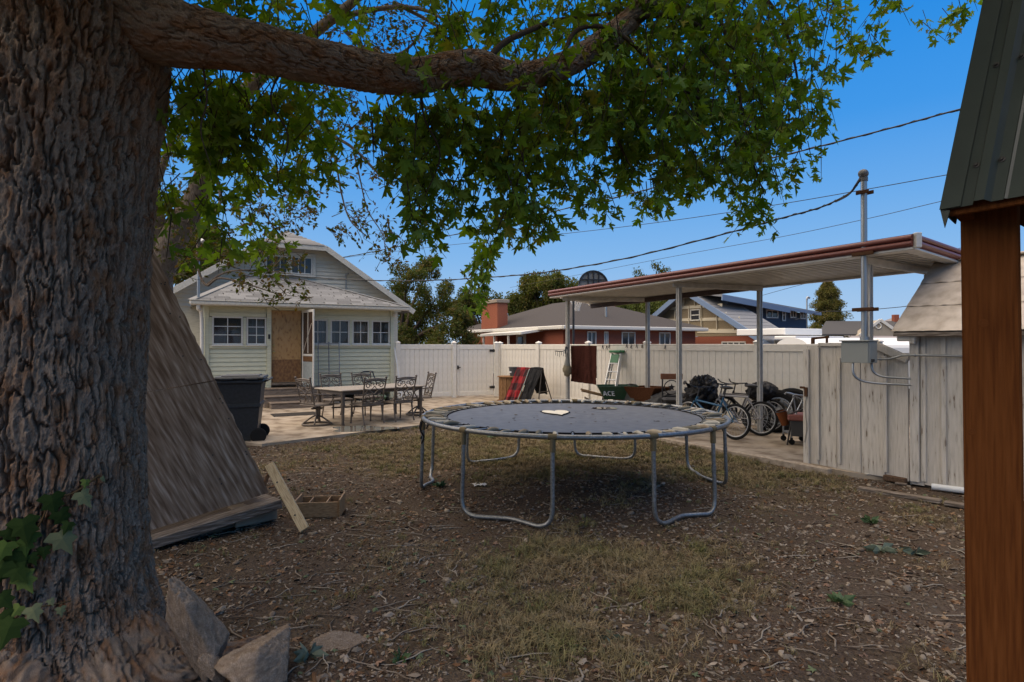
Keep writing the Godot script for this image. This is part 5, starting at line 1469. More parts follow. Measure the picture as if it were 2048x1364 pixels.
func interp(a: Array, n: int) -> Array:
	var o := []
	for i in n:
		var f := float(i) / (n - 1) * (a.size() - 1)
		var k := mini(int(f), a.size() - 2)
		o.append(lerpf(a[k], a[k + 1], f - k))
	return o

# ---------------------------------------------------------------- paler, sparser tree behind the hut
func build_second_tree() -> void:
	var D := 9.6
	var base := W(318, 690, D) * Vector3(1, 0, 1)
	var t := thing("sparse_tree", "pale-barked tree with thin yellowing leaves behind the plywood hut", "tree", base)
	var bark := rough_mat("pale_bark", [Color(0.11, 0.085, 0.065), Color(0.20, 0.16, 0.125), Color(0.27, 0.225, 0.18)], [0.2, 0.5, 0.85], Vector3(2, 0.7, 2), 0.9, 0.03, 0.4)
	var lp := [
		[[318, 905, D, 70], [312, 640, D, 64], [310, 520, D, 58], [302, 420, D, 44], [292, 330, D, 34], [300, 200, D - 0.3, 24], [330, 60, D - 0.6, 16], [360, -100, D - 1, 8]],
		[[312, 560, D, 58], [345, 480, D, 52], [388, 405, D, 46], [418, 330, D - 0.2, 40], [452, 235, D - 0.5, 34], [520, 150, D - 0.8, 28], [590, 92, D - 1.1, 24], [650, 45, D - 1.4, 21], [700, 5, D - 1.7, 18], [760, -50, D - 2, 12]],
		[[300, 395, D, 16], [325, 330, D, 14], [345, 270, D - 0.2, 11], [380, 190, D - 0.4, 8], [420, 90, D - 0.6, 5]],
		[[310, 480, D, 12], [352, 420, D + 0.2, 11], [378, 396, D + 0.3, 10]],
		[[660, 42, D - 1.4, 13], [720, 22, D - 1.5, 11], [790, 12, D - 1.7, 9], [850, 18, D - 1.8, 7], [900, 45, D - 2.0, 4]],
		[[785, 2, D - 1.7, 8], [840, 30, D - 1.7, 7], [890, 58, D - 1.8, 5], [930, 75, D - 1.9, 3]],
		[[690, 60, D - 1.4, 9], [730, 95, D - 1.4, 8], [790, 108, D - 1.5, 6], [830, 80, D - 1.5, 5], [850, 40, D - 1.6, 3]],
		[[560, 118, D - 1.0, 12], [600, 200, D - 1.1, 9], [655, 262, D - 1.2, 7], [705, 295, D - 1.3, 6], [755, 345, D - 1.3, 5], [788, 372, D - 1.3, 3]],
		[[655, 262, D - 1.2, 5], [672, 330, D - 1.2, 4], [682, 385, D - 1.2, 3.5], [700, 440, D - 1.2, 3], [740, 478, D - 1.2, 2]],
		[[705, 295, D - 1.3, 4], [720, 360, D - 1.3, 3], [735, 420, D - 1.3, 2.5], [765, 470, D - 1.3, 2], [772, 520, D - 1.3, 1.5]],
		[[420, 330, D - 0.2, 9], [440, 400, D - 0.4, 7], [400, 470, D - 0.6, 6], [395, 530, D - 0.8, 5], [412, 570, D - 0.9, 5], [440, 556, D - 1.0, 4], [500, 570, D - 1.1, 3], [560, 590, D - 1.2, 2]],
		[[412, 570, D - 0.9, 4], [450, 545, D - 1.0, 3.5], [510, 540, D - 1.1, 2.5], [585, 548, D - 1.2, 1.5]]]
	var bm := M.new()
	for i in lp.size():
		var pts := []
		var rr := []
		for q in lp[i]:
			pts.append(W(q[0], q[1], q[2]) - base)
			rr.append(q[3] / F * q[2] * 0.5)
		if i < 4: put(t, "trunk" if i == 0 else "limb", M.new().tube(curve(pts, 8), interp(rr, (pts.size() - 1) * 8 + 1), 16), bark)
		else: bm.tube(curve(pts, 6), interp(rr, (pts.size() - 1) * 6 + 1), 7)
	var ts := []
	var cs := []
	var cols := [Color(0.085, 0.098, 0.026), Color(0.105, 0.108, 0.030), Color(0.135, 0.110, 0.035), Color(0.17, 0.095, 0.035), Color(0.068, 0.088, 0.022)]
	# sprays: [px, py, half w, half h, depth, twigs, leafiness]
	for l in [[330, 330, 40, 90, D, 40, 1.0], [380, 260, 60, 60, D - 0.4, 46, 1.0], [345, 430, 40, 50, D, 26, 1.0], [360, 480, 50, 40, D - 0.3, 26, 1.0], [700, 60, 60, 50, D - 1.5, 44, 0.8], [770, 60, 60, 50, D - 1.6, 44, 0.7], [820, 40, 50, 50, D - 1.7, 26, 0.6], [720, 110, 50, 26, D - 1.4, 20, 0.8], [650, 180, 50, 60, D - 1.1, 40, 1.0], [690, 230, 40, 50, D - 1.2, 30, 1.0], [640, 290, 40, 40, D - 1.2, 20, 0.9], [690, 330, 36, 40, D - 1.2, 18, 0.7], [760, 330, 40, 40, D - 1.3, 16, 0.6], [690, 410, 50, 40, D - 1.2, 18, 0.6], [760, 440, 40, 40, D - 1.3, 16, 0.6], [700, 465, 40, 16, D - 1.2, 10, 0.9], [800, 480, 40, 24, D - 1.3, 14, 0.9], [770, 515, 40, 14, D - 1.3, 10, 0.9], [590, 440, 40, 20, D - 0.8, 16, 1.0], [520, 420, 70, 40, D - 0.6, 34, 1.0], [420, 470, 60, 50, D - 0.6, 34, 1.0], [390, 525, 40, 30, D - 0.8, 18, 1.0], [530, 555, 60, 22, D - 1.1, 22, 1.0], [570, 590, 40, 20, D - 1.2, 16, 1.1], [500, 505, 60, 30, D - 0.9, 26, 1.0], [580, 520, 40, 20, D - 1.1, 14, 1.0], [610, 400, 40, 30, D - 0.9, 16, 0.9], [560, 380, 60, 50, D - 0.8, 30, 1.0]]:
		for k in l[5]:
			var e := rv(1.0)
			var p := W(l[0] + e.x * l[2], l[1] + e.y * l[3], l[4] + e.z * 0.5) - base
			var dir := Vector3(rng.randf_range(-1, 1), rng.randf_range(-0.8, 0.4), rng.randf_range(-1, 1)).normalized()
			var len := rng.randf_range(0.18, 0.38)
			var bend := rv(0.06)
			bm.tube([p - dir * len * 0.5, p + bend, p + dir * len * 0.5], [0.006, 0.004, 0.002], 4, false)
			for j in int(rng.randf_range(5, 11) * l[6]):
				var q := p + dir * len * rng.randf_range(-0.5, 0.55) + rv(0.02)
				var ad := (dir + rv(1.1) + Vector3(0, -0.4, 0)).normalized()
				ts.append(Transform3D(turned(ad, rng.randf() * TAU).scaled(Vector3.ONE * rng.randf_range(0.05, 0.085)), q))
				cs.append(cols[rng.randi() % 5] * rng.randf_range(0.85, 1.25))
	put(t, "branches", bm, bark)
	var o := many(t, "foliage", small_leaf(1.0), leaf_mat(), ts, cs)
	o.set_meta("kind", "stuff")
	# upper crown out of the picture
	ts = []
	cs = []
	for k in 2600:
		var e := rv(1.0)
		while e.length() > 1.0: e = rv(1.0)
		var p := Vector3(0.8, 10.6, 0.3) + e * Vector3(4.6, 2.6, 3.6)
		var w := p + base
		if w.y < EYE + 0.60 * maxf(-w.z, 0.0) + 0.4: continue
		ts.append(Transform3D(Basis.from_euler(Vector3(rng.randf() * TAU, rng.randf() * TAU, 0)), p))
		cs.append(cols[rng.randi() % 5])
	var up := many(t, "upper_crown", leaf_spray(0.12, 8, 41), leaf_mat(), ts, cs)
	up.set_meta("kind", "stuff")
# ---------------------------------------------------------------- trampoline
func build_trampoline() -> void:
	var c := Vector3(0.735, 0, -7.27)
	var R := 1.80
	var H := 0.85
	var t := thing("trampoline", "round backyard trampoline with grey mat and bare galvanised frame", "trampoline", c)
	var galv := rough_mat("frame_steel", [Color(0.16, 0.165, 0.165), Color(0.30, 0.31, 0.31)], [0.25, 0.8], Vector3(2, 2, 2), 0.42, 0.03, 0.0, 0.7)
	var rust := rough_mat("socket_rust", [Color(0.12, 0.085, 0.045), Color(0.24, 0.20, 0.12)], [0.2, 0.8], Vector3(8, 8, 8), 0.8, 0.04, 0.0, 0.2)
	put(t, "frame_ring", M.new().ring(Vector3(0, H, 0), Vector3.RIGHT, Vector3.BACK, R, 0.024, 120, 12), galv)
	var on := func(deg, r, y): return Vector3(sin(deg_to_rad(deg)) * r, y, cos(deg_to_rad(deg)) * r)
	for q in [[-42.5, -11.5], [19.0, 46.0], [-104.0, -80.0], [-159.5, -131.0], [144.0, 173.0], [84.0, 116.0]]:
		var a: float = q[0]
		var b: float = q[1]
		var m := (a + b) * 0.5
		var path := [on.call(a, R, H - 0.03), on.call(a, R + 0.01, 0.45), on.call(a, R + 0.02, 0.16), on.call(lerpf(a, b, 0.05), R + 0.02, 0.06), on.call(lerpf(a, b, 0.16), R + 0.0, 0.022), on.call(lerpf(a, b, 0.38), R - 0.07, 0.024), on.call(lerpf(a, b, 0.55), R - 0.09, 0.028), on.call(lerpf(a, b, 0.75), R - 0.03, 0.024), on.call(lerpf(a, b, 0.88), R + 0.01, 0.022), on.call(lerpf(a, b, 0.97), R + 0.02, 0.07), on.call(b, R + 0.02, 0.18), on.call(b, R + 0.01, 0.45), on.call(b, R, H - 0.03)]
		var leg := put(t, "leg", M.new().tube(curve(path, 5), 0.0205, 10), galv)
		for e in [a, b]:
			put(leg, "socket", M.new().tube([on.call(e, R, H - 0.02), on.call(e, R + 0.003, H - 0.14)], 0.028, 10).tube([on.call(e - 1.3, R, H), on.call(e + 1.3, R, H)], 0.03, 10), rust)
			put(leg, "sleeve_joint", M.new().tube([on.call(e, R + 0.01, 0.49), on.call(e, R + 0.01, 0.43)], 0.0235, 10), galv)
	# mat, sagging a touch
	var mr := 1.52
	var P := PackedVector3Array()
	var ns := noise(0.9, 3, 21)
	for j in 26:
		for i in 121:
			var a := TAU * i / 120.0
			var r := mr * j / 25.0
			var sc := 1.0 + (0.008 * sin(i % 120 * PI * 0.6) if j == 25 else 0.0)
			var x := cos(a) * r * sc
			var z := -sin(a) * r * sc
			P.append(Vector3(x, H - 0.008 - 0.03 * (1.0 - pow(r / mr, 2.0)) + ns.get_noise_2d(x, z) * 0.006, z))
	var mat := rough_mat("mat_weave", [Color(0.070, 0.075, 0.084), Color(0.092, 0.098, 0.108), Color(0.115, 0.12, 0.13)], [0.15, 0.5, 0.9], Vector3(0.6, 0.6, 0.6), 0.58, 0.02)
	put(t, "mat", sheet(P, 121, 26), mat)
	put(t, "mat_edge", M.new().ring(Vector3(0, H - 0.006, 0), Vector3.RIGHT, Vector3.BACK, mr, 0.010, 120, 6), plain("webbing", Color(0.018, 0.018, 0.02), 0.8))
	# springs, many still wrapped in torn pale padding
	var foam := [plain("foam_a", Color(0.36, 0.31, 0.23), 0.9), plain("foam_b", Color(0.27, 0.22, 0.155), 0.9), plain("foam_c", Color(0.16, 0.15, 0.12), 0.9), plain("foam_d", Color(0.44, 0.41, 0.34), 0.9)]
	for i in 64:
		var d := 360.0 * i / 64.0
		var sp := put(t, "spring", M.new().tube([on.call(d, mr + 0.0, H - 0.004), on.call(d, R - 0.015, H + 0.004)], 0.011, 6), galv)
		if rng.randf() < 0.85:
			var w := rng.randf_range(0.018, 0.036)
			var p0: Vector3 = on.call(d + rng.randf_range(-1, 1), mr + rng.randf_range(0.03, 0.08), H + 0.004)
			var p1: Vector3 = on.call(d + rng.randf_range(-1, 1), R - rng.randf_range(0.0, 0.05), H + 0.016)
			put(sp, "padding", M.new().tube([p0, p0.lerp(p1, 0.3) + rv(0.008), p0.lerp(p1, 0.7) + rv(0.008), p1], [w * 0.5, w * 0.8, w * 0.85, w * 0.45], 7), foam[rng.randi() % 4])
		else:
			put(sp, "loop", M.new().ring(on.call(d, mr + 0.03, H + 0.002), Vector3.RIGHT, Vector3.UP, 0.016, 0.004, 12, 5), plain("webbing", Color.BLACK))
	# loose webbing at the side
	for q in [[-88.0, 0.30], [-80.0, 0.22], [-97.0, 0.18], [-76.0, 0.26]]:
		var s: Vector3 = on.call(q[0], R + 0.015, H - 0.02)
		put(t, "loose_strap", M.new().tube(curve([s, s + Vector3(-0.02, -q[1] * 0.4, 0.02), s + Vector3(0.015, -q[1] * 0.7, 0.0), s + Vector3(-0.01, -q[1], 0.02)], 4), 0.010, 5), plain("webbing", Color.BLACK))
	# rain water lying on the mat
	var water := plain("water", Color(0.03, 0.033, 0.036), 0.02)
	water.metallic_specular = 0.9
	var q := [1211, 818, 0.14, 0.15, 1.7]
	var w := W(q[0], q[1], F * (EYE - H + 0.03) / (q[1] - 690.0))
	var pl := []
	for i in 26:
		var a := TAU * i / 26.0
		var rr: float = 1.0 + 0.22 * sin(a * 2.0 + q[4]) + 0.12 * sin(a * 5.0 + q[4] * 3.0)
		pl.append(Vector2(cos(a) * q[2] * rr, sin(a) * q[3] * rr))
	var dip := func(v): return H - 0.008 - 0.03 * (1.0 - pow(Vector2(v.x - c.x, v.z - c.z).length() / mr, 2.0)) + 0.0085
	var pd := thing("rain_puddle", "dark oval puddle of rain water on the trampoline mat", "puddle", Vector3(w.x, dip.call(w), w.z))
	put(pd, "water_film", M.new().prism(Transform3D(Basis(Vector3.RIGHT, Vector3.FORWARD, Vector3.UP), Vector3.ZERO), pl, 0.005), water)
	put(pd, "sodden_leaf", small_leaf(0.12), plain("dead_leaf_a", Color(0.045, 0.032, 0.02), 0.8), Transform3D(Basis(Vector3.RIGHT, -PI / 2), Vector3(-0.05, 0.004, 0.04)))
	# pale heart-shaped scrap with a dark frayed edge
	w = W(1113, 825, F * (EYE - H + 0.03) / 135.0)
	var ht := []
	var hb := []
	for i in 40:
		var a := TAU * i / 40.0
		var v := Vector2(pow(sin(a), 3.0) * 0.175, (0.8125 * cos(a) - 0.3125 * cos(2.0 * a) - 0.125 * cos(3.0 * a) - 0.0625 * cos(4.0 * a)) * 0.30)
		ht.append(v)
		hb.append(v * (1.10 + 0.05 * sin(i * 2.3)))
	ht.reverse()
	hb.reverse()
	var hs := thing("pale_scrap", "cream heart-shaped scrap with dark edge lying on the trampoline mat", "scrap", Vector3(w.x, dip.call(w), w.z), Basis(Vector3.UP, 0.15))
	var lay := Basis(Vector3.RIGHT, Vector3.FORWARD, Vector3.UP)
	put(hs, "dark_edge", M.new().prism(Transform3D(lay, Vector3.ZERO), hb, 0.004), plain("webbing", Color.BLACK))
	put(hs, "cream_face", M.new().prism(Transform3D(lay, Vector3(0, 0.004, 0)), ht, 0.003), plain("cream_scrap", Color(0.72, 0.66, 0.52), 0.7))
	var lf := [plain("dead_leaf_a", Color(0.045, 0.032, 0.02), 0.8), plain("dead_leaf_b", Color(0.09, 0.065, 0.035), 0.8)]
	var sml := small_leaf(1.0)
	for i in 34:
		var a := rng.randf() * TAU
		var r := sqrt(rng.randf()) * 1.3
		var p := Vector3(cos(a) * r, 0, sin(a) * r)
		p.y = H - 0.008 - 0.03 * (1.0 - pow(r / mr, 2.0)) + 0.009
		var o := put(self, "fallen_leaf", sml, lf[i % 2], Transform3D(Basis(Vector3.RIGHT, -PI / 2 + 0.1).rotated(Vector3.UP, rng.randf() * TAU).scaled(Vector3.ONE * rng.randf_range(0.03, 0.075)), c + p))
		tag(o, "dark fallen leaf lying on the trampoline mat", "leaf", "leaves on the trampoline")

# ---------------------------------------------------------------- patio table and scrolled chairs
func spiral(cn: Vector3, ax: Vector3, ay: Vector3, r0: float, r1: float, a0: float, a1: float, n := 14) -> Array:
	var o := []
	for i in n + 1:
		var f := float(i) / n
		var a := lerpf(a0, a1, f)
		o.append(cn + (ax * cos(a) + ay * sin(a)) * lerpf(r0, r1, f))
	return o
func iron_chair(called: String, label: String, at: Vector3, facing: Vector3, m, arms: bool, swivel: bool, group: String) -> Node3D:
	# local +z is the side the sitter's back is on
	var b := face(Vector3(-facing.z, 0, facing.x))
	if b.z.dot(facing) > 0: b = Basis(-b.x, b.y, -b.z)
	var o := thing(called, label, "chair", at, b, group)
	var X := Vector3.RIGHT
	var Y := Vector3.UP
	put(o, "seat", M.new().bx(Vector3(0, 0.43, 0), Vector3(0.50, 0.025, 0.46), 0.01).bx(Vector3(0, 0.415, 0), Vector3(0.53, 0.03, 0.49), 0.012), m)
	if swivel:
		put(o, "swivel_base", M.new().tube([Vector3(0, 0.40, 0), Vector3(0, 0.12, 0)], 0.03, 10).bx(Vector3(0, 0.34, 0), Vector3(0.26, 0.03, 0.06), 0.008).bx(Vector3(0, 0.34, 0), Vector3(0.06, 0.03, 0.26), 0.008).ring(Vector3(0, 0.022, 0), X, Vector3.BACK, 0.29, 0.02, 36, 8), m)
		for i in 4:
			var a := TAU * (i + 0.5) / 4
			var d := Vector3(cos(a), 0, sin(a))
			put(o, "foot", M.new().tube(curve([d * 0.02 + Y * 0.20, d * 0.12 + Y * 0.15, d * 0.27 + Y * 0.04], 4), 0.018, 7), m)
	else:
		for sx in [-1, 1]:
			put(o, "leg", M.new().tube(curve([Vector3(sx * 0.23, 0.42, -0.20), Vector3(sx * 0.235, 0.2, -0.205), Vector3(sx * 0.24, 0.02, -0.22)], 3), [0.02, 0.019, 0.018, 0.017, 0.016, 0.016, 0.02], 8), m)
			put(o, "leg", M.new().tube(curve([Vector3(sx * 0.23, 0.42, 0.21), Vector3(sx * 0.235, 0.2, 0.24), Vector3(sx * 0.24, 0.02, 0.29)], 3), [0.02, 0.019, 0.018, 0.017, 0.016, 0.016, 0.022], 8), m)
	var bk := func(x, y): return Vector3(x, y, 0.22 + (y - 0.43) * 0.22)
	var fr := M.new()
	for sx in [-1, 1]:
		fr.tube([bk.call(sx * 0.235, 0.41), bk.call(sx * 0.245, 0.7), bk.call(sx * 0.26, 0.97)], 0.016, 8)
		fr.lathe(Transform3D(Basis(), bk.call(sx * 0.26, 0.97)), [Vector2(0.016, 0), Vector2(0.026, 0.012), Vector2(0.022, 0.03), Vector2(0, 0.045)], 10)
	fr.tube(curve([bk.call(-0.255, 0.90), bk.call(-0.12, 0.925), bk.call(0, 0.93), bk.call(0.12, 0.925), bk.call(0.255, 0.90)], 3), 0.017, 7)
	fr.tube(curve([bk.call(-0.25, 0.945), bk.call(0, 0.965), bk.call(0.25, 0.945)], 4), 0.015, 7)
	fr.tube([bk.call(-0.235, 0.46), bk.call(0.235, 0.46)], 0.014, 7)
	put(o, "back_frame", fr, m)
	var n := Vector3(0, 1, 0.22).normalized()
	var sc := M.new()
	for sx in [-1.0, 1.0]:
		var ax: Vector3 = X * sx
		sc.tube(spiral(bk.call(sx * 0.15, 0.83), ax, n, 0.075, 0.018, 2.6, -4.4, 18), 0.010, 6)
		sc.tube(spiral(bk.call(sx * 0.052, 0.85), ax, n, 0.050, 0.015, -0.9, 4.8, 16), 0.009, 6)
		sc.tube(spiral(bk.call(sx * 0.13, 0.585), ax, n, 0.085, 0.02, -2.2, 4.2, 18), 0.010, 6)
		sc.tube(curve([bk.call(sx * 0.225, 0.76), bk.call(sx * 0.10, 0.72), bk.call(0, 0.62), bk.call(sx * -0.06, 0.50)], 5), 0.010, 6)
		sc.tube(curve([bk.call(sx * 0.22, 0.64), bk.call(sx * 0.17, 0.71), bk.call(sx * 0.05, 0.76), bk.call(0, 0.82)], 5), 0.009, 6)
		sc.tube(curve([bk.call(sx * 0.235, 0.53), bk.call(sx * 0.12, 0.485), bk.call(0, 0.53)], 5), 0.010, 6)
	sc.tube([bk.call(0, 0.46), bk.call(0, 0.66)], 0.009, 6)
	put(o, "scrollwork", sc, m)
	if arms:
		for sx in [-1, 1]:
			put(o, "arm", M.new().tube(curve([bk.call(sx * 0.245, 0.66), Vector3(sx * 0.29, 0.645, 0.10), Vector3(sx * 0.30, 0.63, -0.10), Vector3(sx * 0.28, 0.56, -0.20), Vector3(sx * 0.25, 0.44, -0.12)], 4), 0.014, 7), m)
	return o
func build_patio_set() -> void:
	var iron := rough_mat("cast_bronze", [Color(0.085, 0.066, 0.050), Color(0.15, 0.122, 0.098)], [0.2, 0.8], Vector3(3, 3, 3), 0.55, 0.04, 0.0, 0.2)
	var top := rough_mat("table_top", [Color(0.22, 0.185, 0.145), Color(0.30, 0.26, 0.21)], [0.2, 0.8], Vector3(1.2, 1.2, 1.2), 0.6, 0.03)
	var y := Vector3(0, 0.042, 0)
	var o := G(686, 855) + y
	var t := Vector3(0.69, 0, -0.724)
	var n := Vector3(-0.724, 0, -0.69)
	var L := 2.0
	var Wd := 0.98
	var b := face(t)
	var tb := thing("patio_table", "long bronze metal patio table with pale dusty top", "table", o, b)
	put(tb, "table_top", M.new().bx(Vector3(L * 0.5, 0.715, -Wd * 0.5), Vector3(L + 0.16, 0.03, Wd + 0.16), 0.012), top)
	put(tb, "apron", M.new().bx(Vector3(L * 0.5, 0.665, 0.0), Vector3(L, 0.07, 0.03), 0.004).bx(Vector3(L * 0.5, 0.665, -Wd), Vector3(L, 0.07, 0.03), 0.004).bx(Vector3(0, 0.665, -Wd * 0.5), Vector3(0.03, 0.07, Wd - 0.04), 0.004).bx(Vector3(L, 0.665, -Wd * 0.5), Vector3(0.03, 0.07, Wd - 0.04), 0.004), iron)
	for q in [[0, 0], [L, 0], [0, -Wd], [L, -Wd]]:
		put(tb, "leg", M.new().tube([Vector3(q[0], 0.70, q[1]), Vector3(q[0], 0.45, q[1]), Vector3(q[0], 0.40, q[1]), Vector3(q[0], 0.36, q[1]), Vector3(q[0], 0.06, q[1]), Vector3(q[0], 0.0, q[1])], [0.045, 0.04, 0.055, 0.036, 0.028, 0.04], 10), iron)
	put(tb, "stretcher", M.new().tube(curve([Vector3(0.03, 0.33, -Wd * 0.5), Vector3(L * 0.5, 0.30, -Wd * 0.5), Vector3(L - 0.03, 0.33, -Wd * 0.5)], 4), 0.018, 7), iron)
	var gp := "scrolled chairs around the patio table"
	iron_chair("patio_chair", "scroll-backed iron chair on the lawn side beside the swivel chair", o + t * 0.46 - n * 0.16, n, iron, false, false, gp)
	iron_chair("patio_chair", "scroll-backed iron chair on the lawn side next to the fence end", o + t * 1.22 - n * 0.18, n, iron, false, false, gp)
	iron_chair("patio_chair", "scroll-backed iron chair on the house side nearer the steps", o + t * 0.62 + n * (Wd + 0.28), -n, iron, false, false, gp)
	iron_chair("patio_chair", "scroll-backed iron chair on the house side nearer the fence panel", o + t * 1.42 + n * (Wd + 0.26), -n, iron, false, false, gp)
	iron_chair("swivel_chair", "scroll-backed swivel armchair with round base at the table end", o - t * 0.30 + n * (Wd * 0.52), (t * 0.95 + n * 0.1).normalized(), iron, true, true, gp)
	iron_chair("swivel_chair", "scroll-backed swivel armchair at the table end facing the steps", o + t * (L + 0.28) + n * (Wd * 0.45), (-t * 0.9 + n * 0.3).normalized(), iron, true, true, gp)
	# puddle on the slab under the table
	var pl := []
	for i in 30:
		var a := TAU * i / 30.0
		var rr := 1.0 + 0.18 * sin(a * 3.0 + 1.0) + 0.1 * sin(a * 5.0)
		pl.append(Vector2(cos(a) * 0.62 * rr, sin(a) * 0.42 * rr))
	var water = mats["water"]
	var pc := G(725, 861) + Vector3(0, 0.0425, 0)
	var pd := thing("rain_puddle", "wide shallow rain puddle on the concrete under the patio table", "puddle", pc)
	var wm := plain("wet_film", Color(0.13, 0.115, 0.095), 0.06)
	put(pd, "water_film", M.new().prism(Transform3D(Basis(Vector3.RIGHT, Vector3.FORWARD, Vector3.UP), Vector3.ZERO), pl, 0.002), wm)

# ---------------------------------------------------------------- things standing by the house
func build_house_clutter() -> void:
	# wheeled bin
	var grey := rough_mat("bin_plastic", [Color(0.020, 0.023, 0.026), Color(0.032, 0.036, 0.040)], [0.2, 0.8], Vector3(1, 1, 1), 0.45, 0.03)
	var bc := Vector3(-4.78, 0.0, -10.55)
	var bn := thing("wheeled_bin", "dark grey wheeled rubbish bin beside the plywood hut", "bin", bc, face(Vector3(0.95, 0, -0.3)))
	var body := M.new()
	var lv := [[0.05, 0.26, 0.29], [0.62, 0.315, 0.345], [0.63, 0.335, 0.365], [0.68, 0.335, 0.365], [0.69, 0.32, 0.35], [1.06, 0.355, 0.395]]
	for i in lv.size() - 1:
		var a = lv[i]
		var q = lv[i + 1]
		var ca := []
		var cq := []
		for s in [[-1, 1], [1, 1], [1, -1], [-1, -1]]:
			ca.append(Vector3(s[0] * a[1], a[0], s[1] * a[2]))
			cq.append(Vector3(s[0] * q[1], q[0], s[1] * q[2]))
		for s in 4: body.quad(ca[s], ca[(s + 1) % 4], cq[(s + 1) % 4], cq[s])
	body.bx(Vector3(0, 0.055, 0), Vector3(0.5, 0.02, 0.56))
	put(bn, "body", body, grey)
	put(bn, "rim", M.new().bx(Vector3(0, 1.07, 0), Vector3(0.78, 0.07, 0.86), 0.02), grey)
	put(bn, "lid", M.new().bx(Vector3(0, 1.13, 0.01), Vector3(0.80, 0.05, 0.88), 0.022).bx(Vector3(0, 1.16, -0.02), Vector3(0.60, 0.025, 0.62), 0.012).bx(Vector3(0.2, 1.12, 0.45), Vector3(0.2, 0.04, 0.03), 0.01).bx(Vector3(-0.2, 1.12, 0.45), Vector3(0.2, 0.04, 0.03), 0.01), grey)
	put(bn, "handle", M.new().tube(curve([Vector3(0.38, 1.06, -0.3), Vector3(0.47, 1.10, -0.28), Vector3(0.47, 1.10, 0.28), Vector3(0.38, 1.06, 0.3)], 4), 0.018, 7), grey)
	for s in [-1, 1]:
		put(bn, "wheel", M.new().lathe(Transform3D(Basis(Vector3.RIGHT, PI / 2), Vector3(0.30, 0.13, s * 0.32)), [Vector2(0, -0.03), Vector2(0.11, -0.03), Vector2(0.13, -0.02), Vector2(0.13, 0.02), Vector2(0.11, 0.03), Vector2(0, 0.03)], 20), plain("rubber", Color.BLACK))
	put(bn, "axle", M.new().tube([Vector3(0.30, 0.13, -0.34), Vector3(0.30, 0.13, 0.34)], 0.012, 6), grey)
	# house frame for the rest
	var hb := face(U)
	var ho := Vector3(-3.61, 0, -18.2)
	var at := func(x, y, z): return ho + hb * Vector3(x, y, z)
	var chrome := plain("tube_grey", Color(0.24, 0.25, 0.26), 0.4, 0.6)
	var ht := thing("hand_truck", "folded grey tubular luggage cart leaning on the sage siding", "cart", at.call(-1.95, 0.04, 0.35), hb.rotated(hb.x, -0.06))
	for x in [-0.21, 0.08]:
		var f := M.new()
		f.tube(curve([Vector3(x - 0.13, 0.0, 0), Vector3(x - 0.13, 1.6, 0), Vector3(x - 0.09, 1.70, 0), Vector3(x + 0.12, 1.70, 0), Vector3(x + 0.16, 1.6, 0), Vector3(x + 0.16, 0.0, 0)], 5), 0.014, 7)
		put(ht, "frame_tube", f.tube([Vector3(x - 0.13, 0.9, 0.0), Vector3(x + 0.16, 0.9, 0)], 0.011, 6).tube([Vector3(x - 0.13, 0.3, 0.0), Vector3(x + 0.16, 0.3, 0)], 0.011, 6), chrome)
	for x in [-0.34, 0.24]:
		put(ht, "wheel", M.new().lathe(Transform3D(Basis(Vector3.FORWARD, PI / 2), Vector3(x, 0.08, 0.05)), [Vector2(0, -0.015), Vector2(0.08, -0.015), Vector2(0.08, 0.015), Vector2(0, 0.015)], 16), plain("rubber", Color.BLACK))
	put(ht, "toe_plate", M.new().bx(Vector3(-0.05, 0.03, 0.12), Vector3(0.5, 0.012, 0.22), 0.003), chrome)
	var sc := thing("push_mower", "small push mower with black looped handle by the siding", "mower", at.call(-0.95, 0.04, 0.75), hb.rotated(Vector3.UP, 0.3))
	var blk := plain("black_plastic", Color.BLACK)
	put(sc, "handle", M.new().tube(curve([Vector3(-0.2, 0.2, 0.2), Vector3(-0.2, 0.72, -0.1), Vector3(-0.17, 0.88, -0.15), Vector3(0.17, 0.88, -0.15), Vector3(0.2, 0.80, -0.12), Vector3(0.24, 0.2, 0.2)], 5), 0.02, 8), blk)
	put(sc, "deck", M.new().bx(Vector3(0, 0.18, 0.3), Vector3(0.46, 0.14, 0.5), 0.05), plain("mower_green", Color(0.05, 0.09, 0.045), 0.5))
	put(sc, "motor", M.new().lathe(Transform3D(Basis(), Vector3(0, 0.25, 0.3)), [Vector2(0.14, 0), Vector2(0.14, 0.12), Vector2(0.08, 0.17), Vector2(0, 0.18)], 14), blk)
	for q in [[-0.25, 0.1], [0.25, 0.1], [-0.25, 0.5], [0.25, 0.5]]:
		put(sc, "wheel", M.new().lathe(Transform3D(Basis(Vector3.FORWARD, PI / 2), Vector3(q[0], 0.1, q[1])), [Vector2(0, -0.02), Vector2(0.1, -0.02), Vector2(0.1, 0.02), Vector2(0, 0.02)], 16), plain("rubber", Color.BLACK))
	var pl := thing("white_pole", "thin white pole leaning in the corner of house and fence", "pole", at.call(0.06, 0.04, 0.34), hb)
	put(pl, "shaft", M.new().tube([Vector3(0.05, 0, 0.1), Vector3(-0.07, 1.55, -0.24)], 0.022, 8), plain("pvc", Color.WHITE))
	put(pl, "end_cap", M.new().tube([Vector3(-0.068, 1.53, -0.236), Vector3(-0.072, 1.58, -0.246)], 0.026, 8), plain("pvc", Color.WHITE))
	var dm := thing("door_mat", "flat dark mat lying before the porch steps", "mat", G(590, 832) + Vector3(0, 0.042, 0), hb)
	put(dm, "pile", M.new().bx(Vector3(0, 0.008, 0), Vector3(0.95, 0.015, 0.55), 0.005), plain("mat_dark", Color(0.05, 0.045, 0.04), 0.95))
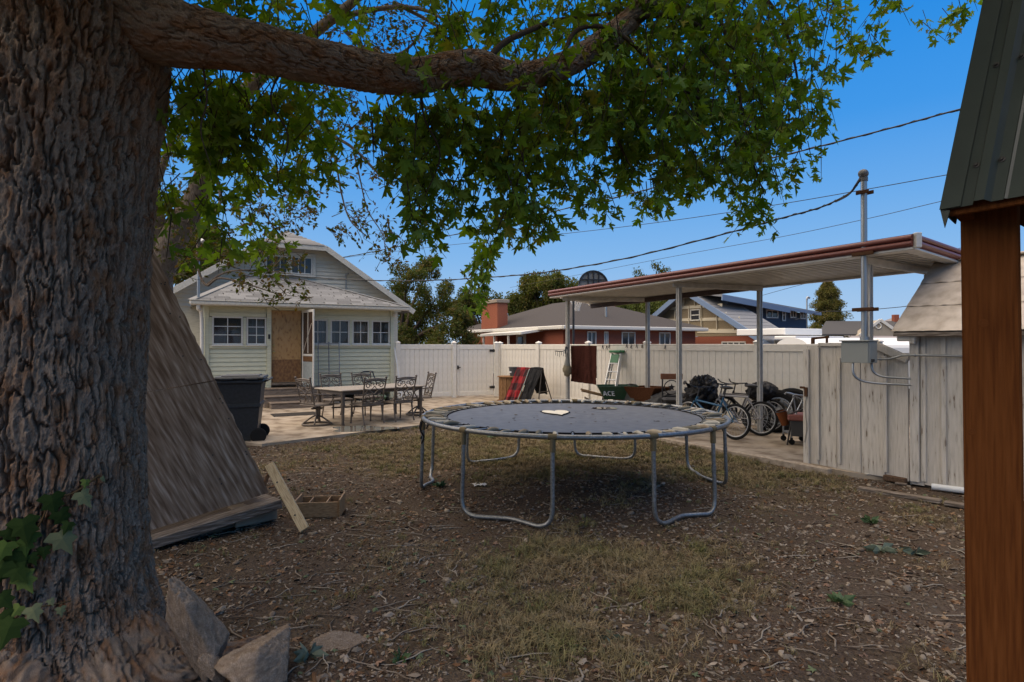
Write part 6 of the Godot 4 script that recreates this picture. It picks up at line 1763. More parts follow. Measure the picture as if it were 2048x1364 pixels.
	put(dm, "border", M.new().bx(Vector3(0, 0.005, 0), Vector3(1.02, 0.010, 0.62), 0.003), plain("black_plastic", Color.BLACK))
# ---------------------------------------------------------------- things along the fence and under the carport
# hanging cloth: top edge from p to q, drop, folds
func cloth(p: Vector3, q: Vector3, drop: Vector3, fold: float, waves: float, sd: int, w := 40, h := 26, hem := 0.0) -> ArrayMesh:
	var ns := noise(1.4, 3, sd)
	var n := (q - p).cross(drop).normalized()
	var P := PackedVector3Array()
	for j in h:
		for i in w:
			var a := float(i) / (w - 1)
			var b := float(j) / (h - 1)
			var k := fold * (0.25 + 0.75 * b)
			var z := sin(a * waves * TAU + b * 1.3 + ns.get_noise_2d(a * 2.0, b) * 3.0) * k + ns.get_noise_2d(a * 4.0 + 9.0, b * 2.0) * k
			P.append(p.lerp(q, a) + drop * (b * (1.0 + hem * a)) + n * z)
	return sheet(P, w, h)
func build_fence_clutter() -> void:
	var fd := face(Vector3(6.45, 0, -10.5) - FENCE_C * Vector3(1, 0, 1))
	var gy := 0.042
	# a point on the slab, distance out from the long fence, under pixel column px
	var by := func(px, out): var w := hit(px, 690, FENCE_C + fd.z * out, fd.z); return Vector3(w.x, gy, w.z)
	# wooden planter
	var wood := rough_mat("cedar", [Color(0.13, 0.065, 0.03), Color(0.24, 0.135, 0.068), Color(0.31, 0.19, 0.10)], [0.2, 0.5, 0.85], Vector3(5, 0.8, 5), 0.75, 0.02, 0.2)
	var pt := thing("cedar_tub", "cedar stave tub standing against the fence corner", "planter", by.call(1021, 0.75), fd)
	for i in 16:
		var a := TAU * i / 16.0
		put(pt, "stave", M.new().box(Transform3D(Basis(Vector3.UP, -a), Vector3(cos(a) * 0.33, 0.37, sin(a) * 0.33)), Vector3(0.022, 0.68, 0.122), 0.004), wood)
	put(pt, "lid", M.new().lathe(Transform3D(Basis(), Vector3(0, 0.71, 0)), [Vector2(0, 0.0), Vector2(0.39, 0.0), Vector2(0.39, 0.025), Vector2(0, 0.03)], 28), wood)
	put(pt, "base", M.new().lathe(Transform3D(), [Vector2(0.40, 0.0), Vector2(0.40, 0.03), Vector2(0, 0.03)], 28), wood)
	var bk := thing("plastic_bucket", "small dark grey bucket standing on the cedar tub", "bucket", by.call(1028, 0.72) + Vector3(0, 0.74, 0), fd)
	put(bk, "pail", M.new().lathe(Transform3D(), [Vector2(0, 0), Vector2(0.12, 0.0), Vector2(0.155, 0.26)], 20), plain("bucket_grey", Color(0.06, 0.065, 0.07), 0.5))
	put(bk, "rim", M.new().ring(Vector3(0, 0.26, 0), Vector3.RIGHT, Vector3.BACK, 0.16, 0.012, 24, 6), plain("bucket_grey", Color.BLACK))
	put(bk, "label_patch", M.new().bx(Vector3(0, 0.12, 0.137), Vector3(0.1, 0.05, 0.006)), plain("pvc", Color.WHITE))
	# drying frame with two blankets
	var rp: Vector3 = by.call(1060, 0.85)
	var rk := thing("drying_frame", "dark folding trestle holding two blankets near the fence", "trestle", rp, fd.rotated(Vector3.UP, 0.25))
	var dk := plain("dark_tube", Color(0.04, 0.035, 0.032), 0.5, 0.3)
	for x in [-0.42, 0.42]:
		for s in [-1, 1]:
			put(rk, "leg", M.new().tube([Vector3(x, 0.96, s * 0.02), Vector3(x + (0.12 if x > 0 else -0.08), 0.0, s * 0.36)], 0.016, 7), dk)
	put(rk, "rail", M.new().tube([Vector3(-0.46, 0.97, 0), Vector3(0.46, 0.97, 0)], 0.018, 8), dk)
	put(rk, "cross_bar", M.new().tube([Vector3(0.46, 0.36, -0.24), Vector3(0.46, 0.36, 0.24)], 0.014, 7), dk)
	var T := rk.transform
	var img := Image.create(64, 64, false, Image.FORMAT_RGB8)
	for yy in 64:
		for xx in 64:
			var k := int(xx / 32) + int(yy / 32)
			img.set_pixel(xx, yy, Color(0.30, 0.012, 0.018).linear_to_srgb() if k == 0 else (Color(0.11, 0.01, 0.012).linear_to_srgb() if k == 1 else Color(0.012, 0.01, 0.012).linear_to_srgb()))
	var plaid := StandardMaterial3D.new()
	plaid.albedo_texture = ImageTexture.create_from_image(img)
	plaid.uv1_triplanar = true
	plaid.uv1_scale = Vector3(3.4, 2.6, 3.4)
	plaid.roughness = 0.95
	var b1 := thing("plaid_blanket", "red and black plaid blanket draped over the trestle", "blanket", T.origin, T.basis)
	put(b1, "near_fold", cloth(Vector3(-0.44, 0.995, 0.03), Vector3(0.02, 0.995, 0.03), Vector3(-0.22, -0.93, 0.36), 0.03, 2.2, 5), plaid)
	put(b1, "far_fold", cloth(Vector3(0.02, 0.995, -0.02), Vector3(-0.44, 0.995, -0.02), Vector3(0, -0.5, -0.18), 0.02, 2.0, 6), plaid)
	put(b1, "ridge_fold", M.new().tube(curve([Vector3(-0.44, 0.99, 0.005), Vector3(-0.2, 1.0, 0.005), Vector3(0.02, 0.99, 0.005)], 5), 0.03, 8), plaid)
	var dkc := rough_mat("charcoal_fleece", [Color(0.022, 0.022, 0.023), Color(0.042, 0.042, 0.044)], [0.2, 0.8], Vector3(4, 4, 4), 0.95, 0.04)
	var b2 := thing("charcoal_blanket", "charcoal blanket with pale edge draped beside the plaid one", "blanket", T.origin, T.basis)
	put(b2, "near_fold", cloth(Vector3(0.04, 0.995, 0.05), Vector3(0.45, 0.985, 0.04), Vector3(-0.16, -0.92, 0.34), 0.045, 1.6, 8), dkc)
	put(b2, "far_fold", cloth(Vector3(0.45, 0.995, -0.03), Vector3(0.04, 0.995, -0.03), Vector3(0, -0.72, -0.2), 0.03, 1.8, 9), dkc)
	put(b2, "ridge_fold", M.new().tube(curve([Vector3(0.04, 0.99, 0.005), Vector3(0.25, 1.01, 0.005), Vector3(0.45, 0.99, 0.005)], 5), 0.035, 8), dkc)
	put(b2, "pale_edge", M.new().tube(curve([Vector3(0.03, 0.99, 0.06), Vector3(-0.03, 0.55, 0.25), Vector3(-0.14, 0.08, 0.42)], 5), 0.012, 6), plain("pale_teal", Color(0.30, 0.36, 0.33), 0.9))
	# towel on a line
	var p0 := W(1142, 691, 14.05)
	var p1 := W(1193, 692, 13.6)
	var ln := thing("clothes_line", "thin clothes line strung between the carport posts", "clothes line")
	put(ln, "line", M.new().tube(curve([W(1135, 694, 14.0), p0 + Vector3(0, 0.004, 0), p1 + Vector3(0, 0.004, 0), W(1262, 690, 12.6), W(1358, 690, 10.76)], 6), 0.005, 5), plain("cord_grey", Color.GRAY))
	put(ln, "knot", M.new().ring(W(1135, 694, 14.0), Vector3.RIGHT, Vector3.BACK, 0.06, 0.006, 16, 5), plain("cord_grey", Color.GRAY))
	var tw := rough_mat("maroon_terry", [Color(0.045, 0.016, 0.012), Color(0.095, 0.035, 0.026)], [0.35, 0.65], Vector3(0.6, 26, 0.6), 0.95, 0.02)
	var tl := thing("maroon_towel", "maroon ribbed bath towel hanging on the clothes line", "towel", (p0 + p1) * 0.5, face(p1 - p0))
	var hw := (p1 - p0).length() * 0.5
	put(tl, "front", cloth(Vector3(-hw, 0.0, 0.006), Vector3(hw, 0.0, 0.006), Vector3(0, -0.84, 0.0), 0.022, 2.6, 3, 60, 40, 0.06), tw)
	put(tl, "back", cloth(Vector3(hw, 0.0, -0.008), Vector3(-hw, 0.0, -0.008), Vector3(0, -0.74, -0.01), 0.01, 2.2, 4, 40, 20), tw)
	# net bag and peg hanger on the post
	var pb := W(1134, 690, 13.92)
	var nb := thing("peg_bag", "bulging beige net bag hung on the carport post", "bag", pb + Vector3(0, -0.45, 0.05))
	var ns := noise(0.9, 2, 4)
	put(nb, "sack", M.new().lump(Transform3D(Basis.from_scale(Vector3(0.10, 0.15, 0.09)), Vector3(0, -0.13, 0)), ns, 0.25), plain("net_beige", Color(0.22, 0.19, 0.13), 0.9))
	put(nb, "neck", M.new().tube([Vector3(0, 0.27, -0.01), Vector3(0, 0.12, 0), Vector3(0, -0.03, 0)], [0.012, 0.045, 0.08], 10), plain("net_grey", Color(0.26, 0.255, 0.23), 0.9))
	var ph := thing("peg_hanger", "grey hanging frame with clothes pegs on the carport post", "hanger", pb + Vector3(-0.05, -0.14, 0.03))
	put(ph, "arm", M.new().tube(curve([Vector3(0.05, 0.03, 0), Vector3(-0.08, -0.01, 0.02), Vector3(-0.24, 0.0, 0.03)], 4), 0.012, 6).tube(curve([Vector3(0.05, 0.05, 0), Vector3(0.02, 0.1, 0.02), Vector3(0.0, -0.06, 0.03)], 4), 0.016, 6), plain("hanger_grey", Color(0.09, 0.10, 0.10), 0.6))
	for i in 6:
		put(ph, "peg", M.new().bar(Vector3(-0.22 + i * 0.045, -0.02, 0.03), Vector3(-0.225 + i * 0.047, -0.10 - 0.02 * (i % 3), 0.03), 0.012, 0.01), plain("hanger_grey", Color.BLACK))
	# stepladder folded against the fence
	var alu := plain("aluminium", Color(0.55, 0.56, 0.56), 0.38, 0.7)
	var grn := plain("ladder_green", Color(0.02, 0.15, 0.055), 0.5)
	var lf: Vector3 = by.call(1212, 0.72)
	var lt: Vector3 = hit(1234, 703, FENCE_C + fd.z * 0.10, fd.z)
	var la := thing("step_ladder", "aluminium step ladder with green top leaning on the fence", "ladder", lf, fd)
	var up: Vector3 = la.transform.affine_inverse() * lt
	var side := func(s, f): return up * f + Vector3(s * lerpf(0.21, 0.145, f), 0, 0)
	for s in [-1, 1]:
		put(la, "rail", M.new().bar(side.call(s, 0.0), side.call(s, 0.97), 0.025, 0.075, 0.004, Vector3.BACK), alu)
		put(la, "rear_rail", M.new().bar(side.call(s * 0.8, 0.02) + Vector3(0, 0.02, -0.11), side.call(s * 0.85, 0.9) + Vector3(0, 0, -0.06), 0.02, 0.04, 0.004, Vector3.BACK), alu)
	for i in 6:
		var f := 0.12 + i * 0.135
		put(la, "tread", M.new().bx(up * f, Vector3(2.0 * lerpf(0.21, 0.145, f) - 0.02, 0.03, 0.085), 0.005), alu)
	put(la, "top_cap", M.new().bx(up * 0.98 + Vector3(0, 0.03, 0), Vector3(0.38, 0.06, 0.20), 0.015), grn)
	put(la, "green_plate", M.new().box(Transform3D(Basis(Vector3.RIGHT, -0.3), up * 0.88 + Vector3(0, 0, 0.05)), Vector3(0.27, 0.22, 0.012), 0.003), grn)
	# green wheelbarrow with a painted shop name
	var wg := rough_mat("barrow_green", [Color(0.008, 0.055, 0.028), Color(0.013, 0.08, 0.042)], [0.2, 0.8], Vector3(1, 1, 1), 0.35, 0.03)
	var wp := Vector3((1232.0 - 1024.0) / F * 14.5, gy, -14.5)
	var wb := thing("wheelbarrow", "dark green steel wheelbarrow with white lettering on its tray", "wheelbarrow", wp, face(Vector3(1, 0, 0.08)))
	barrow(wb, wg, plain("handle_wood", Color(0.24, 0.15, 0.075), 0.7))
	var tm := TextMesh.new()
	var sf := SystemFont.new()
	sf.font_names = PackedStringArray(["Droid Sans"])
	sf.font_weight = 700
	tm.font = sf
	tm.text = "ACE"
	tm.font_size = 64
	tm.pixel_size = 0.0024
	tm.depth = 0.004
	put(wb, "lettering", tm, plain("pvc", Color.WHITE), Transform3D(Basis(Vector3.RIGHT, -0.28) * Basis(Vector3(1, 0, 0), Vector3(-0.2, 1, 0), Vector3(0, 0, 1)), Vector3(-0.20, 0.50, 0.338)))
	# rusty brown barrow beyond it
	var w2 := thing("wheelbarrow", "rust brown wheelbarrow tray beside the green one", "wheelbarrow", Vector3((1296.0 - 1024.0) / F * 14.0, gy, -14.0), face(Vector3(0.5, 0, 0.8)))
	barrow(w2, rough_mat("barrow_rust", [Color(0.07, 0.030, 0.016), Color(0.13, 0.058, 0.03)], [0.2, 0.8], Vector3(2, 2, 2), 0.8, 0.03), plain("handle_wood", Color.WHITE))
	# bits on the far side of the barrow
	var bx := thing("toolbox", "grey box with tools lying on it behind the wheelbarrow", "box", by.call(1262, 0.5), fd)
	put(bx, "case", M.new().bx(Vector3(0, 0.27, 0), Vector3(0.5, 0.54, 0.34), 0.02), plain("case_grey", Color(0.09, 0.095, 0.09), 0.6))
	put(bx, "lid", M.new().bx(Vector3(0, 0.565, 0), Vector3(0.54, 0.05, 0.38), 0.015), plain("case_grey", Color.BLACK))
	var td := thing("garden_hose", "dark coiled hose lying on the grey box", "hose", by.call(1262, 0.5) + Vector3(0, 0.60, 0), fd)
	for i in 4:
		put(td, "coil", M.new().ring(Vector3(0.02 * i, 0.016 + i * 0.028, 0.0), Vector3.RIGHT, Vector3(0, 0.12 * (i - 1), 1).normalized(), 0.13 - 0.012 * i, 0.015, 24, 7), plain("black_plastic", Color.BLACK))
	var yb := thing("yellow_board", "pale yellow foam board lying by the wheelbarrow", "board", Vector3((1182.0 - 1024.0) / F * 14.2, gy, -14.2), face(Vector3(1, 0, 0.2)))
	put(yb, "sheet", M.new().box(Transform3D(Basis(Vector3.RIGHT, -0.3), Vector3(0, 0.16, 0)), Vector3(0.5, 0.03, 0.5), 0.004), plain("foam_yellow", Color(0.55, 0.45, 0.18), 0.8))
	put(yb, "prop_block", M.new().bx(Vector3(0, 0.08, -0.14), Vector3(0.3, 0.16, 0.1), 0.006), grey_wood())
	var st := thing("timber_stick", "grey stick leaning across the yellow board", "stick", yb.position, yb.basis)
	put(st, "stick", M.new().bar(Vector3(-0.12, 0.40, 0.1), Vector3(0.48, 0.10, 0.16), 0.03, 0.04, 0.004), grey_wood())
	put(st, "stick_end", M.new().bar(Vector3(-0.15, 0.415, 0.1), Vector3(-0.12, 0.40, 0.1), 0.032, 0.042, 0.004), grey_wood())
	# chair with a pierced iron back
	var ch := thing("iron_back_chair", "dining chair with wooden top rail and star roundel back", "chair", Vector3((1346.0 - 1024.0) / F * 13.0, gy, -13.0), face(Vector3(1, 0, 0.1)))
	for s in [-1, 1]:
		put(ch, "leg", M.new().bar(Vector3(s * 0.18, 0.0, 0.2), Vector3(s * 0.18, 0.45, 0.18), 0.035, 0.035, 0.004), dk)
		put(ch, "leg", M.new().bar(Vector3(s * 0.19, 0.0, -0.24), Vector3(s * 0.20, 0.98, -0.20), 0.03, 0.03, 0.004), dk)
	put(ch, "seat", M.new().bx(Vector3(0, 0.47, 0), Vector3(0.44, 0.07, 0.42), 0.03), plain("seat_black", Color(0.03, 0.03, 0.032), 0.6))
	put(ch, "top_rail", M.new().bx(Vector3(0, 0.96, -0.20), Vector3(0.48, 0.13, 0.035), 0.01), rough_mat("rail_wood", [Color(0.17, 0.06, 0.022), Color(0.27, 0.105, 0.04)], [0.2, 0.8], Vector3(1, 8, 4), 0.45, 0.02))
	var ro := put(ch, "roundel", M.new().ring(Vector3(0, 0.72, -0.20), Vector3.RIGHT, Vector3.UP, 0.155, 0.012, 30, 6), dk)
	var star := []
	for i in 10:
		var a := PI / 2 + TAU * i / 10.0
		star.append(Vector2(cos(a), sin(a)) * (0.085 if i % 2 == 0 else 0.038))
	put(ro, "star", M.new().prism(Transform3D(Basis(), Vector3(0, 0.72, -0.19)), star, 0.012), dk)
	put(ro, "spoke_bar", M.new().bar(Vector3(-0.19, 0.72, -0.205), Vector3(-0.15, 0.72, -0.205), 0.012, 0.012).bar(Vector3(0.15, 0.72, -0.205), Vector3(0.19, 0.72, -0.205), 0.012, 0.012), dk)
	var bag := rough_mat("bag_plastic", [Color(0.008, 0.008, 0.009), Color(0.016, 0.016, 0.018)], [0.2, 0.8], Vector3(3, 3, 3), 0.42, 0.03)
	bag.metallic_specular = 0.3
	var bn := noise(1.5, 4, 31)
	var cv := thing("dark_tarp", "dark crumpled tarp heaped behind the brown barrow", "tarp", Vector3((1326.0 - 1024.0) / F * 13.5, gy + 0.0, -13.5))
	put(cv, "heap", M.new().lump(Transform3D(Basis.from_scale(Vector3(0.36, 0.28, 0.3)), Vector3(0, 0.28, 0)), bn, 0.35, 20, 30), plain("tarp_grey", Color(0.05, 0.05, 0.052), 0.7))
	put(cv, "flap", M.new().lump(Transform3D(Basis.from_scale(Vector3(0.3, 0.10, 0.25)), Vector3(0.2, 0.52, 0.02)), bn, 0.4, 16, 24), plain("tarp_grey", Color.BLACK))
	# sacks over the handlebars
	for q in [[1402, 790, 11.9, 0.30, 0.34, 0.34, 0.45, "crumpled black sack with pale wrinkles heaped on the blue bicycle", 9], [1412, 770, 12.2, 0.22, 0.2, 0.24, 0.3, "small black sack propped on the fence over the bicycles", 12], [1525, 784, 11.6, 0.30, 0.20, 0.26, 0.2, "smooth shiny black rubbish bag on top of the tyres", 15]]:
		var w := W(q[0], q[1], q[2])
		var o := thing("rubbish_bag", q[7], "bag", w)
		put(o, "sack", M.new().lump(Transform3D(Basis.from_scale(Vector3(q[3], q[4], q[5]))), noise(1.3, 4, q[8]), q[6], 26, 40), bag)
		put(o, "tied_neck", M.new().tube([Vector3(-q[3] * 0.8, q[4] * 0.5, 0.05), Vector3(-q[3] * 1.05, q[4] * 0.7, 0.08), Vector3(-q[3] * 1.2, q[4] * 0.75, 0.1)], [0.05, 0.015, 0.045], 8), bag)
	var sup := thing("storage_crate", "dark stacked crates under the rubbish bags by the fence", "crate", W(1400, 690, 12.15) * Vector3(1, 0, 1) + Vector3(0, gy, 0), fd)
	put(sup, "lower_crate", M.new().bx(Vector3(0, 0.18, 0), Vector3(0.5, 0.36, 0.4), 0.02), plain("seat_black", Color.BLACK))
	put(sup, "upper_crate", M.new().bx(Vector3(0.03, 0.48, 0), Vector3(0.46, 0.24, 0.38), 0.02), plain("case_grey", Color.BLACK))
func barrow(o, m, wm) -> void:
	var top := [Vector3(-0.46, 0.66, 0.36), Vector3(0.50, 0.68, 0.30), Vector3(0.50, 0.68, -0.30), Vector3(-0.46, 0.66, -0.36)]
	var bot := [Vector3(-0.30, 0.36, 0.24), Vector3(0.22, 0.36, 0.20), Vector3(0.22, 0.36, -0.20), Vector3(-0.30, 0.36, -0.24)]
	var t := M.new()
	for i in 4:
		var k := (i + 1) % 4
		t.quad(bot[i], bot[k], top[k], top[i])
		t.quad(top[i] * 0.985, top[k] * 0.985, bot[k] * 0.985, bot[i] * 0.985)
	t.quad(bot[3], bot[2], bot[1], bot[0])
	put(o, "tray", t, m)
	var r := M.new()
	for i in 4: r.tube([top[i], top[(i + 1) % 4]], 0.012, 7)
	put(o, "tray_rim", r, m)
	for s in [-1, 1]:
		put(o, "handle", M.new().bar(Vector3(-0.85, 0.56, s * 0.28), Vector3(0.62, 0.20, s * 0.08), 0.04, 0.04, 0.005), wm)
		put(o, "stand", M.new().tube([Vector3(-0.30, 0.38, s * 0.22), Vector3(-0.34, 0.0, s * 0.24), Vector3(-0.22, 0.36, s * 0.2)], 0.014, 6), plain("dark_tube", Color.BLACK))
	var w := put(o, "wheel", M.new().ring(Vector3(0.62, 0.19, 0), Vector3.RIGHT, Vector3.UP, 0.15, 0.042, 24, 10), plain("rubber", Color.BLACK))
	put(w, "hub", M.new().lathe(Transform3D(Basis(Vector3.RIGHT, PI / 2), Vector3(0.62, 0.19, 0)), [Vector2(0, -0.03), Vector2(0.11, -0.015), Vector2(0.11, 0.015), Vector2(0, 0.03)], 18), m)

# a bicycle: rear hub at the origin of the frame, nose along +x, leaning by lean about its wheel line
func bicycle(label: String, rear: Vector3, dir: Vector3, lean: float, col: Color, step: bool, group := "bicycles under the carport") -> Node3D:
	var b := face(dir)
	b = b.rotated(b.x, lean)
	var o := thing("bicycle", label, "bicycle", rear, b, group)
	var R := 0.315
	var fm := plain("bike_" + label, col, 0.35)
	var blk := plain("seat_black", Color.BLACK)
	var rub := plain("rubber", Color.BLACK)
	var alu := plain("rim_alloy", Color(0.42, 0.42, 0.42), 0.35, 0.8)
	var rh := Vector3(0, R, 0)
	var fh := Vector3(1.03, R, 0)
	var bb := Vector3(0.42, 0.28, 0)
	var st := Vector3(0.27, 0.72, 0)
	var ht := Vector3(0.84, 0.74 if not step else 0.70, 0)
	var hb := Vector3(0.88, 0.60, 0)
	for h in [rh, fh]:
		var w := put(o, "wheel", M.new().ring(h, Vector3.RIGHT, Vector3.UP, R - 0.024, 0.024, 44, 8), rub)
		put(w, "rim", M.new().ring(h, Vector3.RIGHT, Vector3.UP, R - 0.054, 0.011, 44, 6), alu)
		var sp := M.new()
		for i in 24:
			var a := TAU * i / 24.0
			var a2 := a + (0.5 if i % 2 else -0.5)
			sp.tube([h + Vector3(cos(a2) * 0.03, sin(a2) * 0.03, 0.02 if i % 4 < 2 else -0.02), h + Vector3(cos(a) * (R - 0.056), sin(a) * (R - 0.056), 0)], 0.0018, 3, false)
		put(w, "spokes", sp, alu)
		put(w, "hub", M.new().tube([h + Vector3(0, 0, -0.05), h + Vector3(0, 0, 0.05)], 0.022, 8), alu)
	var f := M.new()
	f.tube([bb, st], 0.017, 8).tube([bb, hb], 0.020, 8).tube([hb + (ht - hb) * -0.15, ht], 0.021, 8)
	f.tube([st + Vector3(0.02, -0.16, 0), hb + Vector3(-0.01, 0.03, 0)] if step else [st + Vector3(0, -0.03, 0), ht + Vector3(0.0, -0.05, 0)], 0.018, 8)
	for s in [-1, 1]:
		f.tube([bb + Vector3(0, 0, s * 0.03), rh + Vector3(0, 0, s * 0.055)], 0.011, 6)
		f.tube([st + Vector3(0, -0.06, s * 0.015), rh + Vector3(0, 0, s * 0.055)], 0.010, 6)
	put(o, "frame", f, fm)
	var fk := M.new()
	for s in [-1, 1]: fk.tube(curve([hb + Vector3(0, 0, s * 0.05), Vector3(0.95, 0.45, s * 0.05), fh + Vector3(0, 0, s * 0.05)], 3), 0.013, 6)
	put(o, "fork", fk.tube([hb + Vector3(0, 0, -0.055), hb + Vector3(0, 0, 0.055)], 0.016, 6), fm)
	put(o, "saddle", M.new().lump(Transform3D(Basis.from_scale(Vector3(0.14, 0.03, 0.065)), Vector3(0.22, 0.90, 0)), noise(1.0, 1, 2), 0.05, 8, 14).tube([st, Vector3(0.23, 0.88, 0)], 0.013, 7), blk)
	put(o, "handlebar", M.new().tube([ht, ht + Vector3(-0.02, 0.14, 0), ht + Vector3(0.05, 0.17, 0)], 0.014, 7).tube(curve([ht + Vector3(-0.06, 0.20, -0.29), ht + Vector3(0.02, 0.17, -0.12), ht + Vector3(0.05, 0.17, 0), ht + Vector3(0.02, 0.17, 0.12), ht + Vector3(-0.06, 0.20, 0.29)], 4), 0.012, 7), blk)
	put(o, "crank", M.new().ring(bb + Vector3(0, 0, 0.05), Vector3.RIGHT, Vector3.UP, 0.085, 0.006, 24, 5).tube([bb + Vector3(-0.1, -0.13, 0.07), bb + Vector3(0, 0, 0.06), bb + Vector3(0, 0, -0.06), bb + Vector3(0.1, 0.13, -0.07)], 0.010, 6).bx(bb + Vector3(-0.1, -0.13, 0.12), Vector3(0.09, 0.02, 0.08), 0.005).bx(bb + Vector3(0.1, 0.13, -0.12), Vector3(0.09, 0.02, 0.08), 0.005), blk)
	return o
func build_bikes() -> void:
	var gy := Vector3(0, 0.042, 0)
	var d := Vector3(-0.55, 0, -0.83)
	bicycle("bright blue step-through bicycle standing by the carport post", G(1470, 885) + gy + Vector3(0, 0, -0.05), d, 0.10, Color(0.008, 0.085, 0.17), true)
	bicycle("silver bicycle parked between the blue one and the tyres", G(1522, 878) + gy + Vector3(0.02, 0, -0.1), d.rotated(Vector3.UP, 0.12), 0.14, Color(0.30, 0.29, 0.29), false)
	bicycle("black bicycle squeezed behind the silver one", G(1540, 872) + gy + Vector3(0.08, 0, -0.22), d.rotated(Vector3.UP, 0.05), 0.18, Color(0.02, 0.02, 0.022), false)
	bicycle("grey drop-bar bicycle leaning on the fence behind the others", Vector3(4.55, 0.042, -11.2), d.rotated(Vector3.UP, -0.1), 0.2, Color(0.14, 0.13, 0.125), false)
	# car wheels standing on edge against the fence
	var rub := rough_mat("tyre_rubber", [Color(0.018, 0.018, 0.018), Color(0.035, 0.034, 0.033)], [0.2, 0.8], Vector3(3, 3, 3), 0.8, 0.04)
	var alloy := rough_mat("old_alloy", [Color(0.28, 0.275, 0.265), Color(0.42, 0.41, 0.40)], [0.2, 0.8], Vector3(3, 3, 3), 0.4, 0.04, 0.0, 0.7)
	var k := 0
	for q in [[1556, 11.35, 0.40, "large spare car wheel with silver five-spoke rim leaning before the fence"], [1584, 11.55, 0.41, "large spare car tyre standing behind the silver-rimmed wheel"]]:
		var c := W(q[0], 690, q[1])
		var nrm := Vector3(-0.52, 0, 0.85)
		var bb := face(Vector3(nrm.z, 0, -nrm.x)).rotated(face(Vector3(nrm.z, 0, -nrm.x)).x, -0.14)
		var o := thing("car_wheel", q[3], "wheel", Vector3(c.x, 0.042, c.z), bb, "spare car wheels")
		var R: float = q[2]
		var tf := Transform3D(Basis(Vector3.RIGHT, PI / 2), Vector3(0, R, 0))
		put(o, "tyre", M.new().lathe(tf, [Vector2(R - 0.15, -0.09), Vector2(R - 0.06, -0.115), Vector2(R - 0.012, -0.10), Vector2(R, -0.07), Vector2(R, 0.07), Vector2(R - 0.012, 0.10), Vector2(R - 0.06, 0.115), Vector2(R - 0.15, 0.09), Vector2(R - 0.16, 0.06)], 44), rub)
		var rim := put(o, "rim", M.new().lathe(tf, [Vector2(R - 0.145, 0.092), Vector2(R - 0.17, 0.09), Vector2(R - 0.185, 0.02), Vector2(R - 0.185, -0.08)], 44), alloy)
		for i in 5:
			var a := TAU * i / 5.0
			var dv := Vector3(cos(a), sin(a), 0)
			put(rim, "spoke", M.new().bar(Vector3(0, R, 0.05) + dv * 0.03, Vector3(0, R, 0.075) + dv * (R - 0.165), 0.07, 0.03, 0.01, Vector3.BACK), alloy)
		put(rim, "hub_cap", M.new().lathe(tf, [Vector2(0.07, 0.03), Vector2(0.065, 0.085), Vector2(0, 0.095)], 20), alloy)
		k += 1
	# tubular trolley and a red-trayed barrow at the screen
	var steel := plain("trolley_steel", Color(0.36, 0.37, 0.37), 0.35, 0.75)
	var tr := thing("shop_trolley", "bent steel tube trolley standing beside the plank screen", "trolley", G(1583, 894) + gy, face(Vector3(0.8, 0, 0.1)))
	for z in [0.0, -0.42]:
		put(tr, "side_tube", M.new().tube(curve([Vector3(0.0, 0.06, z), Vector3(0.0, 0.30, z), Vector3(0.06, 0.50, z), Vector3(0.16, 0.72, z), Vector3(0.17, 0.80, z), Vector3(0.06, 0.83, z), Vector3(0.02, 0.80, z)], 4), 0.014, 8).tube([Vector3(0.16, 0.78, z), Vector3(0.22, 0.4, z), Vector3(0.26, 0.1, z)], 0.012, 7), steel)
	put(tr, "top_tube", M.new().tube([Vector3(0.06, 0.83, 0), Vector3(0.06, 0.83, -0.42)], 0.014, 8).tube([Vector3(0.05, 0.825, 0.0), Vector3(0.42, 0.80, 0.0)], 0.014, 8), steel)
	put(tr, "shelf", M.new().bx(Vector3(0.2, 0.17, -0.21), Vector3(0.44, 0.02, 0.42), 0.004), steel)
	for q in [[0.0, 0.0], [0.30, 0.0], [0.0, -0.42], [0.30, -0.42]]:
		put(tr, "caster", M.new().lathe(Transform3D(Basis(Vector3.RIGHT, PI / 2), Vector3(q[0], 0.045, q[1])), [Vector2(0, -0.018), Vector2(0.045, -0.018), Vector2(0.045, 0.018), Vector2(0, 0.018)], 14).bx(Vector3(q[0], 0.085, q[1]), Vector3(0.03, 0.06, 0.04), 0.004), plain("rubber", Color.BLACK))
	var rb := thing("hand_cart", "low cart with faded red tray behind the steel trolley", "cart", Vector3(4.95, 0.042, -9.9), face(Vector3(0.8, 0, 0.5)))
	put(rb, "tray", M.new().bx(Vector3(0, 0.46, 0), Vector3(0.62, 0.10, 0.5), 0.02), rough_mat("faded_red", [Color(0.16, 0.05, 0.04), Color(0.24, 0.09, 0.075)], [0.2, 0.8], Vector3(3, 3, 3), 0.7, 0.04))
	put(rb, "bin", M.new().slab([Vector3(-0.26, 0.41, 0.2), Vector3(0.26, 0.41, 0.2), Vector3(0.26, 0.41, -0.2), Vector3(-0.26, 0.41, -0.2)], Vector3(0, -0.26, 0)), plain("seat_black", Color.BLACK))
	put(rb, "leg", M.new().tube([Vector3(-0.25, 0.42, 0.18), Vector3(-0.32, 0.0, 0.2)], 0.015, 7), plain("dark_tube", Color.BLACK))
	put(rb, "leg", M.new().tube([Vector3(-0.25, 0.42, -0.18), Vector3(-0.32, 0.0, -0.2)], 0.015, 7), plain("dark_tube", Color.BLACK))
	put(rb, "wheel", M.new().ring(Vector3(0.22, 0.17, 0), Vector3.RIGHT, Vector3.UP, 0.13, 0.04, 24, 8), plain("rubber", Color.BLACK))
	put(rb, "handle", M.new().tube(curve([Vector3(-0.3, 0.5, 0.2), Vector3(0.0, 0.62, 0.2), Vector3(0.35, 0.56, 0.2)], 4), 0.016, 7), plain("dark_tube", Color.BLACK))
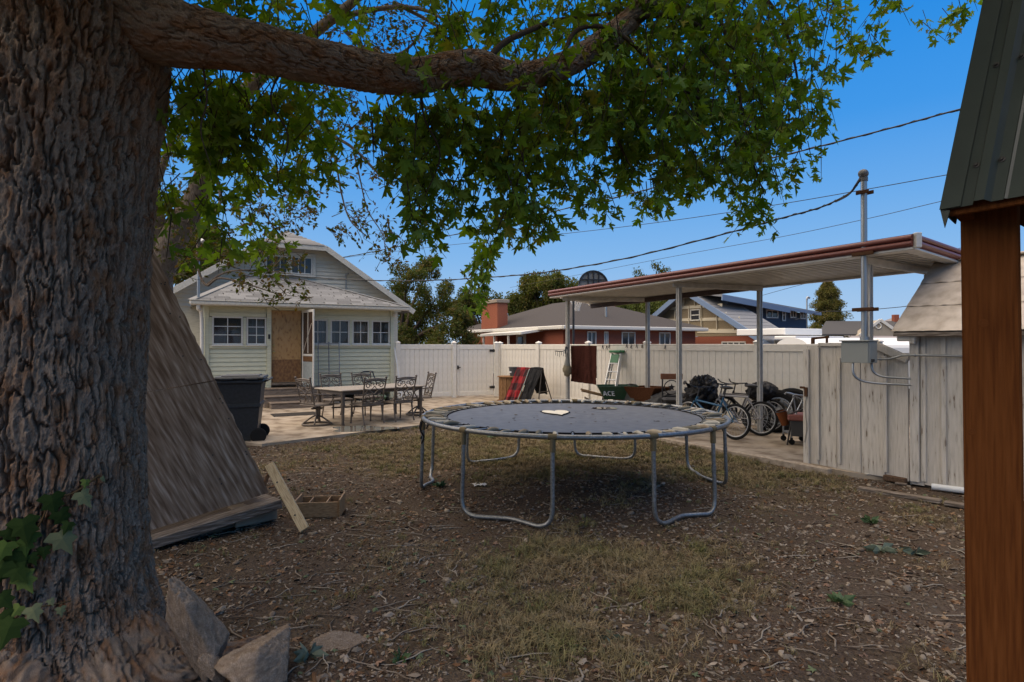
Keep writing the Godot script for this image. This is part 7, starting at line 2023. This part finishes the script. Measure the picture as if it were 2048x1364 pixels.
	var rr := thing("rusty_pail", "battered rust orange pail hanging by the car wheel", "pail", W(1566, 836, 10.2), Basis(Vector3.BACK, 0.3))
	put(rr, "pail", M.new().lathe(Transform3D(), [Vector2(0.0, -0.12), Vector2(0.06, -0.12), Vector2(0.09, 0.13)], 16), rough_mat("rust_orange", [Color(0.10, 0.03, 0.012), Color(0.22, 0.085, 0.035)], [0.2, 0.8], Vector3(6, 6, 6), 0.85, 0.04))
	put(rr, "rim", M.new().ring(Vector3(0, 0.13, 0), Vector3.RIGHT, Vector3.BACK, 0.09, 0.008, 18, 6), plain("dark_tube", Color.BLACK))

# ---------------------------------------------------------------- electric mast, box and wires
func build_service_mast() -> void:
	var galv := plain("galvanised", Color.GRAY)
	var D := 7.5
	var m := thing("service_mast", "galvanised electric service mast with weatherhead on the carport post", "mast", W(1729, 690, D) * Vector3(1, 0, 1), face(A * -1.0))
	var y := func(py): return EYE + (690.0 - py) / F * D
	put(m, "pipe", M.new().tube([Vector3(0, y.call(684.0), 0), Vector3(0, y.call(352.0), 0)], 0.037, 18), galv)
	put(m, "weatherhead", M.new().tube([Vector3(0, y.call(362.0), 0), Vector3(0, y.call(354.0), 0)], 0.046, 16).lump(Transform3D(Basis.from_scale(Vector3(0.058, 0.056, 0.066)), Vector3(0, y.call(347.0), 0.01)), noise(0.5, 1, 3), 0.04, 14, 20), rough_mat("cast_grey", [Color(0.10, 0.095, 0.09), Color(0.17, 0.165, 0.16)], [0.2, 0.8], Vector3(6, 6, 6), 0.6, 0.04, 0.0, 0.4))
	var iron := rough_mat("rust", [Color.BLACK], [0.0], Vector3.ONE)
	for q in [385.0, 508.0, 619.0]:
		put(m, "clamp", M.new().bx(Vector3(0.01, y.call(q), 0.052), Vector3(0.27 if q > 400 else 0.16, 0.045, 0.022), 0.004).bx(Vector3(0.01, y.call(q), -0.052), Vector3(0.27 if q > 400 else 0.16, 0.045, 0.022), 0.004), iron)
	var pa := plain("panel_grey", Color(0.235, 0.25, 0.235), 0.5)
	var b := thing("electric_panel", "grey electric panel box fixed to the plank screen", "electric box", W(1720, 704, D - 0.05), face(A * -1.0))
	put(b, "cabinet", M.new().bx(Vector3(0, 0, 0.02), Vector3(0.36, 0.27, 0.16), 0.006), pa)
	put(b, "cover", M.new().bx(Vector3(-0.005, -0.012, 0.107), Vector3(0.345, 0.245, 0.012), 0.004), pa)
	put(b, "lip", M.new().bx(Vector3(0, 0.14, 0.035), Vector3(0.385, 0.016, 0.20), 0.004), pa)
	put(b, "hub", M.new().tube([Vector3(0.06, 0.135, 0.0), Vector3(0.06, 0.19, 0.0)], 0.055, 14), galv)
	put(b, "hasp", M.new().bx(Vector3(0.19, -0.10, 0.06), Vector3(0.04, 0.035, 0.03), 0.004), plain("black_plastic", Color.BLACK))
	var cd := thing("conduit", "bent grey conduit pipes running from the panel to the shed", "conduit")
	var runs := [[[1706, 722, 7.45], [1706, 745, 7.42], [1716, 758, 7.40], [1740, 765, 7.36], [1780, 768, 7.28], [1822, 770, 7.14]], [[1743, 722, 7.40], [1744, 738, 7.38], [1752, 748, 7.36], [1772, 754, 7.30], [1822, 757, 7.14]], [[1752, 718, 7.38], [1776, 718, 7.30], [1800, 712, 7.2], [1816, 710.5, 7.12], [1880, 711, 6.92], [1945, 713, 6.72], [2060, 716, 6.4]]]
	for r in runs:
		var pts := []
		for q in r: pts.append(W(q[0], q[1], q[2]))
		put(cd, "pipe", M.new().tube(curve(pts, 5), 0.0145, 9), galv)
	for q in [[1830, 710.5, 7.07], [1760, 718, 7.35]]:
		var w := W(q[0], q[1], q[2])
		put(cd, "strap", M.new().ring(w, Vector3.UP, Vector3(0.8, 0, -0.6), 0.018, 0.006, 12, 5), galv)
	# overhead wires, each hung between its two ends
	var wm := plain("wire_black", Color(0.012, 0.012, 0.012), 0.6)
	var wires := [
		["twisted black service cable from the mast to the bungalow", [[1722, 358, 7.45], [1708, 378, 7.5], [1690, 392, 7.6], [1640, 415, 7.9], [1560, 437, 8.3], [1440, 470, 9.0], [1250, 517, 10.3], [1100, 543, 11.8], [1000, 553, 13.0], [880, 560, 14.6], [760, 561, 15.8], [640, 556, 16.6], [520, 545, 16.2], [460, 532, 15.6], [414, 505, 15.2]], 0.012],
		["thick overhead cable passing high over the carport to the gable", [[2200, 148, 7.0], [1920, 218, 8.0], [1780, 256, 8.7], [1600, 302, 9.7], [1400, 350, 11.2], [1250, 390, 12.6], [1100, 424, 14.3], [940, 462, 16.5], [800, 492, 18.4], [700, 512, 19.6], [627, 522, 20.2]], 0.012],
		["thin straight overhead wire above the service mast", [[2200, 296, 7.0], [1890, 350, 8.3], [1740, 377, 9.0], [1560, 408, 10.0], [1350, 440, 11.6], [1120, 468, 14.0], [870, 493, 18.0], [640, 521, 20.3]], 0.006],
		["very thin overhead wire crossing the carport roof line", [[2200, 328, 9.0], [1880, 403, 11.0], [1740, 436, 12.2], [1560, 474, 14.2], [1350, 512, 17.5], [1180, 545, 22.0], [1020, 575, 30.0]], 0.006],
		["distant wire between the blue house and the shed", [[1590, 640, 38.0], [1640, 624, 38.0], [1700, 622, 36.0], [1800, 614, 32.0], [1860, 605, 30.0]], 0.02],
		["distant wire running from the blue house roof ridge", [[1520, 592, 40.0], [1600, 570, 36.0], [1720, 540, 30.0], [1950, 490, 24.0]], 0.014]]
	for w in wires:
		var pts := []
		for q in w[1]: pts.append(W(q[0], q[1], q[2]))
		var o := thing("overhead_wire", w[0], "wire", Vector3.ZERO, Basis(), "overhead wires")
		put(o, "cable", M.new().tube(curve(pts, 6), w[2], 6), wm)
		if w[2] > 0.011 and pts[0].z > -10.0:
			var tw := []
			var cl := curve(pts, 14)
			for i in cl.size(): tw.append(cl[i] + Vector3(0, cos(i * 1.1), sin(i * 1.1)) * w[2] * 1.3)
			put(o, "wrap", M.new().tube(tw, w[2] * 0.5, 5), wm)
	var lo := thing("drip_loop", "black drip loops hanging at the weatherhead", "cable")
	for s in [0, 1, 2]:
		put(lo, "loop", M.new().tube(curve([W(1722 + s, 350, 7.44), W(1716 - s * 3, 366 + s * 3, 7.42), W(1706 - s * 4, 382 + s * 4, 7.5), W(1688 - s * 8, 392 + s * 6, 7.62)], 5), 0.006, 6), wm)
	# roof mast on the blue house
	var rm := thing("roof_mast", "thin service mast standing on the blue house eave", "mast", W(1614, 655, 40.4))
	put(rm, "pipe", M.new().tube([Vector3.ZERO, Vector3(0, 1.9, 0)], 0.05, 8), galv)
	put(rm, "weatherhead", M.new().tube(curve([Vector3(0, 1.9, 0), Vector3(0.05, 2.05, 0), Vector3(0.2, 2.0, 0)], 4), 0.07, 8), galv)
# ---------------------------------------------------------------- foreground
# a broken stone: a ball cut by random planes, then roughened
func boulder(t: Transform3D, cuts: int, amp: float, sd: int, la := 60, lo := 90) -> ArrayMesh:
	var n1 := noise(0.03, 4, sd)
	var n2 := noise(0.11, 4, sd + 1)
	var r := RandomNumberGenerator.new()
	r.seed = sd * 31 + 7
	var pl := []
	for i in cuts:
		pl.append([Vector3(r.randfn(), r.randfn(), r.randfn()).normalized(), r.randf_range(0.5, 0.86)])
	var P := PackedVector3Array()
	var C := PackedColorArray()
	for i in la + 1:
		for j in lo + 1:
			var f := PI * i / la
			var a := TAU * (j % lo) / lo
			var d := Vector3(sin(f) * cos(a), cos(f), sin(f) * sin(a))
			var k := 1.05
			for p in pl:
				var e: float = p[0].dot(d)
				if e > 0.05: k = minf(k, p[1] / e)
			var v := n1.get_noise_3dv(d * 100.0)
			var w := n2.get_noise_3dv(d * 100.0)
			P.append(t * (d * k * (1.0 + amp * v + amp * 0.6 * w)))
			C.append(Color(0.22, 0.165, 0.12).lerp(Color(0.34, 0.27, 0.205), clampf(0.5 + w * 1.1 + v * 0.8, 0, 1)))
	return sheet(P, lo + 1, la + 1, C, true)
func build_foreground() -> void:
	var stone := rough_mat("stone", [Color(0.62, 0.6, 0.58), Color(1, 1, 1)], [0.25, 0.75], Vector3(5, 5, 5), 0.95, 0.04, 0.3)
	var r1 := thing("leaning_stone", "long brown stone slab leaning against the maple roots", "stone", W(402, 1262, 2.95))
	put(r1, "slab", boulder(Transform3D(Basis.from_euler(Vector3(0.2, 0.3, 0.34)) * Basis.from_scale(Vector3(0.125, 0.34, 0.13)), Vector3.ZERO), 18, 0.07, 5), stone)
	put(r1, "chip", boulder(Transform3D(Basis.from_euler(Vector3(0.2, 0.2, 0.5)) * Basis.from_scale(Vector3(0.05, 0.10, 0.06)), Vector3(0.10, -0.16, 0.06)), 12, 0.08, 4), stone)
	var r2 := thing("angular_stone", "pale angular boulder with a flat tilted top near the maple", "stone", W(525, 1330, 3.02))
	put(r2, "block", boulder(Transform3D(Basis.from_euler(Vector3(0.28, 0.7, -0.22)) * Basis.from_scale(Vector3(0.23, 0.19, 0.21)), Vector3.ZERO), 11, 0.045, 9), stone)
	put(r2, "chip", boulder(Transform3D(Basis.from_euler(Vector3(0.1, 0.4, 0.3)) * Basis.from_scale(Vector3(0.10, 0.08, 0.10)), Vector3(-0.05, -0.08, 0.08)), 10, 0.06, 10), stone)
	var r3 := thing("sunken_stone", "half-buried grey stone lying flush in the litter", "stone", W(682, 1286, 3.40))
	put(r3, "crown", boulder(Transform3D(Basis.from_euler(Vector3(0, 0.2, -0.06)) * Basis.from_scale(Vector3(0.17, 0.055, 0.12)), Vector3(0, 0.0, 0)), 14, 0.06, 14), stone)
	# open pine drawer with dividers
	var pine := rough_mat("pine", [Color(0.17, 0.095, 0.04), Color(0.26, 0.16, 0.075), Color(0.32, 0.21, 0.11)], [0.2, 0.5, 0.85], Vector3(1.2, 9, 9), 0.65, 0.02, 0.1)
	var db := G(640, 1030)
	db.y = gh(db.x, db.z)
	var dr := thing("wooden_drawer", "open pine drawer with two dividers lying on the litter", "drawer", db + Vector3(0, 0.005, -0.1), face(Vector3(1, 0, -0.12)))
	put(dr, "front", M.new().bx(Vector3(-0.03, 0.075, 0.10), Vector3(0.40, 0.15, 0.016), 0.003), pine)
	put(dr, "back", M.new().bx(Vector3(-0.03, 0.075, -0.16), Vector3(0.40, 0.15, 0.012), 0.003), pine)
	put(dr, "bottom", M.new().bx(Vector3(-0.03, 0.012, -0.03), Vector3(0.40, 0.01, 0.24), 0.002), pine)
	put(dr, "side", M.new().bx(Vector3(0.186, 0.09, -0.03), Vector3(0.016, 0.18, 0.33), 0.003), pine)
	put(dr, "side", M.new().bx(Vector3(-0.246, 0.09, -0.03), Vector3(0.016, 0.17, 0.30), 0.003), pine)
	for x in [-0.12, 0.05]: put(dr, "divider", M.new().bx(Vector3(x, 0.08, -0.03), Vector3(0.012, 0.13, 0.245), 0.002), pine)
	# two pale boards leaning on the hut
	var pale := rough_mat("pale_pine", [Color(0.30, 0.21, 0.105), Color(0.46, 0.35, 0.20), Color(0.52, 0.41, 0.25)], [0.15, 0.5, 0.85], Vector3(9, 9, 0.8), 0.7, 0.02, 0.1)
	var f0 := G(611, 1062)
	var f1 := W(540, 932, 5.70)
	var lb := thing("pine_batten_pair", "pair of pale new pine boards leaning on the plywood hut", "boards", f0)
	var dv := f1 - f0
	var zb := dv.normalized()
	var xb := Vector3(0.35, 0, 0.9).cross(zb).normalized()
	var bs := Basis(xb, zb.cross(xb), zb)
	var ln := dv.length()
	put(lb, "board", M.new().bx(Vector3(0, 0.02, ln * 0.5), Vector3(0.085, 0.032, ln), 0.004), pale, Transform3D(bs, Vector3(0, 0.01, 0)))
	put(lb, "board", M.new().bx(Vector3(0.0, -0.018, ln * 0.5 + 0.01), Vector3(0.085, 0.032, ln), 0.004), pale, Transform3D(bs, Vector3(0, 0.01, 0)))
	for q in [0.22, 0.72]:
		put(lb, "screw_head", M.new().lathe(Transform3D(turned(bs.y, 0), bs * Vector3(0.01, 0.036, ln * q) + Vector3(0, 0.01, 0)), [Vector2(0.009, 0), Vector2(0.009, 0.003), Vector2(0, 0.004)], 10), plain("screw_black", Color.BLACK))
	# scrap of paper under the trampoline
	var ps := G(957, 968)
	var pp := thing("paper_scrap", "crumpled white paper scrap under the trampoline", "paper", Vector3(ps.x, gh(ps.x, ps.z) + 0.02, ps.z), Basis(Vector3.UP, 0.4))
	var PP := PackedVector3Array()
	var pn := noise(8.0, 2, 4)
	for j in 6:
		for i in 8:
			PP.append(Vector3(i * 0.02 - 0.07, pn.get_noise_2d(i * 0.05, j * 0.05) * 0.02 + 0.006, j * 0.02 - 0.05))
	put(pp, "sheet", sheet(PP, 8, 6), plain("paper", Color(0.6, 0.6, 0.6), 0.8))
	put(pp, "torn_corner", M.new().box(Transform3D(Basis.from_euler(Vector3(0.3, 0.6, 0.2)), Vector3(0.06, 0.012, 0.05)), Vector3(0.05, 0.003, 0.04)), plain("paper", Color.WHITE))
	# ivy on the trunk
	var iv := thing("ivy_vine", "dark green ivy sprig climbing the maple trunk", "ivy", Vector3(-2.4, 0, -3.0))
	var skin := func(px, py, off):
		var d := Vector2((px - 1024.0) / F, -1.0)
		var o := Vector2(2.4, 3.0)                     # camera seen from the trunk axis
		var aa := d.dot(d)
		var bb := 2.0 * d.dot(o)
		var yy: float = EYE + (690.0 - py) / F * 2.6
		var r: float = lerpf(0.60, 0.475, clampf((yy - 0.2) / 0.6, 0, 1)) + off
		var cc := o.dot(o) - r * r
		var s := (-bb - sqrt(maxf(bb * bb - 4 * aa * cc, 0.0))) / (2 * aa)
		return W(px, py, s) - Vector3(-2.4, 0, -3.0)
	var tone := [Color(0.026, 0.045, 0.012), Color(0.045, 0.075, 0.018), Color(0.10, 0.135, 0.035), Color(0.16, 0.17, 0.085)]
	var tm := []
	for k in 4: tm.append(rough_mat("ivy%d" % k, [tone[k] * 0.75, tone[k], tone[k] * 1.25], [0.2, 0.5, 0.8], Vector3(14, 14, 14), 0.76, 0.03))
	var il := M.new()
	var ip := [Vector2(0, -0.05), Vector2(0.22, -0.16), Vector2(0.50, 0.02), Vector2(0.30, 0.22), Vector2(0.40, 0.46), Vector2(0.17, 0.52), Vector2(0.0, 0.95)]
	var fu := []
	for p in ip: fu.append(p)
	for i in range(ip.size() - 2, 0, -1): fu.append(Vector2(-ip[i].x, ip[i].y))
	for i in fu.size():
		var p: Vector2 = fu[i]
		var q: Vector2 = fu[(i + 1) % fu.size()]
		il.tri(Vector3(0, 0.2, 0.03), Vector3(p.x, p.y, -absf(p.x) * 0.22 - p.y * p.y * 0.1), Vector3(q.x, q.y, -absf(q.x) * 0.22 - q.y * q.y * 0.1))
	var ilm := il.mesh()
	for q in [[105, 992, 62, 0, 0.1], [164, 985, 52, 3, 0.4], [173, 960, 26, 2, -0.2], [206, 954, 18, 3, 0.5], [121, 1024, 52, 0, 0.5], [121, 1066, 72, 3, 0.35], [47, 1040, 70, 0, 0.1], [16, 1086, 52, 1, -0.2], [53, 1080, 44, 1, 0.3], [63, 1110, 34, 0, 0.3], [45, 1150, 56, 2, 0.25], [3, 1138, 44, 0, 0.0], [42, 1212, 34, 2, -0.3], [67, 1214, 44, 3, 0.2], [124, 1214, 26, 3, 0.1], [29, 1240, 70, 0, -0.3], [5, 1228, 52, 0, 0.1], [103, 1198, 20, 3, 0.2], [25, 1110, 60, 0, 0.6], [10, 1125, 60, 0, -0.5], [30, 1135, 54, 0, 0.9], [70, 1065, 40, 1, -0.4], [90, 1095, 34, 0, 0.2], [14, 1060, 44, 0, 0.6], [140, 1045, 34, 0, -0.5], [4, 1190, 50, 0, 0.3]]:
		var p: Vector3 = skin.call(q[0], q[1], 0.045 + rng.randf() * 0.03)
		var outv := Vector3(p.x, 0, p.z).normalized() + Vector3(0, 0.25, 0) + rv(0.25)
		outv = outv.normalized()
		var down := (Vector3.DOWN + Vector3(rng.randf_range(-0.3, 0.3), 0, 0)).normalized().rotated(outv, q[4])
		down = (down - outv * down.dot(outv)).normalized()
		var b := Basis(down.cross(outv), down, outv)
		var sz: float = q[2] / F * 2.1
		put(iv, "leaf", ilm, tm[q[3]], Transform3D(b.scaled(Vector3.ONE * sz) if false else b * Basis.from_scale(Vector3.ONE * sz), p))
	var sp := []
	for q in [[4, 1260], [20, 1180], [40, 1090], [80, 1050], [105, 1000], [150, 985], [200, 950]]: sp.append(skin.call(q[0], q[1], 0.03))
	var sp2 := []
	for q in [[30, 1240], [60, 1215], [100, 1210], [145, 1200]]: sp2.append(skin.call(q[0], q[1], 0.03))
	put(iv, "stem", M.new().tube(curve(sp, 5), 0.004, 6).tube(curve(sp2, 5), 0.003, 6), plain("ivy_stem", Color(0.09, 0.06, 0.03), 0.8))
	# a few weeds that stand out, each its own plant
	var wm := [rough_mat("weed_a", [Color(0.03, 0.065, 0.02), Color(0.055, 0.105, 0.03)], [0.2, 0.8], Vector3(9, 9, 9), 0.6, 0.03), rough_mat("weed_b", [Color(0.075, 0.10, 0.065), Color(0.13, 0.16, 0.11)], [0.2, 0.8], Vector3(9, 9, 9), 0.7, 0.03)]
	var k := 0
	for q in [[1760, 1095, 0.20, 1, "low grey-green weed rosette on bare dirt before the stained post"], [1830, 1105, 0.16, 1, "flat grey-green weed beside the larger rosette"], [1680, 1205, 0.14, 0, "small green weed alone in the brown litter"], [800, 1320, 0.12, 0, "small upright green weed beyond the angular stone"], [620, 1310, 0.16, 1, "grey-green weed clump against the angular stone"], [880, 970, 0.14, 0, "green grass tuft at the trampoline leg foot"], [985, 878, 0.16, 0, "green tuft behind the trampoline beside the patio edge"], [1275, 1120, 0.10, 1, "pale weed in the dry grass below the trampoline leg"], [1740, 1042, 0.14, 0, "yellow-green seedling on the open dirt"], [1220, 1270, 0.12, 1, "pale silvery weed among the pebbles"]]:
		var g := G(q[0], q[1])
		var o := thing("weed", q[4], "weed", Vector3(g.x, gh(g.x, g.z), g.z), Basis(Vector3.UP, rng.randf() * TAU), "weeds in the yard")
		for i in 9:
			var a := TAU * i / 9.0 + rng.randf() * 0.5
			var e := Vector3(cos(a), rng.randf_range(0.25, 0.9) if q[3] == 0 else rng.randf_range(0.08, 0.4), sin(a)).normalized()
			put(o, "leaf", small_leaf(1.0), wm[q[3]], Transform3D(turned(e, rng.randf_range(-0.5, 0.5)) * Basis.from_scale(Vector3.ONE * q[2] * rng.randf_range(0.5, 0.8)), Vector3(0, 0.005, 0)))
		k += 1

# ---------------------------------------------------------------- litter, pebbles, dry grass
func build_ground_cover() -> void:
	var patio := PackedVector2Array([Vector2(-4.2, -10.0), Vector2(0.21, -14.55), Vector2(1.0, -21.5), Vector2(-13, -21.5), Vector2(-10, -12.5)])
	var port := PackedVector2Array([Vector2(0.24, -14.55), Vector2(4.34, -7.85), Vector2(4.80, -7.20), Vector2(6.2, -5.2), Vector2(12, -9.5), Vector2(8, -14), Vector2(1.04, -21.5)])
	var spot := func(z0, z1, pw):
		for tries in 40:
			var d: float = lerpf(z0, z1, pow(rng.randf(), pw))
			var x: float = rng.randf_range(-0.88, 0.88) * d
			var p := Vector2(x, -d)
			if Geometry2D.is_point_in_polygon(p, patio) or Geometry2D.is_point_in_polygon(p, port): continue
			if Vector2(x + 2.4, -d + 3.0).length() < 0.62: continue
			return Vector3(x, gh(x, -d), -d)
		return Vector3(0, -1, -4)
	var flatm := plain("litter", Color(1, 1, 1), 0.9)
	# wood chips and bark crumbs
	var shapes := []
	for s in 5:
		var m := M.new()
		var pts := []
		var k := 5 + s % 2
		for i in k:
			var a := TAU * i / k
			var r := rng.randf_range(0.6, 1.0)
			pts.append(Vector3(cos(a) * r, rng.randf_range(-0.12, 0.12), sin(a) * r * [0.35, 0.5, 0.7, 0.28, 0.45][s]))
		for i in k:
			m.tri(Vector3(0, 0.16, 0), pts[(i + 1) % k], pts[i])
			m.tri(Vector3(0, -0.1, 0), pts[i], pts[(i + 1) % k])
		shapes.append(m.mesh())
	var browns := [Color(0.085, 0.056, 0.038), Color(0.110, 0.076, 0.052), Color(0.052, 0.034, 0.024), Color(0.16, 0.118, 0.086), Color(0.225, 0.18, 0.138), Color(0.155, 0.132, 0.108), Color(0.105, 0.058, 0.032), Color(0.26, 0.22, 0.178)]
	var tot := 0
	for s in 5:
		var ts := []
		var cs := []
		for i in 17000:
			var p: Vector3 = spot.call(2.5, 13.5, 1.15)
			var g := grassy(p.x, p.z)
			var cl := gn2.get_noise_2d(p.x * 0.9 + 20.0, p.z * 0.9) + 0.5 * gn2.get_noise_2d(p.x * 3.0, p.z * 3.0 + 11.0)
			if rng.randf() < g * 0.45 or rng.randf() > 0.7 + cl * 1.3: continue
			var sz := rng.randf_range(0.005, 0.020) * (1.0 + 0.05 * -p.z) * (2.2 if rng.randf() < 0.07 else 1.0)
			ts.append(Transform3D(Basis.from_euler(Vector3(rng.randf_range(-0.5, 0.5), rng.randf() * TAU, rng.randf_range(-0.5, 0.5))).scaled(Vector3.ONE * sz), p + Vector3(0, sz * 0.15, 0)))
			cs.append(browns[rng.randi() % 8] * rng.randf_range(0.8, 1.2))
		var o := many(self, "wood_chip_litter", shapes[s], flatm, ts, cs)
		o.set_meta("kind", "stuff")
		tag(o, ["fine brown wood chip litter strewn over the yard", "coarser bark crumbs strewn over the yard", "broad bark flakes strewn over the yard", "narrow wood slivers strewn over the yard", "mixed wood shreds strewn over the yard"][s], "litter")
	# pebbles
	var pm := M.new().lump(Transform3D(Basis.from_scale(Vector3(1, 0.5, 0.75))), noise(0.012, 2, 6), 0.35, 5, 8).mesh()
	var ts := []
	var cs := []
	for i in 9500:
		var p: Vector3 = spot.call(2.5, 11.5, 1.0)
		var dens := 0.35 + 0.65 * clampf(0.5 + gn.get_noise_2d(p.x * 2.0 + 70.0, p.z * 2.0) * 1.6 + (0.3 if p.x > 0.3 else -0.25), 0.0, 1.0)
		if rng.randf() > dens: continue
		var sz := rng.randf_range(0.005, 0.015) * (2.0 if rng.randf() < 0.05 else 1.0) * (1.0 + 0.05 * -p.z)
		ts.append(Transform3D(Basis.from_euler(Vector3(rng.randf_range(-0.3, 0.3), rng.randf() * TAU, rng.randf_range(-0.3, 0.3))).scaled(Vector3.ONE * sz), p + Vector3(0, sz * 0.2, 0)))
		cs.append([Color(0.22, 0.185, 0.145), Color(0.16, 0.134, 0.106), Color(0.26, 0.215, 0.165), Color(0.18, 0.14, 0.105), Color(0.145, 0.13, 0.112)][rng.randi() % 5] * rng.randf_range(0.75, 1.1))
	var pb := many(self, "pebbles", pm, flatm, ts, cs)
	pb.set_meta("kind", "stuff")
	tag(pb, "small grey and tan pebbles scattered through the dirt", "pebbles")
	# dry grass
	for s in 3:
		var m := M.new()
		for i in 11:
			var a := rng.randf() * TAU
			var r := rng.randf() * 0.5
			var root := Vector3(cos(a) * r, -0.05, sin(a) * r)
			var lean := Vector3(rng.randf_range(-0.9, 0.9), 0, rng.randf_range(-0.9, 0.9))
			var hgt := rng.randf_range(0.5, 1.1)
			var w := Vector3(lean.z, 0, -lean.x).normalized() * 0.035
			var mid := root + Vector3(0, hgt * 0.6, 0) + lean * 0.3
			var tip := root + Vector3(0, hgt * rng.randf_range(0.6, 1.0), 0) + lean * rng.randf_range(0.7, 1.2)
			m.quad(root - w, root + w, mid + w * 0.7, mid - w * 0.7)
			m.tri(mid - w * 0.7, mid + w * 0.7, tip)
		var ts2 := []
		var cs2 := []
		for i in 16000:
			var p: Vector3 = spot.call(2.6, 14.0, 1.0)
			var g := grassy(p.x, p.z)
			if rng.randf() > g * g * 1.0 + 0.008: continue
			var sz := rng.randf_range(0.03, 0.085) * (0.7 + 0.5 * g)
			ts2.append(Transform3D(Basis(Vector3.UP, rng.randf() * TAU).scaled(Vector3(sz * 1.25, sz, sz * 1.25)), p))
			var gr := gn2.get_noise_2d(p.x * 0.8, p.z * 0.8) * 0.9 + rng.randf_range(-0.25, 0.35)
			cs2.append(Color(0.245, 0.19, 0.11).lerp(Color(0.135, 0.145, 0.05), clampf(gr + 0.12, 0, 1)) * rng.randf_range(0.7, 1.15))
		var o := many(self, "dry_grass", m.mesh(), leaf_like(), ts2, cs2)
		o.set_meta("kind", "stuff")
		tag(o, ["patchy short dry grass with tan blades", "thin half-green grass growing in patches", "sparse wispy dead grass in the dirt"][s], "grass")
	# fallen leaves and twigs
	ts = []
	cs = []
	for i in 3000:
		var p: Vector3 = spot.call(2.6, 11.0, 1.0)
		if p.x > 1.0 and rng.randf() < 0.5: continue
		var sz := rng.randf_range(0.02, 0.062)
		ts.append(Transform3D(Basis.from_euler(Vector3(-PI / 2 + rng.randf_range(-0.5, 0.5), rng.randf() * TAU, rng.randf_range(-0.4, 0.4))).scaled(Vector3.ONE * sz), p + Vector3(0, 0.012, 0)))
		cs.append([Color(0.20, 0.125, 0.075), Color(0.27, 0.19, 0.12), Color(0.13, 0.075, 0.042), Color(0.22, 0.14, 0.10), Color(0.11, 0.135, 0.075)][rng.randi() % 5] * rng.randf_range(0.8, 1.15))
	var fl := many(self, "fallen_leaves", maple_leaf(1.0, 0.45), leaf_like(), ts, cs)
	fl.set_meta("kind", "stuff")
	tag(fl, "curled tan maple leaves fallen on the ground", "leaves")
	ts = []
	cs = []
	var tw := M.new().tube([Vector3(-0.5, 0, 0), Vector3(-0.15, 0.02, 0.05), Vector3(0.2, 0.01, -0.03), Vector3(0.5, 0, 0.04)], [0.016, 0.02, 0.018, 0.008], 5).mesh()
	for i in 1100:
		var p: Vector3 = spot.call(2.6, 10.0, 1.0)
		var l := rng.randf_range(0.05, 0.34)
		ts.append(Transform3D(Basis.from_euler(Vector3(0, rng.randf() * TAU, rng.randf_range(-0.08, 0.08))).scaled(Vector3(l, minf(l, 0.18), minf(l, 0.18) * 1.2)), p + Vector3(0, 0.008, 0)))
		cs.append([Color(0.20, 0.165, 0.13), Color(0.13, 0.10, 0.075), Color(0.27, 0.235, 0.19)][rng.randi() % 3])
	var tg := many(self, "twig_litter", tw, flatm, ts, cs)
	tg.set_meta("kind", "stuff")
	tag(tg, "thin broken twigs strewn over the dirt", "twigs")
func leaf_like() -> StandardMaterial3D:
	if not mats.has("dry_leaf"):
		var m := plain("dry_leaf", Color(1, 1, 1), 0.8)
		m.backlight_enabled = true
		m.backlight = Color(0.35, 0.35, 0.3)
		m.cull_mode = BaseMaterial3D.CULL_DISABLED
	return mats["dry_leaf"]
